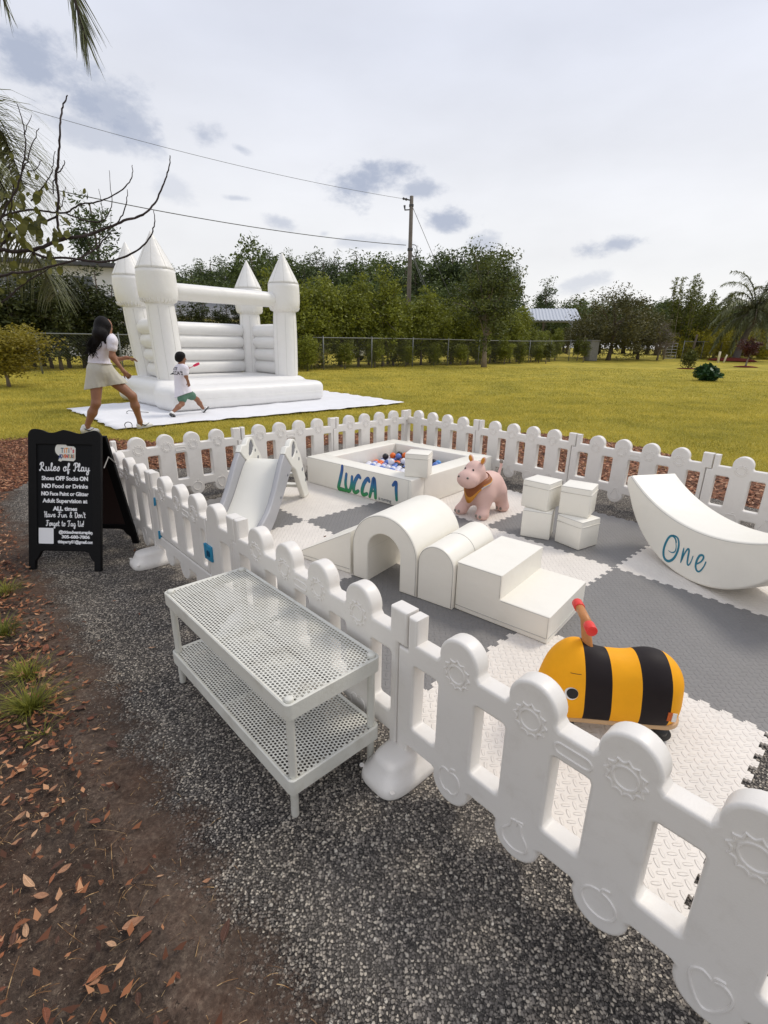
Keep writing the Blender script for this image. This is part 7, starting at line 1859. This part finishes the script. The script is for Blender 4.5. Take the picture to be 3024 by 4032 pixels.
# --- metal roofed shelter beyond the fence
def shelter():
    o = empty('metal_roof_shelter', (PXB(1166) * 52, 52, gz(16, 52)), R(-12), 'open shelter with a pale corrugated metal roof beyond the fence', 'shelter')
    m = pm('roof_metal', (.44, .47, .52, 1), .35, .06, 1.5, 0, 1, .6); w = pm('shelter_post', (.36, .37, .38, 1), .5)
    V = []; n = 72; Lx = 5.6; q = []
    for i in range(n + 1):
        x = -Lx / 2 + Lx * i / n; dz = .05 * (1 if i % 4 in (1, 2) else 0); q.append((x, dz))
    vs = [(x, -2.2, 3.1 + dz) for x, dz in q] + [(x, 2.2, 4.4 + dz) for x, dz in q]; mb = MB(); mb._add(vs, [(i, i + 1, n + 2 + i, n + 1 + i) for i in range(n)]); r = mb.build('roof', m, o); s = r.modifiers.new('t', 'SOLIDIFY'); s.thickness = .03
    r.location.x = .5
    for x in (-2.0, 3.0):
        for y, h in ((-2.0, 3.1), (2.0, 4.25)): p = MB(); p.tube([(x, y, 0), (x, y, h)], .07, 8); p.build('post', w, o, True)
        p = MB(); p.tube([(x, -2.0, 2.2), (x - .9, -2.0, 3.05)], .05, 8); p.build('brace', w, o, True)
    for y, z in ((-2.0, 3.0), (2.0, 4.2)): p = MB(); p.tube([(-2.2, y, z), (3.2, y, z)], .06, 8); p.build('beam', w, o, True)
shelter()
# --- white two storey house on the left
def house():
    o = empty('white_house', (-23.0, 40.5, 0.1), R(17), 'white two storey house with a grey shingle roof behind the shrubs', 'house')
    wm = pm('white_stucco', (.78, .77, .75, 1), .8, .03, 1.5, .2, 30); rm = pm('grey_shingle', (.20, .20, .205, 1), .9, .22, 7, .5, 30); dk = pm('dark_eave', (.06, .06, .065, 1), .6); gl = pm('window_glass', (.05, .06, .07, 1), .1, .1, 1, 0, 1, .8)
    w = MB(); w.box((0, 0, 1.55), (24, 7.5, 3.1)); w.box((-4.5, 2.4, 4.6), (15, 4.6, 3.6)); w.build('wall', wm, o)
    r = MB(); ov = .6
    vs = [(-12 - ov, -3.75 - ov, 2.95), (12 + ov, -3.75 - ov, 2.95), (12 + ov, .16, 4.45), (-12 - ov, .16, 4.45)]; r._add(vs, [(0, 1, 2, 3)]); ro = r.build('porch_roof', rm, o); s = ro.modifiers.new('t', 'SOLIDIFY'); s.thickness = .16
    e = MB(); e.box((-4.5, 2.2, 6.5), (16.4, 6.2, .22)); e.build('eave', dk, o)
    t = MB(); t._add([(-12.7, -.9, 6.62), (3.7, -.9, 6.62), (3.7, 5.3, 6.62), (-12.7, 5.3, 6.62), (-9, 2.2, 7.0), (0, 2.2, 7.0)], [(0, 1, 5, 4), (1, 2, 5), (2, 3, 4, 5), (3, 0, 4)]); t.build('top_roof', rm, o)
    for x in (-9.5, -6, -1.5, 2.6, 6.2, 9.6):
        fr = MB(); fr.box((x, -3.78, 1.7), (1.5, .08, 1.3)); f = fr.build('window', wm, o); g = MB(); g.box((x - .36, -3.83, 1.7), (.62, .05, 1.12)); g.box((x + .36, -3.83, 1.7), (.62, .05, 1.12)); g.build('pane', gl, f)
    for x in (-10, -5, 0):
        fr = MB(); fr.box((x, .08, 5.3), (1.7, .08, 1.0)); f = fr.build('window', wm, o); g = MB(); g.box((x - .4, .03, 5.3), (.7, .05, .84)); g.box((x + .4, .03, 5.3), (.7, .05, .84)); g.build('pane', gl, f)
house()
# --- utility pole and wires
def pole():
    x, y = .0397 * 38, 38.0; o = empty('utility_pole', (x, y, gz(x, y)), 0, 'weathered wooden utility pole rising above the hedge', 'utility pole')
    H = 10.5; m = MB(); m.tube([(0, 0, 0), (.0, 0, H * .5), (.0, 0, H)], [.17, .15, .125], 14); m.build('pole_shaft', pm('weathered_pole', (.155, .135, .115, 1), .9, .35, 5, .7, 12, .2), o, True)
    st = pm('dark_fitting', (.05, .05, .055, 1), .5)
    k = MB(); k.tube([(-.1, -.05, H - .25), (-.5, -.2, H - .22)], [.04, .05], 8); k.ball((-.36, -.15, H - .23), .085, 10, 8); k.ball((-.54, -.22, H - .21), .08, 10, 8); k.build('insulator', st, o, True)
    k = MB(); k.tube([(-.1, 0, H - .8), (-.42, 0, H - .82), (-.46, 0, H - .55)], [.035, .05, .08], 8); k.build('lightning_arrester', st, o, True)
    k = MB(); k.box((.0, 0, H - .55), (.3, .3, .1)); k.box((0, 0, H - 3.2), (.36, .36, .14)); k.build('bracket', st, o)
    k = MB(); k.tube(catmull([(.12, 0, H - 2.9), (.4, 0, H - 2.95), (.48, 0, H - 3.3), (.36, 0, H - 3.62), (.14, 0, H - 3.55)], 4), .025, 6); k.build('cable_loop', st, o, True)
    for (z, dx, dy) in ((H - .7, 5.6, 3.0), (H - 3.4, 3.8, 2.0), (H - 3.5, 3.4, 1.9)):
        g = MB(); g.tube([(.12, 0, z), (dx, dy, .2)], .018, 5); g.build('guy_wire', M_WIRE, o, True)
    # the two lines running off to the left, sagging
    for nm, z, end, sag, r, lb in (('power_line', H - .22 + float(gz(x, y)), (-30.5, 21.5, 14.0), .9, .011, 'thin power line from the top of the utility pole to the upper left'), ('service_cable', H - 2.95 + float(gz(x, y)), (-25.5, 20.5, 9.2), .75, .022, 'thicker cable from the middle of the utility pole to the left')):
        a = Vector((x - .3, y - .1, z)); b = Vector(end); pts = [a.lerp(b, t) + Vector((0, 0, -sag * 4 * t * (1 - t))) for t in np.linspace(0, 1, 30)]; w = MB(); w.tube(pts, r, 5); wo = w.build(nm, M_WIRE, None, True); tag(wo, lb, 'cable')
pole()
# --- small white van with a red stripe half hidden by the hedge
def van():
    o = empty('parked_van', (PXB(828) * 36.5, 36.5, gz(0, 36.5)), R(35), 'white van with a red upper band glimpsed through gaps in the hedge', 'van')
    wm = pm('van_white', (.72, .72, .72, 1), .3, .02); rd = pm('van_red', (.52, .03, .025, 1), .35); gl = pm('window_glass', (.05, .06, .07, 1), .1)
    b = MB(); b.prism([(-2.2, .35), (2.3, .35), (2.35, 1.0), (1.75, 1.12), (1.2, 1.98), (-2.15, 2.02), (-2.25, 1.0)], -.9, .9, Matrix.Rotation(R(90), 3, 'X')); bo = b.build('body', wm, o); bevel(bo, .08, 3)
    s = MB(); s.box((-.7, 0, 1.62), (2.6, 1.83, .34)); s.build('stripe', rd, o)
    w = MB(); w._add([(1.26, -.8, 1.92), (1.26, .8, 1.92), (1.78, .84, 1.16), (1.78, -.84, 1.16)], [(0, 1, 2, 3)]); w.build('windscreen', gl, o)
    for x in (-1.4, 1.5):
        for y in (-.85, .85):
            t = MB(); t.tube([(x, y - .1, .33), (x, y + .1, .33)], .33, 20); wh = t.build('wheel', M_BLACK, o); bevel(wh, .03, 2); c_ = MB(); c_.tube([(x, y - .11, .33), (x, y + .11, .33)], .18, 16); c_.build('rim', M_GALV, wh)
van()

# ================================================================== FOREGROUND BRANCHES AND PALM FRONDS (left)
def bare_tree():
    o = empty('sparse_tree', (-3.1, 3.05, 0), 0, 'nearly bare dark branched tree reaching in from the left edge', 'tree'); org = Vector((-3.1, 3.05, 0))
    t = MB(); t.tube([(0, 0, 0), (.06, .02, .6), (.02, 0, 1.2), (.1, .05, 1.75), (.22, .1, 2.2)], [.075, .06, .052, .045, .03], 12); t.build('trunk', M_BARKD, o, True)
    b = MB(); r = np.random.default_rng(8)
    for k, br in enumerate(BRANCHES):
        pts = catmull([Vector(q[:3]) - org for q in br], 4); n = len(pts); m = len(br)
        rad = [np.interp(i / (n - 1) * (m - 1), range(m), [q[3] for q in br]) * r.uniform(.92, 1.12) for i in range(n)]
        pts = [p + Vector((r.normal(0, .0013), r.normal(0, .003), r.normal(0, .0013))) for p in pts]; rad = [q * 1.2 for q in rad]
        if br[0][0] < -2.2: pts = [Vector((.1, .05, 1.6 + .03 * k))] + pts; rad = [rad[0] * 1.15] + rad
        b.tube(pts, rad, 7)
    b.build('branches', M_BARKD, o, True)
    V = []; 
    for (x, y, z, s, n) in LEAFS:
        for i in range(n):
            p = Vector((x + r.normal(0, .055), y + r.normal(0, .06), z + r.normal(0, .06))) - org; L = s * r.uniform(.6, 1.1); a = Vector((r.normal(0, .5), r.normal(0, .5), -1)).normalized(); w = a.cross(Vector((r.normal(), r.normal(), r.normal() * .3))).normalized() * L * .33; nn = a.cross(w).normalized()
            prev = None
            for j in range(5):
                tt = j / 4; ww = w * math.sin(math.pi * (.08 + .9 * tt)) ; c_ = p + a * L * tt + nn * L * .2 * (tt - .5) ** 2; cur = (c_ - ww, c_ + ww)
                if prev: V += [tuple(prev[0]), tuple(prev[1]), tuple(cur[1]), tuple(cur[0])]
                prev = cur
    link('leaves', np_mesh('leaves', np.array(V), None, 4), leaf_mat('leaf_yellowing', col(52, 58, 28), col(138, 136, 66), .55, .35, 3), o)
BRANCHES = [[(-2.374, 3.1, 1.827, 0.0096), (-2.227, 3.15, 1.821, 0.0089), (-2.168, 3.15, 1.812, 0.0089), (-2.109, 3.2, 1.824, 0.0086), (-2.005, 3.2, 1.846, 0.0081), (-1.919, 3.25, 1.894, 0.0078), (-1.799, 3.25, 1.913, 0.0069), (-1.761, 3.3, 1.937, 0.0065), (-1.654, 3.3, 1.969, 0.006), (-1.562, 3.3, 2.005, 0.0056), (-1.503, 3.35, 2.037, 0.0052), (-1.445, 3.35, 2.062, 0.0047), (-1.412, 3.4, 2.119, 0.0043), (-1.363, 3.4, 2.188, 0.0038), (-1.322, 3.4, 2.263, 0.0033), (-1.296, 3.4, 2.317, 0.0029), (-1.286, 3.4, 2.367, 0.0019)], [(-2.262, 2.9, 1.637, 0.0065), (-2.117, 2.95, 1.658, 0.0058), (-2.041, 2.95, 1.675, 0.0054), (-1.963, 3.0, 1.693, 0.0051), (-1.848, 3.0, 1.721, 0.0046), (-1.726, 3.0, 1.749, 0.0042), (-1.679, 3.0, 1.766, 0.0038), (-1.627, 3.05, 1.813, 0.0034), (-1.576, 3.05, 1.857, 0.003), (-1.516, 3.05, 1.909, 0.0017)], [(-2.086, 3.2, 1.824, 0.0063), (-2.016, 3.2, 1.791, 0.0059), (-1.885, 3.2, 1.789, 0.0054), (-1.721, 3.15, 1.767, 0.0053), (-1.63, 3.15, 1.765, 0.0049), (-1.528, 3.15, 1.787, 0.0044), (-1.415, 3.1, 1.821, 0.0039), (-1.357, 3.1, 1.862, 0.0035), (-1.317, 3.1, 1.915, 0.0031), (-1.297, 3.1, 1.967, 0.0022), (-1.295, 3.1, 2.021, 0.0013)], [(-1.919, 3.25, 1.894, 0.0064), (-1.93, 3.25, 1.955, 0.0059), (-1.922, 3.25, 2.016, 0.0059), (-1.898, 3.25, 2.123, 0.0055), (-1.893, 3.25, 2.201, 0.0055), (-1.866, 3.25, 2.278, 0.005), (-1.846, 3.25, 2.36, 0.0046), (-1.819, 3.25, 2.452, 0.0041), (-1.829, 3.3, 2.531, 0.0037), (-1.802, 3.3, 2.579, 0.0032), (-1.78, 3.3, 2.61, 0.0023)], [(-2.53, 3.4, 2.005, 0.0057), (-2.362, 3.4, 2.036, 0.0053), (-2.259, 3.4, 2.065, 0.0048), (-2.152, 3.4, 2.077, 0.0048), (-2.035, 3.4, 2.065, 0.0043), (-1.956, 3.4, 2.062, 0.0043), (-1.902, 3.4, 2.091, 0.0038), (-1.842, 3.4, 2.113, 0.0038), (-1.753, 3.4, 2.124, 0.0033), (-1.669, 3.4, 2.153, 0.0029), (-1.591, 3.4, 2.192, 0.0029), (-1.537, 3.4, 2.24, 0.0024), (-1.522, 3.4, 2.274, 0.0019), (-1.517, 3.4, 2.317, 0.0014)], [(-1.956, 3.4, 2.062, 0.0033), (-1.866, 3.4, 2.029, 0.0033), (-1.788, 3.4, 2.016, 0.0033), (-1.729, 3.4, 2.031, 0.0029), (-1.69, 3.4, 2.073, 0.0024), (-1.665, 3.4, 2.129, 0.0019), (-1.663, 3.4, 2.191, 0.0014), (-1.656, 3.4, 2.289, 0.001)], [(-1.613, 3.3, 1.98, 0.0032), (-1.565, 3.3, 2.039, 0.0028), (-1.531, 3.3, 2.107, 0.0023), (-1.518, 3.3, 2.164, 0.0014)], [(-2.393, 3.2, 1.768, 0.0063), (-2.258, 3.2, 1.846, 0.0059), (-2.164, 3.2, 1.922, 0.0054), (-2.042, 3.2, 1.957, 0.005), (-1.968, 3.25, 1.996, 0.0046), (-1.926, 3.25, 2.016, 0.0041)], [(-2.146, 3.0, 1.871, 0.0051), (-2.029, 3.0, 2.01, 0.0042), (-1.96, 3.0, 2.096, 0.0038), (-1.914, 3.0, 2.18, 0.0034), (-1.885, 3.0, 2.25, 0.003), (-1.868, 3.0, 2.325, 0.0025), (-1.869, 3.0, 2.381, 0.0021), (-1.879, 3.0, 2.455, 0.0013)], [(-1.92, 3.0, 2.168, 0.003), (-1.883, 3.0, 2.209, 0.0025), (-1.853, 3.0, 2.268, 0.0021), (-1.815, 3.0, 2.32, 0.0017), (-1.792, 3.0, 2.357, 0.0013)], [(-1.868, 3.0, 2.327, 0.0017), (-1.84, 3.0, 2.376, 0.0013), (-1.814, 3.0, 2.412, 0.0008)], [(-2.032, 3.2, 2.076, 0.0032), (-1.942, 3.2, 2.148, 0.0027), (-1.889, 3.2, 2.206, 0.0023), (-1.869, 3.2, 2.251, 0.0018), (-1.843, 3.2, 2.319, 0.0014)], [(-1.913, 3.25, 2.043, 0.0023), (-1.874, 3.25, 2.084, 0.0018), (-1.851, 3.25, 2.16, 0.0014)], [(-1.876, 3.25, 2.227, 0.0027), (-1.849, 3.25, 2.253, 0.0023), (-1.827, 3.25, 2.288, 0.0018)], [(-1.896, 3.0, 2.165, 0.0017), (-1.846, 3.0, 2.175, 0.0017), (-1.81, 3.0, 2.216, 0.0013)], [(-2.273, 3.0, 1.471, 0.0042), (-2.143, 3.0, 1.549, 0.0038), (-2.054, 3.0, 1.611, 0.0034), (-1.929, 3.0, 1.68, 0.0025), (-1.825, 3.0, 1.728, 0.0013)], [(-1.721, 3.4, 2.031, 0.0014), (-1.732, 3.4, 2.107, 0.0014), (-1.735, 3.4, 2.193, 0.001)], [(-1.927, 3.25, 2.123, 0.0027), (-1.91, 3.25, 2.188, 0.0027), (-1.884, 3.25, 2.227, 0.0023)], [(-1.68, 3.0, 1.762, 0.0021), (-1.613, 3.0, 1.815, 0.0017), (-1.539, 3.0, 1.867, 0.0017), (-1.494, 3.0, 1.925, 0.0013), (-1.483, 3.0, 1.987, 0.0008)], [(-2.114, 3.1, 1.956, 0.0031), (-2.07, 3.1, 2.052, 0.0026), (-2.041, 3.1, 2.146, 0.0022), (-2.05, 3.1, 2.231, 0.0013)]]
LEAFS = [(-2.024, 3.1, 2.065, 0.075, 16), (-1.99, 3.2, 2.024, 0.051, 8), (-1.979, 3.2, 1.931, 0.069, 14), (-1.863, 3.2, 1.98, 0.043, 8), (-1.936, 3.2, 1.844, 0.051, 7), (-2.175, 3.1, 1.757, 0.066, 10), (-2.121, 3.1, 2.019, 0.058, 10), (-2.028, 3.1, 2.109, 0.05, 6), (-1.925, 3.2, 2.123, 0.051, 7), (-2.045, 3.2, 1.91, 0.06, 8), (-2.22, 3.2, 1.941, 0.069, 8), (-2.083, 3.0, 1.678, 0.048, 5)]
bare_tree()
def left_palm():
    o = empty('drooping_palm', (-4.9, 5.4, 0), 0, 'palm with long drooping feather fronds hanging in at the left edge', 'palm tree'); org = Vector((-4.9, 5.4, 0)); r = np.random.default_rng(12)
    t = MB(); t.tube([(0, 0, 0), (.05, 0, 1.2), (.1, 0, 2.3), (.3, .05, 3.0)], [.2, .16, .15, .12], 14); t.build('trunk', pm('palm_bark', (.13, .115, .105, 1), .9), o, True)
    for k, (F, n, L, wd, dr) in enumerate(((F1, 150, .85, .010, .9), (F2, 120, .70, .010, .9), (F4, 110, .70, .010, .9))):
        V = []; mb = MB(); path = [Vector((.32, .05, 3.0)) if k not in (1, 4) else Vector((.25, .05, 2.6))] + [Vector(q) - org for q in F]; frond_mesh(V, path, n, L, wd, r, dr, True, .3, mb, .016)
        f = link('frond', np_mesh('frond', np.array(V), None, 4), G_PALM, o); mb.build('rachis', M_BARKD, f, True)
F1 = [(-3.879, 5.2, 3.317), (-3.759, 5.3, 3.339), (-3.691, 5.4, 3.309), (-3.669, 5.5, 3.215), (-3.671, 5.6, 3.091), (-3.689, 5.7, 2.935), (-3.714, 5.8, 2.78)]
F2 = [(-4.079, 5.2, 2.494), (-3.996, 5.4, 2.486), (-3.901, 5.6, 2.44), (-3.878, 5.8, 2.347), (-3.878, 6.0, 2.204), (-3.824, 6.1, 2.006), (-3.834, 6.2, 1.823)]
F4 = [(-3.843, 5.0, 2.828), (-3.643, 5.0, 2.85), (-3.579, 5.1, 2.823), (-3.559, 5.2, 2.731), (-3.584, 5.3, 2.578), (-3.577, 5.3, 2.393)]
left_palm()
def top_fronds():
    o = empty('overhead_palm', (-2.6, 2.2, 0), 0, 'palm frond tips hanging into the sky at the top left corner', 'palm tree'); org = Vector((-2.6, 2.2, 0)); r = np.random.default_rng(15)
    t = MB(); t.tube([(0, 0, 0), (.05, .1, 1.8), (.25, .25, 3.4), (.5, .4, 4.0)], [.15, .12, .1, .08], 12); t.build('trunk', pm('palm_bark', (.13, .115, .105, 1), .9), o, True)
    for F, n, L, wd in ((F3[:-1], 40, .30, .0026), (F5, 10, .16, .002)):
        V = []; mb = MB(); path = [Vector((.5, .4, 4.0))] + [Vector(q) - org for q in F]
        P = catmull(path, 8); m = len(P); mb.tube(P, [.013 * (1 - .7 * i / (m - 1)) for i in range(m)], 6)
        for i in range(n):
            t_ = .3 + .7 * i / n; k = min(m - 2, int(t_ * (m - 1))); p = P[k].lerp(P[k + 1], t_ * (m - 1) - k); ax = (P[k + 1] - P[k]).normalized(); x = ax.cross(Vector((0, 1, .2))).normalized()
            for s in (-1, 1):
                d = (ax + x * s * r.uniform(.12, .34) + Vector((0, r.normal(0, .14), 0))).normalized(); LL = L * r.uniform(.6, 1.1) * (1.1 - .6 * t_); w = Vector((1, 0, 0)).cross(d).normalized().cross(d).normalized() * wd
                q = p + d * LL * .5 + Vector((0, 0, -.004)); e = p + d * LL + Vector((0, 0, -.02)); V += [tuple(p - w), tuple(p + w), tuple(q + w * .8), tuple(q - w * .8), tuple(q - w * .8), tuple(q + w * .8), tuple(e + w * .1), tuple(e - w * .1)]
        f = link('frond', np_mesh('frond', np.array(V), None, 4), G_PALM, o); mb.build('rachis', M_BARKD, f, True)
F3 = [(-1.539, 2.9, 3.056), (-1.523, 2.95, 2.98), (-1.527, 3.0, 2.939), (-1.511, 3.0, 2.869), (-1.498, 3.0, 2.797), (-1.484, 3.0, 2.715), (-1.459, 3.0, 2.619)]
F5 = [(-1.853, 2.9, 3.052), (-1.81, 2.9, 2.948), (-1.794, 2.9, 2.868), (-1.787, 2.9, 2.808), (-1.777, 2.9, 2.775)]
top_fronds()
